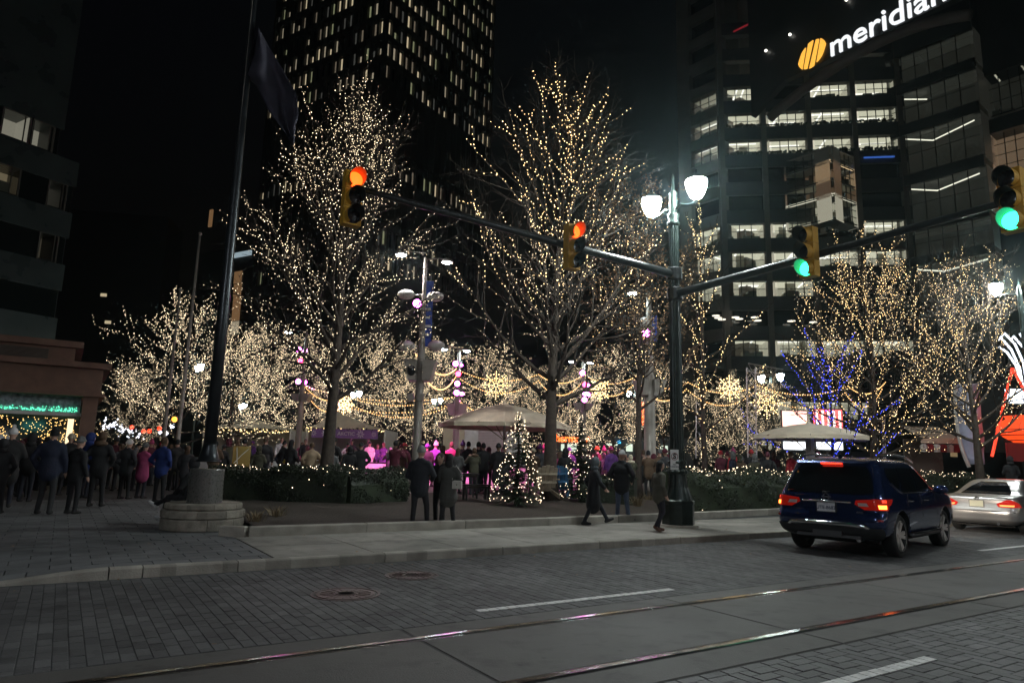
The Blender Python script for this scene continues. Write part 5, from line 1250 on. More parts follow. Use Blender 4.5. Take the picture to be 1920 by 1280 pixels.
m = MB(); p0, p1 = D(1886, 729, Y), D(1960, 757, Y); m.box(((p0.x+p1.x)/2, Y, (p0.z+p1.z)/2), (p1.x-p0.x, .2, p0.z-p1.z)); m.build('lit_sign', glow('blue_white_sign', (.8, .9, 1.), 3.0, 'AUTO'), ws, world=True)
# ---- far street on the left: signals, lights
fs = T('far_street_lights', 'cluster of far street lights down the road right of the pavilion', 'street lights', D(270, 820, 110)-Z3*3, 0, None, None)
fs['kind'] = 'stuff'; rp = random.Random(4)
m = MB()
for i in range(70): t_ = rp.random(); m.octa(D(195+70*t_+rp.gauss(0, 3), 790+28*t_+rp.gauss(0, 5), 60+50*t_), rp.uniform(.06, .16))
for x, y in ((243, 810), (320, 800), (300, 810), (312, 812), (325, 798)): m.octa(D(x, y, 100), .35)
m.build('white_lights', glow('far_white', (.85, .88, 1.), 2.2), fs, world=True)
m = MB()
for x, y in ((247, 801), (269, 808), (280, 808), (299, 803)): m.sphere(D(x, y, 95), .3, 8, 6)
m.build('red_lights', glow('far_red', (1., .04, .01), 2.5), fs, world=True)
m = MB(); m.sphere(D(327, 786, 80), .32, 8, 6); m.build('amber_light', glow('far_amber', (1., .33, .03), 3), fs, world=True)
# ---- seats and tables
def slat_chair(label, px, py, rz, mtl, z=PZ, sc_=1.):
    p = G(px, py, z); t = T('adirondack_chair', label, 'chair', p, rz, 'slatted wooden garden chairs'); t.scale = (sc_,)*3
    for k in range(5):
        x = -.24+.12*k; top = .98-.05*abs(k-2)**1.5; m = MB(); m.box((x, .34, .62), (.105, .022, top-.28), M=Matrix.Rotation(-.32, 3, 'X')); m.build('back_slat', mtl, t)
    for k in range(5): m = MB(); m.box((0, -.3+.11*k, .36-.022*k), (.56, .1, .022)); m.build('seat_slat', mtl, t)
    for s in (-1, 1):
        m = MB(); m.box((s*.3, -.3, .28), (.03, .1, .56)); m.build('leg', mtl, t); m = MB(); m.box((s*.3, .25, .2), (.03, .6, .09), M=Matrix.Rotation(-.25, 3, 'X')); m.build('leg', mtl, t)
        m = MB(); m.box((s*.33, -.02, .58), (.13, .72, .022)); m.build('armrest', mtl, t)
    m = MB(); m.box((0, .36, .5), (.58, .02, .06)); m.box((0, .42, .72), (.56, .02, .05)); m.build('back_rail', mtl, t)
slat_chair('pale wooden slatted chair left of the broad trunk', 1015, 938, R_(200), M['palewood'], .36, 1.15)
slat_chair('blue slatted chair right of the broad trunk', 1050, 935, R_(165), M['bluewood'], .36, 1.15)
def table(label, px, py, rz, wd, dp, h, mtl, cat='table', back=False):
    p = G(px, py, .36); t = T('bench' if cat == 'bench' else 'table', label, cat, p, rz, 'dark seats and tables by the bed')
    for k in range(4): m = MB(); m.box((0, -dp/2+dp*(k+.5)/4, h), (wd, dp/4-.012, .04)); m.build('slat', mtl, t)
    for x in (-wd/2+.08, wd/2-.08):
        for y in (-dp/2+.06, dp/2-.06): m = MB(); m.box((x, y, h/2), (.06, .06, h-.04)); m.build('leg', mtl, t)
    m = MB(); m.box((0, 0, h-.07), (wd-.1, dp-.1, .06)); m.build('apron', mtl, t)
table('dark square table behind the person with the white bag', 868, 934, .2, .9, .9, .76, M['blackpaint'])
table('low dark bench right of the person with the white bag', 892, 938, .35, .85, .42, .46, M['blackpaint'], 'bench')
p = G(445, 930, .13+.2); ac = T('acrylic_chair', 'clear gold glinting chair right of the flagpole', 'chair', p+Z3*.35, .3)
gold = mat('gold_acrylic', (.55, .38, .12), .15, .6)
m = MB(); m.box((0, 0, .46), (.5, .5, .03)); m.build('seat', gold, ac); m = MB(); m.box((0, .24, .8), (.5, .03, .62)); m.build('backrest', gold, ac)
for x in (-.23, .23):
    for y in (-.23, .23): m = MB(); m.box((x, y, .23), (.035, .035, .46)); m.build('leg', gold, ac)
m = MB(); m.tube([(-.2, .22, .6), (0, .215, .85), (.2, .22, 1.05)], .012, 5); m.tube([(-.1, .22, .5), (-.15, .215, 1.08)], .012, 5); m.build('back_brace', M['white'], ac)
# ---- fallen leaves and scraps on the ground
m = MB(); rl_ = random.Random(21)
for k in range(260):
    u = rl_.uniform(-4, 26); v = rl_.choice([rl_.uniform(10.45, 13.0), rl_.uniform(9.6, 10.15), rl_.uniform(6.4, 10.1), rl_.uniform(12.3, 13.0)]); z = (.134 if u > 2.7 else pz(u, v)+.006) if v > 10.4 else .006; s = rl_.uniform(.012, .035); a = rl_.uniform(0, 6.3); c = W(u, v, z)
    e1 = Vector((math.cos(a), math.sin(a), rl_.uniform(0, .3)))*s; e2 = Vector((-math.sin(a), math.cos(a), rl_.uniform(0, .3)))*s*.6; m.add([c-e1, c+e2, c+e1, c-e2+Vector((0, 0, .004))], [(0, 1, 2, 3)])
tag(m.build('leaf_litter', M['dryleaf']), 'scattered dry leaves and scraps on the pavement and bricks', 'leaves', None, 'stuff')
# ================================================================== CARS
class Car:
    def __init__(s, zs, xr, xf, w, rc=(.24, .2), fc=(.5, .3)):
        s.zs, s.xr_, s.xf_, s.w_ = map(np.array, (zs, xr, xf, w)); s.rc = rc; s.fc = fc
    def ip(s, arr, z):
        # smooth (Catmull-like) interpolation over height
        zs = s.zs; i = int(np.clip(np.searchsorted(zs, z)-1, 0, len(zs)-2)); t = (z-zs[i])/(zs[i+1]-zs[i])
        sl = np.gradient(arr, zs); h = zs[i+1]-zs[i]; t = min(1, max(0, t))
        d = (arr[i+1]-arr[i])/h; m0, m1 = sl[i], sl[i+1]
        m0 = np.clip(m0, -3*abs(d), 3*abs(d)) if d != 0 else 0; m1 = np.clip(m1, -3*abs(d), 3*abs(d)) if d != 0 else 0
        return (2*t**3-3*t**2+1)*arr[i]+(t**3-2*t**2+t)*h*m0+(-2*t**3+3*t**2)*arr[i+1]+(t**3-t**2)*h*m1
    def pt(s, q, z, side=1, off=0.):
        xr, xf, w = s.ip(s.xr_, z), s.ip(s.xf_, z), s.ip(s.w_, z); rx, ry = s.rc; fx, fy = s.fc; k = min(1., (xf-xr)/2.4); rx *= k; fx *= k; ry = min(ry, w*.5); fy = min(fy, w*.6)
        bow = .055
        def wy(x): u = (x-(xr+xf)/2)/((xf-xr)/2); return w*(1-.035*abs(u)**3)
        if q <= 1: y = (w-ry)*q; x = xr+bow*(y/w)**2; nx, ny = -1, .1*q
        elif q <= 2:
            a = (q-1)*PI/2; xa = xr+bow*((w-ry)/w)**2; x = xa+rx*(1-math.cos(a)); y = (w-ry)+(wy(xr+rx)-(w-ry))*math.sin(a); nx, ny = -math.cos(a), math.sin(a)
        elif q <= 3: xa, xb = xr+rx+bow*((w-ry)/w)**2, xf-fx; x = xa+(xb-xa)*(q-2); y = wy(x) if x > xr+rx else wy(xr+rx); nx, ny = 0, 1
        elif q <= 4: a = (q-3)*PI/2; x = xf-fx+fx*math.sin(a)-.0; y = (w-fy)+(wy(xf-fx)-(w-fy))*math.cos(a); nx, ny = math.sin(a), math.cos(a)
        else: y = (w-fy)*(5-q); x = xf+.1*(1-(y/(w-fy))**2)*1.; nx, ny = 1, 0
        n = Vector((nx, ny, 0)).normalized(); return Vector((x+n.x*off, side*(y+n.y*off), z))
    def qx(s, x, z):
        xr, xf = s.ip(s.xr_, z), s.ip(s.xf_, z); k = min(1., (xf-xr)/2.4); xa, xb = xr+s.rc[0]*k+.045, xf-s.fc[0]*k; return 2+min(1, max(0, (x-xa)/(xb-xa)))
    def body(s, z0, z1, nz=44):
        qs = list(np.linspace(0, 1, 6))+list(np.linspace(1, 2, 9))[1:]+list(np.linspace(2, 3, 34))[1:]+list(np.linspace(3, 4, 8))[1:]+list(np.linspace(4, 5, 5))[1:]
        zz = np.linspace(z0, z1, nz); m = MB(); ring = [(q, 1) for q in qs]+[(q, -1) for q in qs[::-1][1:-1]]; n = len(ring)
        for z in zz: m.v += [tuple(s.pt(q, z, sd)) for q, sd in ring]
        for i in range(nz-1):
            for k in range(n): k2 = (k+1) % n; m.f.append((i*n+k, (i+1)*n+k, (i+1)*n+k2, i*n+k2))
        m.f.append(tuple(range(n))); m.f.append(tuple((nz-1)*n+k for k in range(n-1, -1, -1))); m.m = [0]*len(m.f)
        return m
    def patch(s, rows, sides=(1,), off=.006, nq=10, nz=8, byx=False, thick=0.):
        """rows: (z, q0, q1) or, byx, (z, x0, x1)"""
        out = []
        for sd in sides:
            m = MB(); rz = [r[0] for r in rows]; zz = np.linspace(rz[0], rz[-1], nz*(len(rows)-1)+1)
            for z in zz:
                a = np.interp(z, rz, [r[1] for r in rows]); b = np.interp(z, rz, [r[2] for r in rows])
                if byx: a, b = s.qx(a, z), s.qx(b, z)
                for k in range(nq+1): m.v.append(tuple(s.pt(a+(b-a)*k/nq, z, sd, off)))
            for i in range(len(zz)-1):
                for k in range(nq): c = i*(nq+1)+k; m.f.append((c, c+1, c+nq+2, c+nq+1) if sd < 0 else (c, c+nq+1, c+nq+2, c+1))
            m.m = [0]*len(m.f); out.append(m)
        return out
def paint(name, col, rough=.28, metal=.4, coat=1.):
    return mat(name, col, rough, metal, coat=coat)
def cut_arches(m, mats, wheels, rad, hw):
    ob_ = bpy.data.objects.new('tmp_body', m.mesh('body', mats, True)); COL.objects.link(ob_); ob_.data.materials.append(M['rubber'])
    cuts = []
    for x, zc_ in wheels:
        for sd in (1, -1):
            c = MB(); c.lathe([(rad, -.32), (rad, .3)], 36, (x, sd*(hw), zc_), Matrix.Rotation(PI/2, 3, 'X')); me = c.mesh('cut', [mats[0], M['rubber']]); 
            for p_ in me.polygons: p_.material_index = 1
            co = bpy.data.objects.new('tmp_cut', me); COL.objects.link(co); cuts.append(co); b = ob_.modifiers.new('b', 'BOOLEAN'); b.operation = 'DIFFERENCE'; b.object = co; b.solver = 'EXACT'
    bpy.context.view_layer.update(); dg = bpy.context.evaluated_depsgraph_get(); me = bpy.data.meshes.new_from_object(ob_.evaluated_get(dg))
    for c in cuts: bpy.data.objects.remove(c)
    bpy.data.objects.remove(ob_); return me
alloy = mat('alloy_rim', (.6, .56, .52), .38, .45); tyre = mat('tyre_rubber', (.014, .014, .014), .7); chrome = mat('chrome_trim', (.7, .7, .72), .12, 1.)
glassk = mat('tinted_car_glass', (.006, .007, .008), .04, spec=.9); blackp = mat('black_plastic', (.018, .018, .02), .55)
wheel_meshes = {}
def wheel(parent, x, y, r, wd, steer=0., nsp=10):
    sd = 1 if y > 0 else -1; e = bpy.data.objects.new('wheel', None); COL.objects.link(e); e.parent = parent; e.location = (x, y, r); e.rotation_euler = (0, 0, steer)
    RX = Matrix.Rotation(-PI/2*sd, 3, 'X')     # local z -> outward
    rim_r = r*.72
    m = MB(); m.lathe([(rim_r, -wd/2), (r*.9, -wd/2), (r*.98, -wd*.38), (r, -wd*.2), (r, wd*.2), (r*.98, wd*.38), (r*.9, wd/2), (rim_r, wd/2-.01), (rim_r, -wd/2)], 40, (0, 0, 0), RX, cap=False); m.build('tyre', tyre, e, smooth=True)
    m = MB(); m.lathe([(rim_r, wd/2-.012), (rim_r*.95, wd/2+.0), (rim_r*.92, wd/2-.02), (rim_r*.9, -wd*.3), (.001, -wd*.3)], 40, (0, 0, 0), RX, 1, cap=False); m.lathe([(.07, wd/2-.07), (.065, wd/2-.025), (.03, wd/2-.02), (.001, wd/2-.02)], 16, (0, 0, 0), RX)
    m.lathe([(rim_r*1., wd/2-.012), (rim_r*.97, wd/2+.002), (rim_r*.93, wd/2-.014)], 40, (0, 0, 0), RX, cap=False)
    for k in range(nsp):
        a = 2*PI*(k//2)/(nsp/2)+(.17 if k % 2 else -.17); d = Vector((math.cos(a), math.sin(a), 0)); t_ = Vector((-math.sin(a), math.cos(a), 0)); z0, z1 = wd/2-.035, wd/2-.012
        vs_ = []
        for rr, hw_, zz in ((.05, .022, z0), (rim_r*.94, .032, z1)):
            for sgn2, dz in ((-1, 0), (1, 0), (1, -.04), (-1, -.04)): vs_.append(RX @ (d*rr+t_*hw_*sgn2+Vector((0, 0, zz+dz))))
        m.add(vs_, [(0, 1, 5, 4), (1, 2, 6, 5), (2, 3, 7, 6), (3, 0, 4, 7)])
    m.build('rim', [alloy, mat('rim_shadow', (.03, .03, .03), .5, .5)], e)
# ---- blue SUV
zs = [.30, .38, .50, .62, .72, .80, .92, 1.02, 1.07, 1.12, 1.18, 1.32, 1.48, 1.60, 1.67, 1.72, 1.755]
suv = Car(zs, [.26, .10, .02, .0, .015, .06, .075, .09, .105, .13, .17, .27, .37, .43, .47, .62, .95],
          [4.62, 4.86, 4.95, 4.98, 4.97, 4.95, 4.90, 4.78, 4.55, 4.05, 3.72, 3.48, 3.20, 2.98, 2.78, 2.5, 2.1],
          [.80, .90, .955, .975, .98, .98, .968, .952, .94, .925, .905, .865, .815, .772, .735, .66, .45])
hd = R_(57.2-12); fw = Vector((math.sin(hd), math.cos(hd), 0)); rt = Vector((fw.y, -fw.x, 0))
rr_ = G(1682, 1044, 0)      # contact of the rear right wheel
sp = rr_-fw*.98-rt*-0.0; org = rr_-fw*1.03-rt*.86
car = T('parked_car', 'dark blue SUV with lit red tail lights stopped on the street', 'car', (org.x, org.y, 0), math.atan2(fw.y, fw.x)); car.scale = (1.03,)*3
bluep = paint('blue_car_paint', (.011, .026, .095), .22, .55)
wx = (1.0, 3.9); wr = .375
me = cut_arches(suv.body(.30, 1.755, 64), [bluep], [(x, wr) for x in wx], .45, .93)
link('body', me, car)
# subtle lower cladding
for sd in (1, -1):
    for a, b in ((1.47, 3.42),):
        m = MB(); m.tube([(a, sd*.945, .36), ((a+b)/2, sd*.965, .35), (b, sd*.945, .36)], .05, 6); m.build('sill', blackp, car, smooth=True)
        m = MB(); m.tube([(a+.05, sd*.985, .385), (b-.05, sd*.985, .385)], .014, 5); m.build('sill_trim', chrome, car)
    m = MB(); pts = [(x, sd*.72, z) for x, z in ((.62, 1.70), (.75, 1.775), (1.6, 1.815), (2.3, 1.795), (2.75, 1.70))]; m.tube(pts, .022, 6); m.build('roof_rail', chrome, car, smooth=True)
for m in suv.patch([(1.09, 0, 0), (1.12, -.0, .0)], off=.0): pass
def twosided(rows, **k): return suv.patch([(z, 0, b) for z, b in rows], (1, -1), **k)
rg = MB()
for pm in twosided([(1.10, .82), (1.13, 1.16), (1.3, 1.22), (1.5, 1.14), (1.60, 1.02)], off=.008, nq=12):
    b0 = len(rg.v); rg.v += pm.v; rg.f += [tuple(i+b0 for i in f) for f in pm.f]; rg.m += pm.m
rg.build('rear_window', glassk, car, smooth=True)
for sd in (1, -1):
    for nm, rows in (('quarter_window', [(1.20, .98, 1.18), (1.34, .80, 1.36), (1.48, .74, 1.42), (1.57, .82, 1.43)]), ('rear_door_window', [(1.14, 1.27, 2.22), (1.3, 1.40, 2.24), (1.48, 1.46, 2.25), (1.58, 1.47, 2.22)]), ('front_door_window', [(1.14, 2.28, 3.42), (1.3, 2.30, 3.16), (1.45, 2.31, 2.95), (1.58, 2.28, 2.72)])):
        suv.patch(rows, (sd,), off=.006, byx=True, nq=10)[0].build(nm, glassk, car, smooth=True)
    m = MB(); m.tube([suv.pt(suv.qx(x, z), z, sd, .012) for x, z in ((3.45, 1.125), (2.2, 1.125), (1.3, 1.125), (1.1, 1.17), (.82, 1.31))], .012, 5); m.build('window_trim', chrome, car)
    for x in (1.45, 2.42):
        m = MB(); m.tube([suv.pt(suv.qx(x, .98), .98, sd, .0), suv.pt(suv.qx(x+.05, .98), .98, sd, .035), suv.pt(suv.qx(x+.2, .98), .98, sd, .035), suv.pt(suv.qx(x+.25, .98), .98, sd, .0)], .016, 6); m.build('door_handle', chrome, car)
    for x in (1.42, 2.26, 3.3):
        m = MB(); m.tube([suv.pt(suv.qx(x+(.12 if z > 1. and x < 1.5 else 0), z), z, sd, .001) for z in (.45, .7, .95, 1.1)], .005, 4); m.build('door_gap', blackp, car)
    # tail light wraps round the corner
    m = suv.patch([(.84, .82, 1.86), (.93, .62, 2.02), (1.0, .66, 2.05), (1.03, 1.1, 2.05)], (sd,), off=.016, nq=16)[0]; tl = m.build('tail_light', mat('tail_lens_red', (.28, .006, .006), .12, em=(1., .03, .01), ems=.09), car, smooth=True)
    suv.patch([(.865, 1.30, 1.72), (.93, 1.28, 1.74)], (sd,), off=.024, nq=8, nz=4)[0].build('brake_lamp', glow('brake_lamp', (1., .17, .02), 7., 'AUTO'), tl)
    suv.patch([(.90, .70, .92), (.955, .69, .88)], (sd,), off=.022, nq=6, nz=3)[0].build('reverse_lens', mat('clear_lens', (.5, .5, .5), .2), tl)
    suv.patch([(.97, 1.5, 1.8), (1.02, 1.5, 1.8)], (sd,), off=.02, nq=6, nz=3)[0].build('marker_lens', glow('marker_red', (1., .04, .01), 1.2), tl)
    suv.patch([(.66, 1.25, 1.55), (.69, 1.25, 1.55)], (sd,), off=.012, nq=6, nz=3)[0].build('reflector', mat('red_reflector', (.3, .01, .01), .2), car)
    m = MB(); m.sphere((3.32, sd*1.06, 1.17), (.09, .14, .09), 12, 8); m.tube([(3.35, sd*.92, 1.13), (3.34, sd*1.02, 1.15)], .03, 6); m.build('wing_mirror', bluep, car, smooth=True)
    suv.patch([(.75, 3.5, 4.6), (.92, 3.3, 4.7)], (sd,), off=.01, nq=8)[0].build('headlight', mat('headlight_glass', (.6, .6, .6), .1), car)
# tailgate details
m = suv.patch([(1.575, 0, .12), (1.61, 0, .12)], (1, -1), off=.03, nq=4, nz=2)
hm = MB(); hm.box((.405, 0, 1.64), (.06, .36, .035)); hm.build('high_brake_light', glow('high_brake_light', (1., .03, .01), 4., 'AUTO'), car)
m = MB(); m.prism([(.36, -.0), (.62, .0), (.64, .05), (.40, .035)], 1.25, Matrix(((1, 0, 0, 0), (0, 0, 1, -.625), (0, 1, 0, 1.645), (0, 0, 0, 1)))); m.build('spoiler', bluep, car)
m = MB(); m.tube([(.06, -.42, .955), (.045, 0, .965), (.06, .42, .955)], .022, 6); m.build('chrome_bar', chrome, car, smooth=True)
m = MB(); m.box((.052, 0, .86), (.02, .36, .19)); m.build('plate_recess', blackp, car)
pl_ = MB(); pl_.box((.035, 0, .855), (.012, .31, .155)); plate = pl_.build('licence_plate', mat('plate_white', (.72, .72, .74), .5), car)
RB = Matrix.Rotation(-PI/2, 4, 'Z') @ ROTX
text_mesh('UTE-8682', .082, .001, mat('plate_navy', (.01, .02, .09), .5), 'plate_number', plate, Matrix.Translation((.0275, 0, .845)) @ RB, bold=.0015)
text_mesh('VIRGINIA', .022, .001, mat('plate_navy_b', (.01, .02, .09), .5), 'plate_state', plate, Matrix.Translation((.0275, 0, .915)) @ RB)
m = MB(); RY = Matrix.Rotation(-PI/2, 3, 'Y'); m.lathe([(.062, 0), (.062, .012), (.046, .012), (.046, 0)], 24, (.078, 0, 1.035), RY, cap=False); m.box((.066, 0, 1.035), (.012, .155, .026)); m.build('badge', chrome, car)
text_mesh('4WD', .05, .002, chrome, 'model_lettering', car, Matrix.Translation((.068, -.56, .79)) @ RB, bold=.002)
m = suv.patch([(.585, 0, 1.35), (.60, 0, 1.42)], (1, -1), off=.012); 
bb = MB()
for pm in suv.patch([(.33, 0, 1.7), (.44, 0, 1.75), (.52, 0, 1.6), (.54, 0, 1.5)], (1, -1), off=.018, nq=14):
    b0 = len(bb.v); bb.v += pm.v; bb.f += [tuple(i+b0 for i in f) for f in pm.f]; bb.m += pm.m
bb.build('rear_bumper', blackp, car, smooth=True)
m = MB(); m.tube([(.10, -.80, .47), (.03, -.62, .565), (-.01, -.3, .58), (-.02, 0, .58), (-.01, .3, .58), (.03, .62, .565), (.10, .80, .47)], .04, 6); m.build('bumper_trim', chrome, car, smooth=True)
m = MB(); m.box((.05, 0, .40), (.06, .5, .1)); m.box((.08, 0, .36), (.06, 1.1, .05)); m.build('skid_plate', mat('grey_plastic', (.09, .09, .095), .45), car)
m = MB(); m.tube([(.12, -.5, .32), (.6, -.5, .33)], .04, 10); m.build('exhaust_pipe', chrome, car)
m = MB(); m.tube([(.115, .05, 1.12), (.16, -.15, 1.14), (.2, -.3, 1.17)], .009, 5); m.tube([(.1, .05, 1.1), (.12, .05, 1.125)], .025, 8); m.build('rear_wiper', blackp, car)
m = MB(); m.tube([(.075, -.70, .75), (.07, 0, .745), (.075, .70, .75)], .006, 4); m.build('tailgate_gap', blackp, car)
m = MB(); m.prism([(0, 0), (.16, 0), (.06, .07), (0, .06)], .03, Matrix(((1, 0, 0, .8), (0, 0, 1, -.015), (0, 1, 0, 1.74), (0, 0, 0, 1)))); m.build('roof_antenna', bluep, car)
m = MB(); m.box((2.5, 0, .28), (3.9, 1.4, .1)); m.build('underbody', M['rubber'], car)
for x in wx:
    for y in (.82, -.82): wheel(car, x, y, wr, .235, R_(-2) if x > 2 else 0)
for y in (.62, -.62):
    L = bpy.data.lights.new('headlamp', 'SPOT'); L.energy = 190; L.color = (1., .86, .7); L.spot_size = R_(46); L.spot_blend = .6; L.shadow_soft_size = .08; o = bpy.data.objects.new('headlamp', L); COL.objects.link(o); o.parent = car; o.location = (5.02, y, .78); o.rotation_euler = Vector((-1, 0, .1)).to_track_quat('Z', 'Y').to_euler()
# ---- silver coupe at the right edge
zs = [.24, .32, .44, .56, .68, .80, .88, .93, .96, .985, 1.04, 1.15, 1.27, 1.34, 1.385, 1.41]
cp = Car(zs, [.25, .08, .02, .0, .03, .06, .07, .09, .16, .55, .78, 1.02, 1.30, 1.50, 1.75, 2.1],
         [4.5, 4.68, 4.74, 4.74, 4.7, 4.6, 4.35, 3.9, 3.5, 3.3, 3.16, 2.98, 2.75, 2.6, 2.45, 2.3],
         [.74, .84, .89, .905, .91, .905, .89, .875, .86, .85, .80, .73, .66, .60, .52, .34], rc=(.3, .24))
hd = R_(52); fw = Vector((math.sin(hd), math.cos(hd), 0)); rt = Vector((fw.y, -fw.x, 0))
rl = G(1812, 992, 0); org = rl-fw*1.0+rt*.62
c2 = T('parked_car', 'silver coupe cut off at the right edge, lit by headlights', 'car', (org.x, org.y, 0), math.atan2(fw.y, fw.x))
silver = paint('silver_car_paint', (.52, .5, .49), .3, .75)
link('body', cut_arches(cp.body(.24, 1.41, 56), [silver], [(1.0, .32), (3.65, .32)], .385, .86), c2)
rg = MB()
for pm in cp.patch([(1.0, 0, .98), (1.06, 0, 1.05), (1.2, 0, .98), (1.33, 0, .8)], (1, -1), off=.008, nq=10):
    b0 = len(rg.v); rg.v += pm.v; rg.f += [tuple(i+b0 for i in f) for f in pm.f]; rg.m += pm.m
rg.build('rear_window', glassk, c2, smooth=True)
for sd in (1, -1):
    cp.patch([(1.0, 1.35, 3.0), (1.15, 1.45, 2.8), (1.27, 1.65, 2.6), (1.33, 1.8, 2.45)], (sd,), off=.006, byx=True)[0].build('side_window', glassk, c2, smooth=True)
    tl = cp.patch([(.70, .72, 2.02), (.78, .66, 1.85), (.86, .92, 1.5), (.89, 1.05, 1.3)], (sd,), off=.014, nq=14)[0].build('tail_light', mat('coupe_tail_lens', (.4, .01, .01), .12, em=(1., .04, .02), ems=.22), c2, smooth=True)
    cp.patch([(.72, .8, 1.4), (.76, .75, 1.45)], (sd,), off=.02, nq=8, nz=3)[0].build('brake_lamp', glow('coupe_brake', (1., .25, .05), 2.2), tl)
m = MB(); m.box((.035, 0, .77), (.02, .36, .19)); m.build('plate_recess', mat('recess_silver', (.25, .24, .23), .4, .5), c2)
pl_ = MB(); pl_.box((.02, 0, .77), (.012, .31, .155)); plate = pl_.build('licence_plate', mat('plate_cream', (.65, .62, .45), .5), c2)
m = MB(); RY = Matrix.Rotation(-PI/2, 3, 'Y'); m.lathe([(.05, 0), (.05, .012), (.036, .012), (.036, 0)], 20, (.075, 0, .90), RY); m.box((.065, 0, .885), (.01, .05, .012)); m.build('badge', chrome, c2)
m = MB(); m.tube([(.10, -.84, .58), (.02, -.5, .59), (.0, 0, .59), (.02, .5, .59), (.10, .84, .58)], .010, 5); m.build('bumper_line', blackp, c2)
m = MB(); m.tube([(.14, -.42, .27), (.5, -.42, .28)], .035, 10); m.build('exhaust_pipe', chrome, c2)
m = MB(); m.box((2.4, 0, .22), (3.7, 1.3, .1)); m.build('underbody', M['rubber'], c2)
for x in (1.0, 3.65):
    for y in (.78, -.78): wheel(c2, x, y, .32, .21, 0)
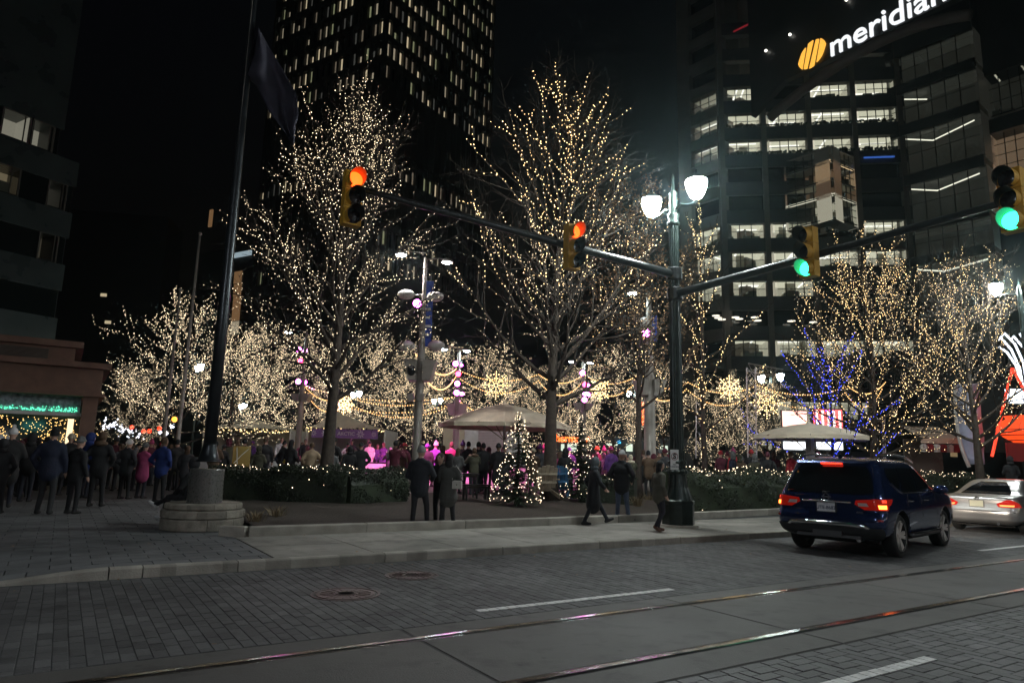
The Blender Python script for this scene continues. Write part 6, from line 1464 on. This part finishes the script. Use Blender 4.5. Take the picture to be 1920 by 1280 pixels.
# ================================================================== PEOPLE
def V3(*a): return np.array(a, float)
def person_mesh(name, pose, voxel=.03, coat='jacket', bulk=1., fingers=False):
    """one continuous body from tapered limbs, voxel-joined; faces keep the garment of the nearest limb.
    slots: 0 skin, 1 top, 2 trousers, 3 shoes, 4 dark (eyes), 5 scarf/hem"""
    P = []   # (kind, args, region)
    def cap(a, b, ra, rb, reg, fy=1.): P.append(('c', V3(*a), V3(*b), ra, rb, reg, fy))
    def ell(c, r, reg): P.append(('e', V3(*c), V3(*r), None, None, reg, 1.))
    J = dict(el=(-.27, -.04, 1.12), er=(.27, -.04, 1.12), wl=(-.27, .06, .88), wr=(.27, .06, .88), kl=(-.105, .02, .49), kr=(.105, .02, .49), al=(-.11, -.02, .09), ar=(.11, -.02, .09), fl=(0, 1, 0), fr=(0, 1, 0), lean=0., hip=.0, drop=0., head=0.)
    J.update(pose); ln = J['lean']; dr = J['drop']
    def up(x, y, z):  # upper body leans about the hips
        zz = z-.92; return (x, y+math.sin(ln)*zz, .92+math.cos(ln)*zz-dr)
    hd = lambda x, y, z: up(x*math.cos(J['head'])-y*math.sin(J['head']), x*math.sin(J['head'])+y*math.cos(J['head'])+.02, z)
    ell(hd(0, .01, 1.635), (.077, .095, .112), 0); ell(hd(0, .035, 1.565), (.056, .064, .05), 0); ell(hd(0, .107, 1.615), (.013, .022, .024), 0); ell(hd(0, .095, 1.655), (.05, .016, .012), 0)
    ell(hd(0, .097, 1.572), (.024, .01, .008), 0); ell(hd(.031, .088, 1.637), (.014, .012, .009), 4); ell(hd(-.031, .088, 1.637), (.014, .012, .009), 4)
    for s in (-1, 1): ell(hd(s*.078, .0, 1.622), (.012, .024, .034), 0)
    cap(up(0, -.01, 1.42), hd(0, .0, 1.56), .06, .052, 0); cap(up(-.05, -.01, 1.44), up(.05, -.01, 1.44), .062*bulk, .062*bulk, 5)
    b = bulk
    cap(up(-.155, -.01, 1.375), up(.155, -.01, 1.375), .078*b, .078*b, 1); ell(up(0, 0, 1.26), (.195*b, .13*b, .19), 1); ell(up(0, .005, 1.07), (.175*b, .125*b, .19), 1)
    ell((0, -.01, .94-dr), (.172, .13, .13), 2)
    if coat == 'jacket': cap(up(0, 0, 1.08), (0, -.005, .87-dr), .17*b, .185*b, 1, .72)
    elif coat == 'long': cap(up(0, 0, 1.1), (0, 0, .56-dr), .165*b, .215*b, 1, .78)
    elif coat == 'mid': cap(up(0, 0, 1.1), (0, 0, .72-dr), .168*b, .205*b, 1, .76)
    for s, e, w_ in ((-1, 'el', 'wl'), (1, 'er', 'wr')):
        E_, W_ = up(*J[e]), up(*J[w_]); sh = up(s*.185, -.01, 1.365); cap(sh, E_, .068*b, .056*b, 1); cap(E_, W_, .055*b, .043*b, 1)
        d = unit(V3(*W_)-V3(*E_)); h0 = V3(*W_)+d*.02
        cap(h0, h0+d*.07, .033, .036, 0)
        ax = unit(np.cross(d, V3(s, .2, .1))); sx = unit(np.cross(d, ax))
        if fingers:
            for k in range(4): f0 = h0+d*.085+ax*(-.03+.02*k); L_ = (.062, .075, .07, .052)[k]; cap(f0, f0+d*L_*.55+sx*-.008*s, .0105, .0105, 0); cap(f0+d*L_*.55+sx*-.008*s, f0+d*L_*.9+sx*-.03*s, .0105, .009, 0)
            f0 = h0+d*.02+ax*.036; cap(f0, f0+d*.045+ax*.022-sx*s*.012, .013, .011, 0)
        else: cap(h0+d*.07, h0+d*.13, .034, .024, 0); cap(h0+d*.02+ax*.03, h0+d*.07+ax*.045, .016, .012, 0)
    for s, k_, a_, f_ in ((-1, 'kl', 'al', 'fl'), (1, 'kr', 'ar', 'fr')):
        hp = (s*.092, 0, .90-dr); K_, A_ = J[k_], J[a_]; cap(hp, K_, .093, .064, 2); cap(K_, A_, .062, .05, 2); f = unit(V3(*J[f_]))
        A_ = V3(*A_); heel = A_-f*.035+V3(0, 0, -.035); cap(A_, A_+V3(0, 0, -.02), .05, .052, 3); cap(heel, heel+f*.1+V3(0, 0, -.002), .045, .046, 3); cap(heel+f*.1, heel+f*.205+V3(0, 0, -.008), .045, .034, 3)
    m = MB()
    for kind, a, bb, ra, rb, reg, fy in P:
        if kind == 'e': m.sphere(a, bb, 16, 10)
        else:
            d = bb-a; L = np.linalg.norm(d); d = d/max(L, 1e-6); pts, rad = [], []
            for t in (-.98, -.8, -.45, 0): pts.append(a+d*ra*t); rad.append(ra*math.sqrt(1-t*t))
            pts.append((a+bb)/2); rad.append((ra+rb)/2)
            for t in (0, .45, .8, .98): pts.append(bb+d*rb*t); rad.append(rb*math.sqrt(1-t*t))
            n0 = len(m.v); m.tube(pts, rad, 14)
            if fy != 1.:
                for i in range(n0, len(m.v)): x, y, z = m.v[i]; cyy = a[1]+(bb[1]-a[1])*np.clip((z-a[2])/(bb[2]-a[2]+1e-9), 0, 1); m.v[i] = (x, cyy+(y-cyy)*fy, z)
    ob_ = bpy.data.objects.new('tmp', m.mesh('tmp', M['bark'])); COL.objects.link(ob_); rm = ob_.modifiers.new('r', 'REMESH'); rm.mode = 'VOXEL'; rm.voxel_size = voxel; rm.use_smooth_shade = True
    sm = ob_.modifiers.new('s', 'SMOOTH'); sm.factor = .5; sm.iterations = 2 if voxel > .02 else 3
    dg = bpy.context.evaluated_depsgraph_get(); me = bpy.data.meshes.new_from_object(ob_.evaluated_get(dg)); bpy.data.objects.remove(ob_); me.name = name
    nf = len(me.polygons); c = np.empty(nf*3); me.polygons.foreach_get('center', c); c = c.reshape(-1, 3); best = np.full(nf, 1e9); reg_ = np.zeros(nf, int)
    for kind, a, bb, ra, rb, reg, fy in P:
        if kind == 'e': q = (c-a)/bb; dist = (np.linalg.norm(q, axis=1)-1)*bb.min()
        else:
            d = bb-a; L2 = max(1e-9, d@d); t = np.clip(((c-a)@d)/L2, 0, 1); o_ = c-(a+t[:, None]*d); o_[:, 1] /= fy; dist = np.linalg.norm(o_, axis=1)-(ra+(rb-ra)*t)
        if reg == 4: dist = dist-.004
        k = dist < best; best[k] = dist[k]; reg_[k] = reg
    me.materials.clear()
    for k in range(6): me.materials.append(SKIN)
    me.polygons.foreach_set('material_index', reg_.astype(np.int32).tolist()); me.polygons.foreach_set('use_smooth', [True]*nf); me.update()
    return me, up, hd
SKIN = mat('skin', (.45, .27, .2), .6); SKIN2 = mat('skin_brown', (.2, .11, .07), .6); DARK = mat('eye_dark', (.01, .01, .01), .3)
CM = {}
def cloth(rgb, nm='cloth'):
    k = tuple(round(x, 3) for x in rgb)
    if k not in CM: CM[k] = mat('%s_%d' % (nm, len(CM)), rgb, .85, var=.18, scale=9, bump=.3, bscale=28)
    return CM[k]
def head_cover(kind, hdf):
    """hats and hair as their own meshes on the head"""
    m = MB(); c = Vector(hdf(0, .0, 1.645)); fwd = (Vector(hdf(0, .1, 1.645))-c).normalized(); rgt = fwd.cross(Z3).normalized()
    def shell(rx, ry, rz, cut, oz=0., oy=0., nu=18, nv=10):
        idx = {}; fs_ = []; vs_ = []
        for i in range(nv+1):
            p = PI/2-PI*.86*i/nv
            for k in range(nu): a = 2*PI*k/nu; vs_.append(Vector((rx*math.cos(p)*math.cos(a), ry*math.cos(p)*math.sin(a)+oy, rz*math.sin(p)+oz)))
        for i in range(nv):
            for k in range(nu):
                q = (i*nu+k, i*nu+(k+1) % nu, (i+1)*nu+(k+1) % nu, (i+1)*nu+k); cc = sum((vs_[j] for j in q), Vector())/4
                if cut(cc): fs_.append(q)
        used = sorted({j for f in fs_ for j in f}); mp_ = {j: i for i, j in enumerate(used)}
        m.add([c+rgt*vs_[j].x+fwd*vs_[j].y+Z3*vs_[j].z for j in used], [tuple(mp_[j] for j in f) for f in fs_])
    if kind in ('beanie', 'pom'):
        shell(.092, .112, .128, lambda v: v.z > -.0+.35*v.y*.3-.012, .012); 
        ring = [c+rgt*(.094*math.cos(a))+fwd*(.114*math.sin(a))+Z3*(.018+.1*math.sin(a)*.11) for a in np.linspace(0, 2*PI, 17)]; m.tube(ring, .017, 6, cap=False)
        if kind == 'pom': m.sphere(c+Z3*.155, .045, 8, 6)
    elif kind == 'hood': shell(.115, .13, .15, lambda v: v.y < .045 or v.z > .06, .005, -.025); m.sphere(c+Z3*-.14-fwd*.045, (.13, .11, .08), 12, 6)
    elif kind == 'fur_hood':
        m.sphere(c+Z3*-.17-fwd*.07, (.155, .1, .07), 12, 6); shell(.089, .105, .122, lambda v: v.z > .03-.9*v.y if v.y > -.02 else v.z > -.09, 0, -.008)
    elif kind == 'long_hair': shell(.094, .11, .128, lambda v: v.z > .02+.6*v.y if v.y > -.01 else True, 0, -.012); m.sphere(c+Z3*-.13-fwd*.06, (.1, .055, .17), 12, 8)
    elif kind == 'short_hair': shell(.086, .104, .122, lambda v: v.z > .045+.2*v.y if v.y > 0 else v.z > -.075, .004, -.008)
    elif kind == 'cap':
        shell(.09, .11, .122, lambda v: v.z > .02, .012); v0 = c+fwd*.095+Z3*.03; m.add([v0-rgt*.075, v0+rgt*.075, v0+rgt*.05+fwd*.085-Z3*.022, v0-rgt*.05+fwd*.085-Z3*.022, v0-rgt*.075-Z3*.012, v0+rgt*.075-Z3*.012, v0+rgt*.05+fwd*.085-Z3*.03, v0-rgt*.05+fwd*.085-Z3*.03], [(0, 1, 2, 3), (7, 6, 5, 4), (0, 3, 7, 4), (3, 2, 6, 7), (2, 1, 5, 6)])
    return m.mesh(kind, DARK, True)
POSES = {
 'stand': (dict(), 'jacket', 1.05), 'pockets': (dict(el=(-.33, -.08, 1.14), er=(.33, -.08, 1.14), wl=(-.215, .08, .98), wr=(.215, .08, .98), kl=(-.11, .0, .49), al=(-.13, 0, .09), ar=(.13, .02, .09)), 'jacket', 1.12),
 'phone': (dict(el=(-.28, .16, 1.2), er=(.28, .16, 1.2), wl=(-.09, .36, 1.42), wr=(.09, .36, 1.42)), 'jacket', 1.08),
 'coat': (dict(el=(-.27, .02, 1.12), er=(.28, .0, 1.12), wl=(-.16, .2, 1.04), wr=(.17, .2, 1.02), al=(-.08, 0, .09), ar=(.08, 0, .09)), 'long', 1.05),
 'mid': (dict(el=(-.27, -.05, 1.12), wl=(-.25, .09, .9), er=(.28, .05, 1.13), wr=(.12, .22, 1.1), kr=(.1, .04, .49)), 'mid', 1.1),
 'shift': (dict(kl=(-.1, .08, .5), al=(-.14, .05, .09), ar=(.1, -.03, .09), el=(-.31, -.05, 1.13), wl=(-.24, .06, .93), head=.5), 'jacket', 1.1),
 'skate': (dict(lean=.22, kl=(-.14, .12, .5), al=(-.16, -.06, .09), kr=(.16, .1, .5), ar=(.2, .04, .09), el=(-.38, .0, 1.18), er=(.38, .02, 1.18), wl=(-.42, .2, 1.05), wr=(.42, .22, 1.05)), 'jacket', 1.0)}
PR = {}
for k, (ps, ct, bk_) in POSES.items():
    me, up_, hdf = person_mesh('person_'+k, ps, .03, ct, bk_); PR[k] = (me, {c: head_cover(c, hdf) for c in ('beanie', 'pom', 'hood', 'fur_hood', 'long_hair', 'short_hair', 'cap')})
HATN = dict(beanie='knit_hat', pom='bobble_hat', hood='hood', fur_hood='hair', long_hair='hair', short_hair='hair', cap='cap')
def person(label, loc, rz, sc_, proto, top, legs, hat, hatc, skin=SKIN, shoes=(.02, .02, .02), scarf=None, group=None, meshes=None):
    t = T('person', label, 'person', loc, rz, group); t.scale = (sc_,)*3
    me, heads = meshes or PR[proto]
    o = link('body', me, t); ms = [skin, cloth(top), cloth(legs), cloth(shoes, 'shoe'), DARK, cloth(scarf or top)]
    for i, s in enumerate(o.material_slots): s.link = 'OBJECT'; s.material = ms[i]
    h = link(HATN[hat], heads[hat], t); s = h.material_slots[0]; s.link = 'OBJECT'; s.material = cloth(hatc, 'hat')
    return t
CN = {'black': (.012, .012, .014), 'navy': (.014, .018, .04), 'charcoal': (.035, .035, .04), 'grey': (.12, .12, .12), 'tan': (.30, .22, .14), 'olive': (.06, .058, .035), 'maroon': (.10, .015, .03), 'pink': (.34, .05, .14), 'white': (.65, .63, .62), 'blue': (.014, .035, .17), 'purple': (.14, .05, .25), 'red': (.4, .02, .03), 'brown': (.10, .06, .035), 'cream': (.55, .48, .36), 'yellow': (.5, .38, .03), 'orange': (.7, .15, .03), 'dark': (.02, .019, .02)}
HW = {'beanie': 'knit hat', 'pom': 'bobble hat', 'hood': 'raised hood', 'fur_hood': 'short hair and furry collar', 'long_hair': 'long hair', 'short_hair': 'short hair', 'cap': 'peaked cap'}
rpp = random.Random(77)
def crowd(lst, ground, group, face=0.):
    for (x, ytop, Y, pr_, top, hat, hc, where) in lst:
        g_ = ground if not callable(ground) else ground(Y); z = D(x, ytop, Y).z; h = min(1.95, max(1.5, z-g_)) if 'child' not in where else max(.9, min(1.4, z-g_))
        p = GX(x, ytop+30, Y, g_); fy = face+rpp.uniform(-.5, .5)
        if Y > 30.5 and ground is not None and 'ice' in where: fy = PI+rpp.uniform(-.9, .9)
        who = 'child' if 'child' in where else 'person'
        lab = '%s in %s %s with %s %s %s' % (who, top, 'coat' if pr_ in ('coat', 'mid') else 'jacket', hc, HW[hat], where.replace('child ', ''))
        person(lab, p, fy, h/1.78, pr_, CN[top], rpp.choice([(.012, .012, .014), (.02, .022, .035), (.03, .03, .032), (.018, .02, .03)]), hat, CN[hc], SKIN if rpp.random() < .75 else SKIN2, group=group)
LEFT = [(100, 799, 15.6, 'shift', 'navy', 'short_hair', 'black', 'in front at left'), (148, 817, 15.9, 'stand', 'black', 'beanie', 'grey', 'second at front left'), (22, 800, 17., 'mid', 'dark', 'pom', 'white', 'at the left edge'),
 (192, 800, 18., 'pockets', 'black', 'fur_hood', 'brown', 'by the lit doorway'), (170, 797, 21., 'stand', 'blue', 'hood', 'blue', 'left of the pavilion column'), (132, 801, 22., 'phone', 'dark', 'beanie', 'cream', 'under the gold window lights'), (240, 822, 21., 'pockets', 'charcoal', 'beanie', 'white', 'left of the pink jacket'),
 (270, 829, 21.5, 'mid', 'pink', 'beanie', 'grey', 'left of the blue parka'), (306, 818, 20., 'pockets', 'blue', 'short_hair', 'brown', 'left of the flagpole plinth'), (58, 812, 19., 'stand', 'dark', 'hood', 'dark', 'beside the white bobble hat'), (216, 812, 26., 'stand', 'maroon', 'beanie', 'dark', 'further back by the pavilion corner'),
 (282, 824, 29., 'stand', 'maroon', 'pom', 'pink', 'far back by the thin flagpoles'), (331, 822, 26., 'phone', 'dark', 'short_hair', 'black', 'beside the second thin flagpole'), (4, 822, 15.5, 'pockets', 'black', 'hood', 'black', 'cut off by the left edge'), (350, 834, 24., 'mid', 'charcoal', 'long_hair', 'brown', 'behind the dry grass at the plinth'),
 (85, 818, 24., 'stand', 'black', 'beanie', 'black', 'under the round gold light'), (258, 830, 32., 'stand', 'dark', 'cap', 'dark', 'far back on the street'), (300, 828, 34., 'stand', 'red', 'beanie', 'red', 'far back beside the red lights'), (318, 832, 31., 'stand', 'brown', 'long_hair', 'brown', 'far back behind the blue parka')]
crowd(LEFT, .13, 'crowd by the pavilion', .0)
CTR = [(403, 826, 25, 'mid', 'brown', 'short_hair', 'black', 'right of the flagpole'), (418, 832, 28, 'stand', 'dark', 'beanie', 'dark', 'just right of the flagpole'), (444, 822, 29.4, 'stand', 'maroon', 'long_hair', 'brown', 'behind the clear chair'), (457, 821, 26, 'coat', 'black', 'short_hair', 'black', 'right of the clear chair'), (484, 838, 23.5, 'mid', 'olive', 'hood', 'olive', 'at the left hedge'), (497, 818, 26.5, 'stand', 'black', 'short_hair', 'brown', 'behind the olive hood'),
 (545, 823, 23.5, 'coat', 'black', 'long_hair', 'black', 'under the left pink pole'), (584, 828, 23.2, 'pockets', 'tan', 'short_hair', 'brown', 'left of the left tree trunk'), (625, 819, 25.5, 'pockets', 'black', 'beanie', 'black', 'right of the left tree trunk'), (622, 842, 22.8, 'stand', 'grey', 'short_hair', 'grey', 'behind the left trunk'), (655, 836, 24, 'mid', 'black', 'hood', 'black', 'below the banner wording'), (676, 828, 24.2, 'pockets', 'black', 'beanie', 'black', 'below the banner snowflake'),
 (741, 824, 24.5, 'phone', 'maroon', 'short_hair', 'black', 'left of pale pole'), (757, 829, 27, 'stand', 'maroon', 'cap', 'red', 'just left of the pale pole'), (800, 831, 29, 'stand', 'dark', 'beanie', 'purple', 'right of the pale pole'), (816, 828, 30, 'stand', 'purple', 'pom', 'white', 'behind the couple in dark coats'), (830, 834, 27, 'mid', 'maroon', 'long_hair', 'brown', 'behind the person with the bag'), (846, 826, 29.5, 'stand', 'pink', 'short_hair', 'brown', 'left of the kiosk shutter'),
 (858, 839, 25, 'mid', 'grey', 'long_hair', 'brown', 'in front of the kiosk'), (867, 821, 29, 'stand', 'black', 'pom', 'purple', 'left of the shutter'), (878, 826, 28, 'stand', 'dark', 'short_hair', 'black', 'at the left side of the shutter'), (889, 838, 24, 'phone', 'olive', 'fur_hood', 'brown', 'at the dark table'), (897, 827, 26.5, 'stand', 'black', 'short_hair', 'black', 'in front of the shutter'), (906, 829, 25.5, 'pockets', 'black', 'short_hair', 'dark', 'right of the dark table'), (934, 830, 24.6, 'coat', 'black', 'beanie', 'black', 'left of the big lit fir'), (943, 838, 29, 'stand', 'blue', 'beanie', 'pink', 'at the umbrella mast'),
 (1000, 839, 25, 'mid', 'brown', 'beanie', 'cream', 'right of the big lit fir'), (1012, 833, 26.5, 'pockets', 'charcoal', 'pom', 'purple', 'left of the broad trunk'), (1019, 834, 30, 'stand', 'dark', 'pom', 'pink', 'behind the pale slatted chair'), (1048, 846, 28, 'mid', 'pink', 'long_hair', 'brown', 'right of the broad trunk'), (1060, 840, 25, 'coat', 'black', 'hood', 'black', 'behind the blue chair'), (1067, 838, 29, 'stand', 'purple', 'beanie', 'purple', 'left of the second fir'), (1120, 836, 30, 'stand', 'maroon', 'beanie', 'orange', 'behind the hooded walker'), (1133, 838, 30.3, 'stand', 'dark', 'pom', 'pink', 'between the walker and the cap man'), (1146, 836, 29, 'stand', 'purple', 'beanie', 'pink', 'left of the cap man'),
 (1183, 851, 24, 'phone', 'olive', 'fur_hood', 'cream', 'right of the cap man'), (1196, 840, 29, 'stand', 'maroon', 'beanie', 'pink', 'left of the pale column'), (1207, 842, 27, 'stand', 'dark', 'short_hair', 'brown', 'at the pale column'), (1216, 843, 25, 'phone', 'brown', 'short_hair', 'black', 'raising a hand by the lamp post'), (1352, 844, 30, 'stand', 'maroon', 'beanie', 'red', 'right of the fir by the lamp post'), (1376, 838, 30, 'stand', 'red', 'pom', 'pink', 'above the right hedge'), (1388, 852, 27.5, 'mid', 'brown', 'hood', 'olive', 'behind the right hedge lights'), (1409, 842, 30, 'stand', 'dark', 'beanie', 'red', 'under the right umbrella edge'),
 (1436, 840, 28, 'pockets', 'black', 'short_hair', 'black', 'left of the white screen'), (1452, 845, 29, 'phone', 'maroon', 'long_hair', 'brown', 'at the white screen'), (1484, 845, 27.5, 'stand', 'red', 'short_hair', 'brown', 'below the white screen'), (1503, 850, 28, 'mid', 'black', 'short_hair', 'black', 'left of the umbrella mast'), (1536, 846, 29, 'stand', 'dark', 'beanie', 'pink', 'right of the umbrella mast'), (1896, 855, 29, 'coat', 'black', 'hood', 'black', 'by the red kettle'),
 (531, 862, 23.6, 'stand', 'navy', 'pom', 'yellow', 'child at the left hedge'), (636, 886, 22.6, 'stand', 'pink', 'pom', 'cream', 'child peeping over the hedge')]
crowd(CTR, PZ, 'crowd round the rink', .0)
ICE = [(526, 819, 33, 'stand', 'white', 'short_hair', 'brown', 'on the ice under the left tent'), (562, 829, 35, 'skate', 'pink', 'long_hair', 'brown', 'on the ice by the left pink pole'), (571, 822, 34, 'stand', 'black', 'short_hair', 'black', 'on the ice left of the tree trunk'), (648, 830, 35, 'skate', 'white', 'pom', 'black', 'on the ice below the banner'), (692, 827, 34, 'mid', 'white', 'beanie', 'black', 'on the ice right of the banner'), (706, 836, 36, 'skate', 'purple', 'long_hair', 'brown', 'on the ice by the tent edge'), (718, 829, 35, 'coat', 'purple', 'long_hair', 'brown', 'on the ice left of the rucksack'), (690, 822, 38, 'stand', 'charcoal', 'short_hair', 'black', 'far back on the ice'), (658, 822, 40, 'skate', 'dark', 'beanie', 'dark', 'far back on the ice'), (445, 828, 36, 'skate', 'pink', 'pom', 'red', 'on ice below left tent'), (472, 826, 37, 'stand', 'purple', 'beanie', 'purple', 'on ice by left tent post')]
crowd(ICE, .73, 'skaters on the ice')
rs = random.Random(12); usedl = set()
LM = ((480, 'by the clear chair'), (560, 'under the left pink pole'), (640, 'by the left trunk'), (720, 'below the banner'), (789, 'left of the pale pole'), (850, 'behind the couple'), (1000, 'before the kiosk'), (1180, 'behind the cap man'), (1300, 'by the pale column'), (1440, 'left of the screens'), (1700, 'below the screens'))
LL = ((60, 'at the far left'), (120, 'under the green band'), (180, 'under the gold lights'), (240, 'by the pavilion corner'), (300, 'by the thin flagpoles'), (400, 'near the plinth'))
def filler(n, xs, Yr, gz, lms, grp, deep):
    k = 0
    while k < n:
        x = xs(); Y = rs.uniform(*Yr); c_ = rs.choice(['black', 'charcoal', 'navy', 'brown', 'olive']); ht = rs.choice(['beanie', 'short_hair', 'long_hair', 'hood', 'fur_hood', 'pom']); hc = rs.choice(['black', 'brown', 'grey', 'maroon']); pr_ = rs.choice(list(POSES)[:6]); lm = next(t for a, t in lms if x < a)
        lab = 'person in %s %s with %s %s %s %s' % (c_, 'coat' if pr_ in ('coat', 'mid') else 'jacket', hc, HW[ht].replace(' and furry collar', ''), deep, lm)
        if lab in usedl: continue
        usedl.add(lab); k += 1
        person(lab, GX(x, 850, Y, gz), rs.uniform(-1.2, 1.2), rs.uniform(.87, 1.03), pr_, CN[c_], (.014, .014, .018), ht, CN[hc], SKIN if rs.random() < .7 else SKIN2, group=grp)
filler(36, lambda: rs.choice([rs.uniform(410, 760), rs.uniform(790, 950), rs.uniform(1100, 1260), rs.uniform(1340, 1600)]), (24.5, 30.4), PZ, LM, 'crowd round the rink', 'in the throng')
filler(30, lambda: rs.uniform(0, 340), (20, 30), .13, LL, 'crowd by the pavilion', 'in the throng')
# ---- people on the near pavement, each with its own body
def lead(label, px, py, rz, h, pose, coat, bulk, top, legs, hat, hatc, shoes=(.015, .015, .015), scarf=None, skin=SKIN, z=.13):
    me, up_, hdf = person_mesh('person_body', pose, .0145, coat, bulk, True); p = G(px, py, z)
    return person(label, (p.x, p.y, z), rz, h/1.78, None, top, legs, hat, hatc, skin, shoes, scarf, 'people on the near pavement', (me, {hat: head_cover(hat, hdf)})), up_
lead('tall man in a dark coat and pale grey hat standing with his back turned', 783, 992, R_(-12), 1.72, dict(el=(-.28, .02, 1.12), er=(.29, .06, 1.14), wl=(-.2, .2, 1.02), wr=(.2, .24, 1.05), kl=(-.1, -.02, .49), al=(-.11, -.06, .09), kr=(.14, .12, .5), ar=(.17, .1, .09), fr=(.6, .8, 0)), 'jacket', 1.16, (.014, .016, .022), (.012, .012, .015), 'beanie', (.2, .2, .19))
lead('person in a dark jacket with a cup between the tall man and the bag carrier', 822, 985, R_(150), 1.60, dict(el=(-.27, .05, 1.12), er=(.27, .08, 1.13), wl=(-.08, .27, 1.18), wr=(.1, .27, 1.15)), 'jacket', 1.05, (.016, .016, .018), (.012, .012, .014), 'fur_hood', (.05, .035, .025))
t_, up_ = lead('person in an olive grey coat carrying a white handbag', 838, 991, R_(-10), 1.58, dict(el=(-.26, .0, 1.12), er=(.27, .02, 1.12), wl=(-.18, .2, 1.06), wr=(.16, .22, 1.08), kl=(-.12, .0, .48), al=(-.15, -.05, .09), kr=(.1, .04, .48), ar=(.14, .06, .09), fr=(.4, .9, 0)), 'mid', 1.12, (.05, .05, .045), (.014, .014, .016), 'long_hair', (.015, .012, .012), shoes=(.03, .028, .026))
bag = T('handbag', 'white leather handbag hanging from the shoulder of the olive coat', 'bag', t_.location+Vector((.19, -.12, .80)), R_(-8)); bm = mat('white_leather', (.42, .40, .36), .45, var=.1, scale=12)
m = MB(); m.bevbox((0, 0, .12), (.2, .09, .17), .03); m.build('pouch', bm, bag); m = MB(); m.prism([(-.095, .0), (.095, 0), (.075, -.09), (-.075, -.09)], .006, Matrix(((1, 0, 0, 0), (0, 0, -1, -.048), (0, 1, 0, .195), (0, 0, 0, 1)))); m.build('flap', bm, bag); m = MB(); m.tube([(-.11, 0, .22), (-.1, .02, .42), (-.05, .05, .52), (.08, .03, .36), (.12, 0, .22)], .01, 6); m.build('strap', bm, bag, smooth=True); m = MB(); m.box((0, -.058, .12), (.025, .01, .025)); m.build('clasp', chrome, bag)
lead('person in a dark coat and grey hood striding to the right', 1112, 984, R_(-78), 1.62, dict(lean=.08, kl=(-.09, .20, .52), al=(-.1, .42, .14), fl=(0, .9, .35), kr=(.09, -.08, .49), ar=(.1, -.28, .09), fr=(0, 1, 0), el=(-.27, -.12, 1.13), er=(.27, .08, 1.12), wl=(-.24, .02, .96), wr=(.22, .22, 1.0), drop=.045), 'long', 1.1, (.012, .013, .017), (.012, .014, .022), 'hood', (.09, .11, .12))
lead('man in a white cap, black jacket and blue jeans', 1166, 977, R_(-35), 1.80, dict(el=(-.32, -.05, 1.14), er=(.32, -.02, 1.14), wl=(-.2, .16, 1.02), wr=(.2, .16, 1.0), kl=(-.11, .02, .49), al=(-.13, 0, .09), kr=(.11, .05, .49), ar=(.15, .08, .09), fr=(.5, .8, 0)), 'jacket', 1.18, (.012, .013, .016), (.075, .10, .16), 'cap', (.45, .45, .45))
lead('person in an olive jacket and brown boots stepping past the lamp post', 1236, 996, R_(-70), 1.55, dict(lean=.05, kl=(-.09, .13, .5), al=(-.1, .02, .10), fl=(0, .9, -.1), kr=(.09, .06, .48), ar=(.1, -.16, .14), fr=(0, .85, -.55), el=(-.27, -.02, 1.12), er=(.27, -.06, 1.12), wl=(-.2, .17, 1.0), wr=(.24, .05, .92)), 'jacket', 1.1, (.07, .066, .05), (.012, .012, .02), 'long_hair', (.012, .011, .011), shoes=(.11, .055, .035))
# seated person beside the plinth
me, up_, hdf = person_mesh('person_body', dict(drop=.40, kl=(-.12, .44, .52), al=(-.12, .52, .12), kr=(.12, .42, .56), ar=(.12, .86, .34), fr=(0, .8, .5), el=(-.27, .1, 1.12), er=(.27, .1, 1.12), wl=(-.12, .3, 1.0), wr=(.12, .3, 1.0)), .02, 'jacket', 1.1, True)
p = FP+Vector((-.56, .62, 0)); person('seated person in black with white soled trainers left of the plinth', (p.x, p.y, .19), R_(85), .93, None, (.012, .012, .014), (.012, .012, .014), 'hood', (.012, .012, .013), SKIN, (.5, .5, .5), group='people on the near pavement', meshes=(me, {'hood': head_cover('hood', hdf)}))
# ================================================================== HAZE ADDED FOR THE LAMP HALOS
hz = MB(); hz.box((0, 110, 66), (500, 400, 134.2)); hm = bpy.data.materials.new('night_haze'); hm.use_nodes = True; nt = hm.node_tree; nt.nodes.clear()
ou = nt.nodes.new('ShaderNodeOutputMaterial'); pv_ = nt.nodes.new('ShaderNodeVolumePrincipled'); pv_.inputs['Color'].default_value = (.70, .95, 1., 1); pv_.inputs['Density'].default_value = .0005; pv_.inputs['Anisotropy'].default_value = .88
nt.links.new(pv_.outputs[0], ou.inputs['Volume'])
ho = hz.build('haze', hm); tag(ho, 'thin night haze hanging in the lamplight over the square', 'haze', None, 'stuff')

for o in bpy.data.objects:
    if len(str(o.get('label', '')).split()) > 16: print('LONG', o.name, o['label'])
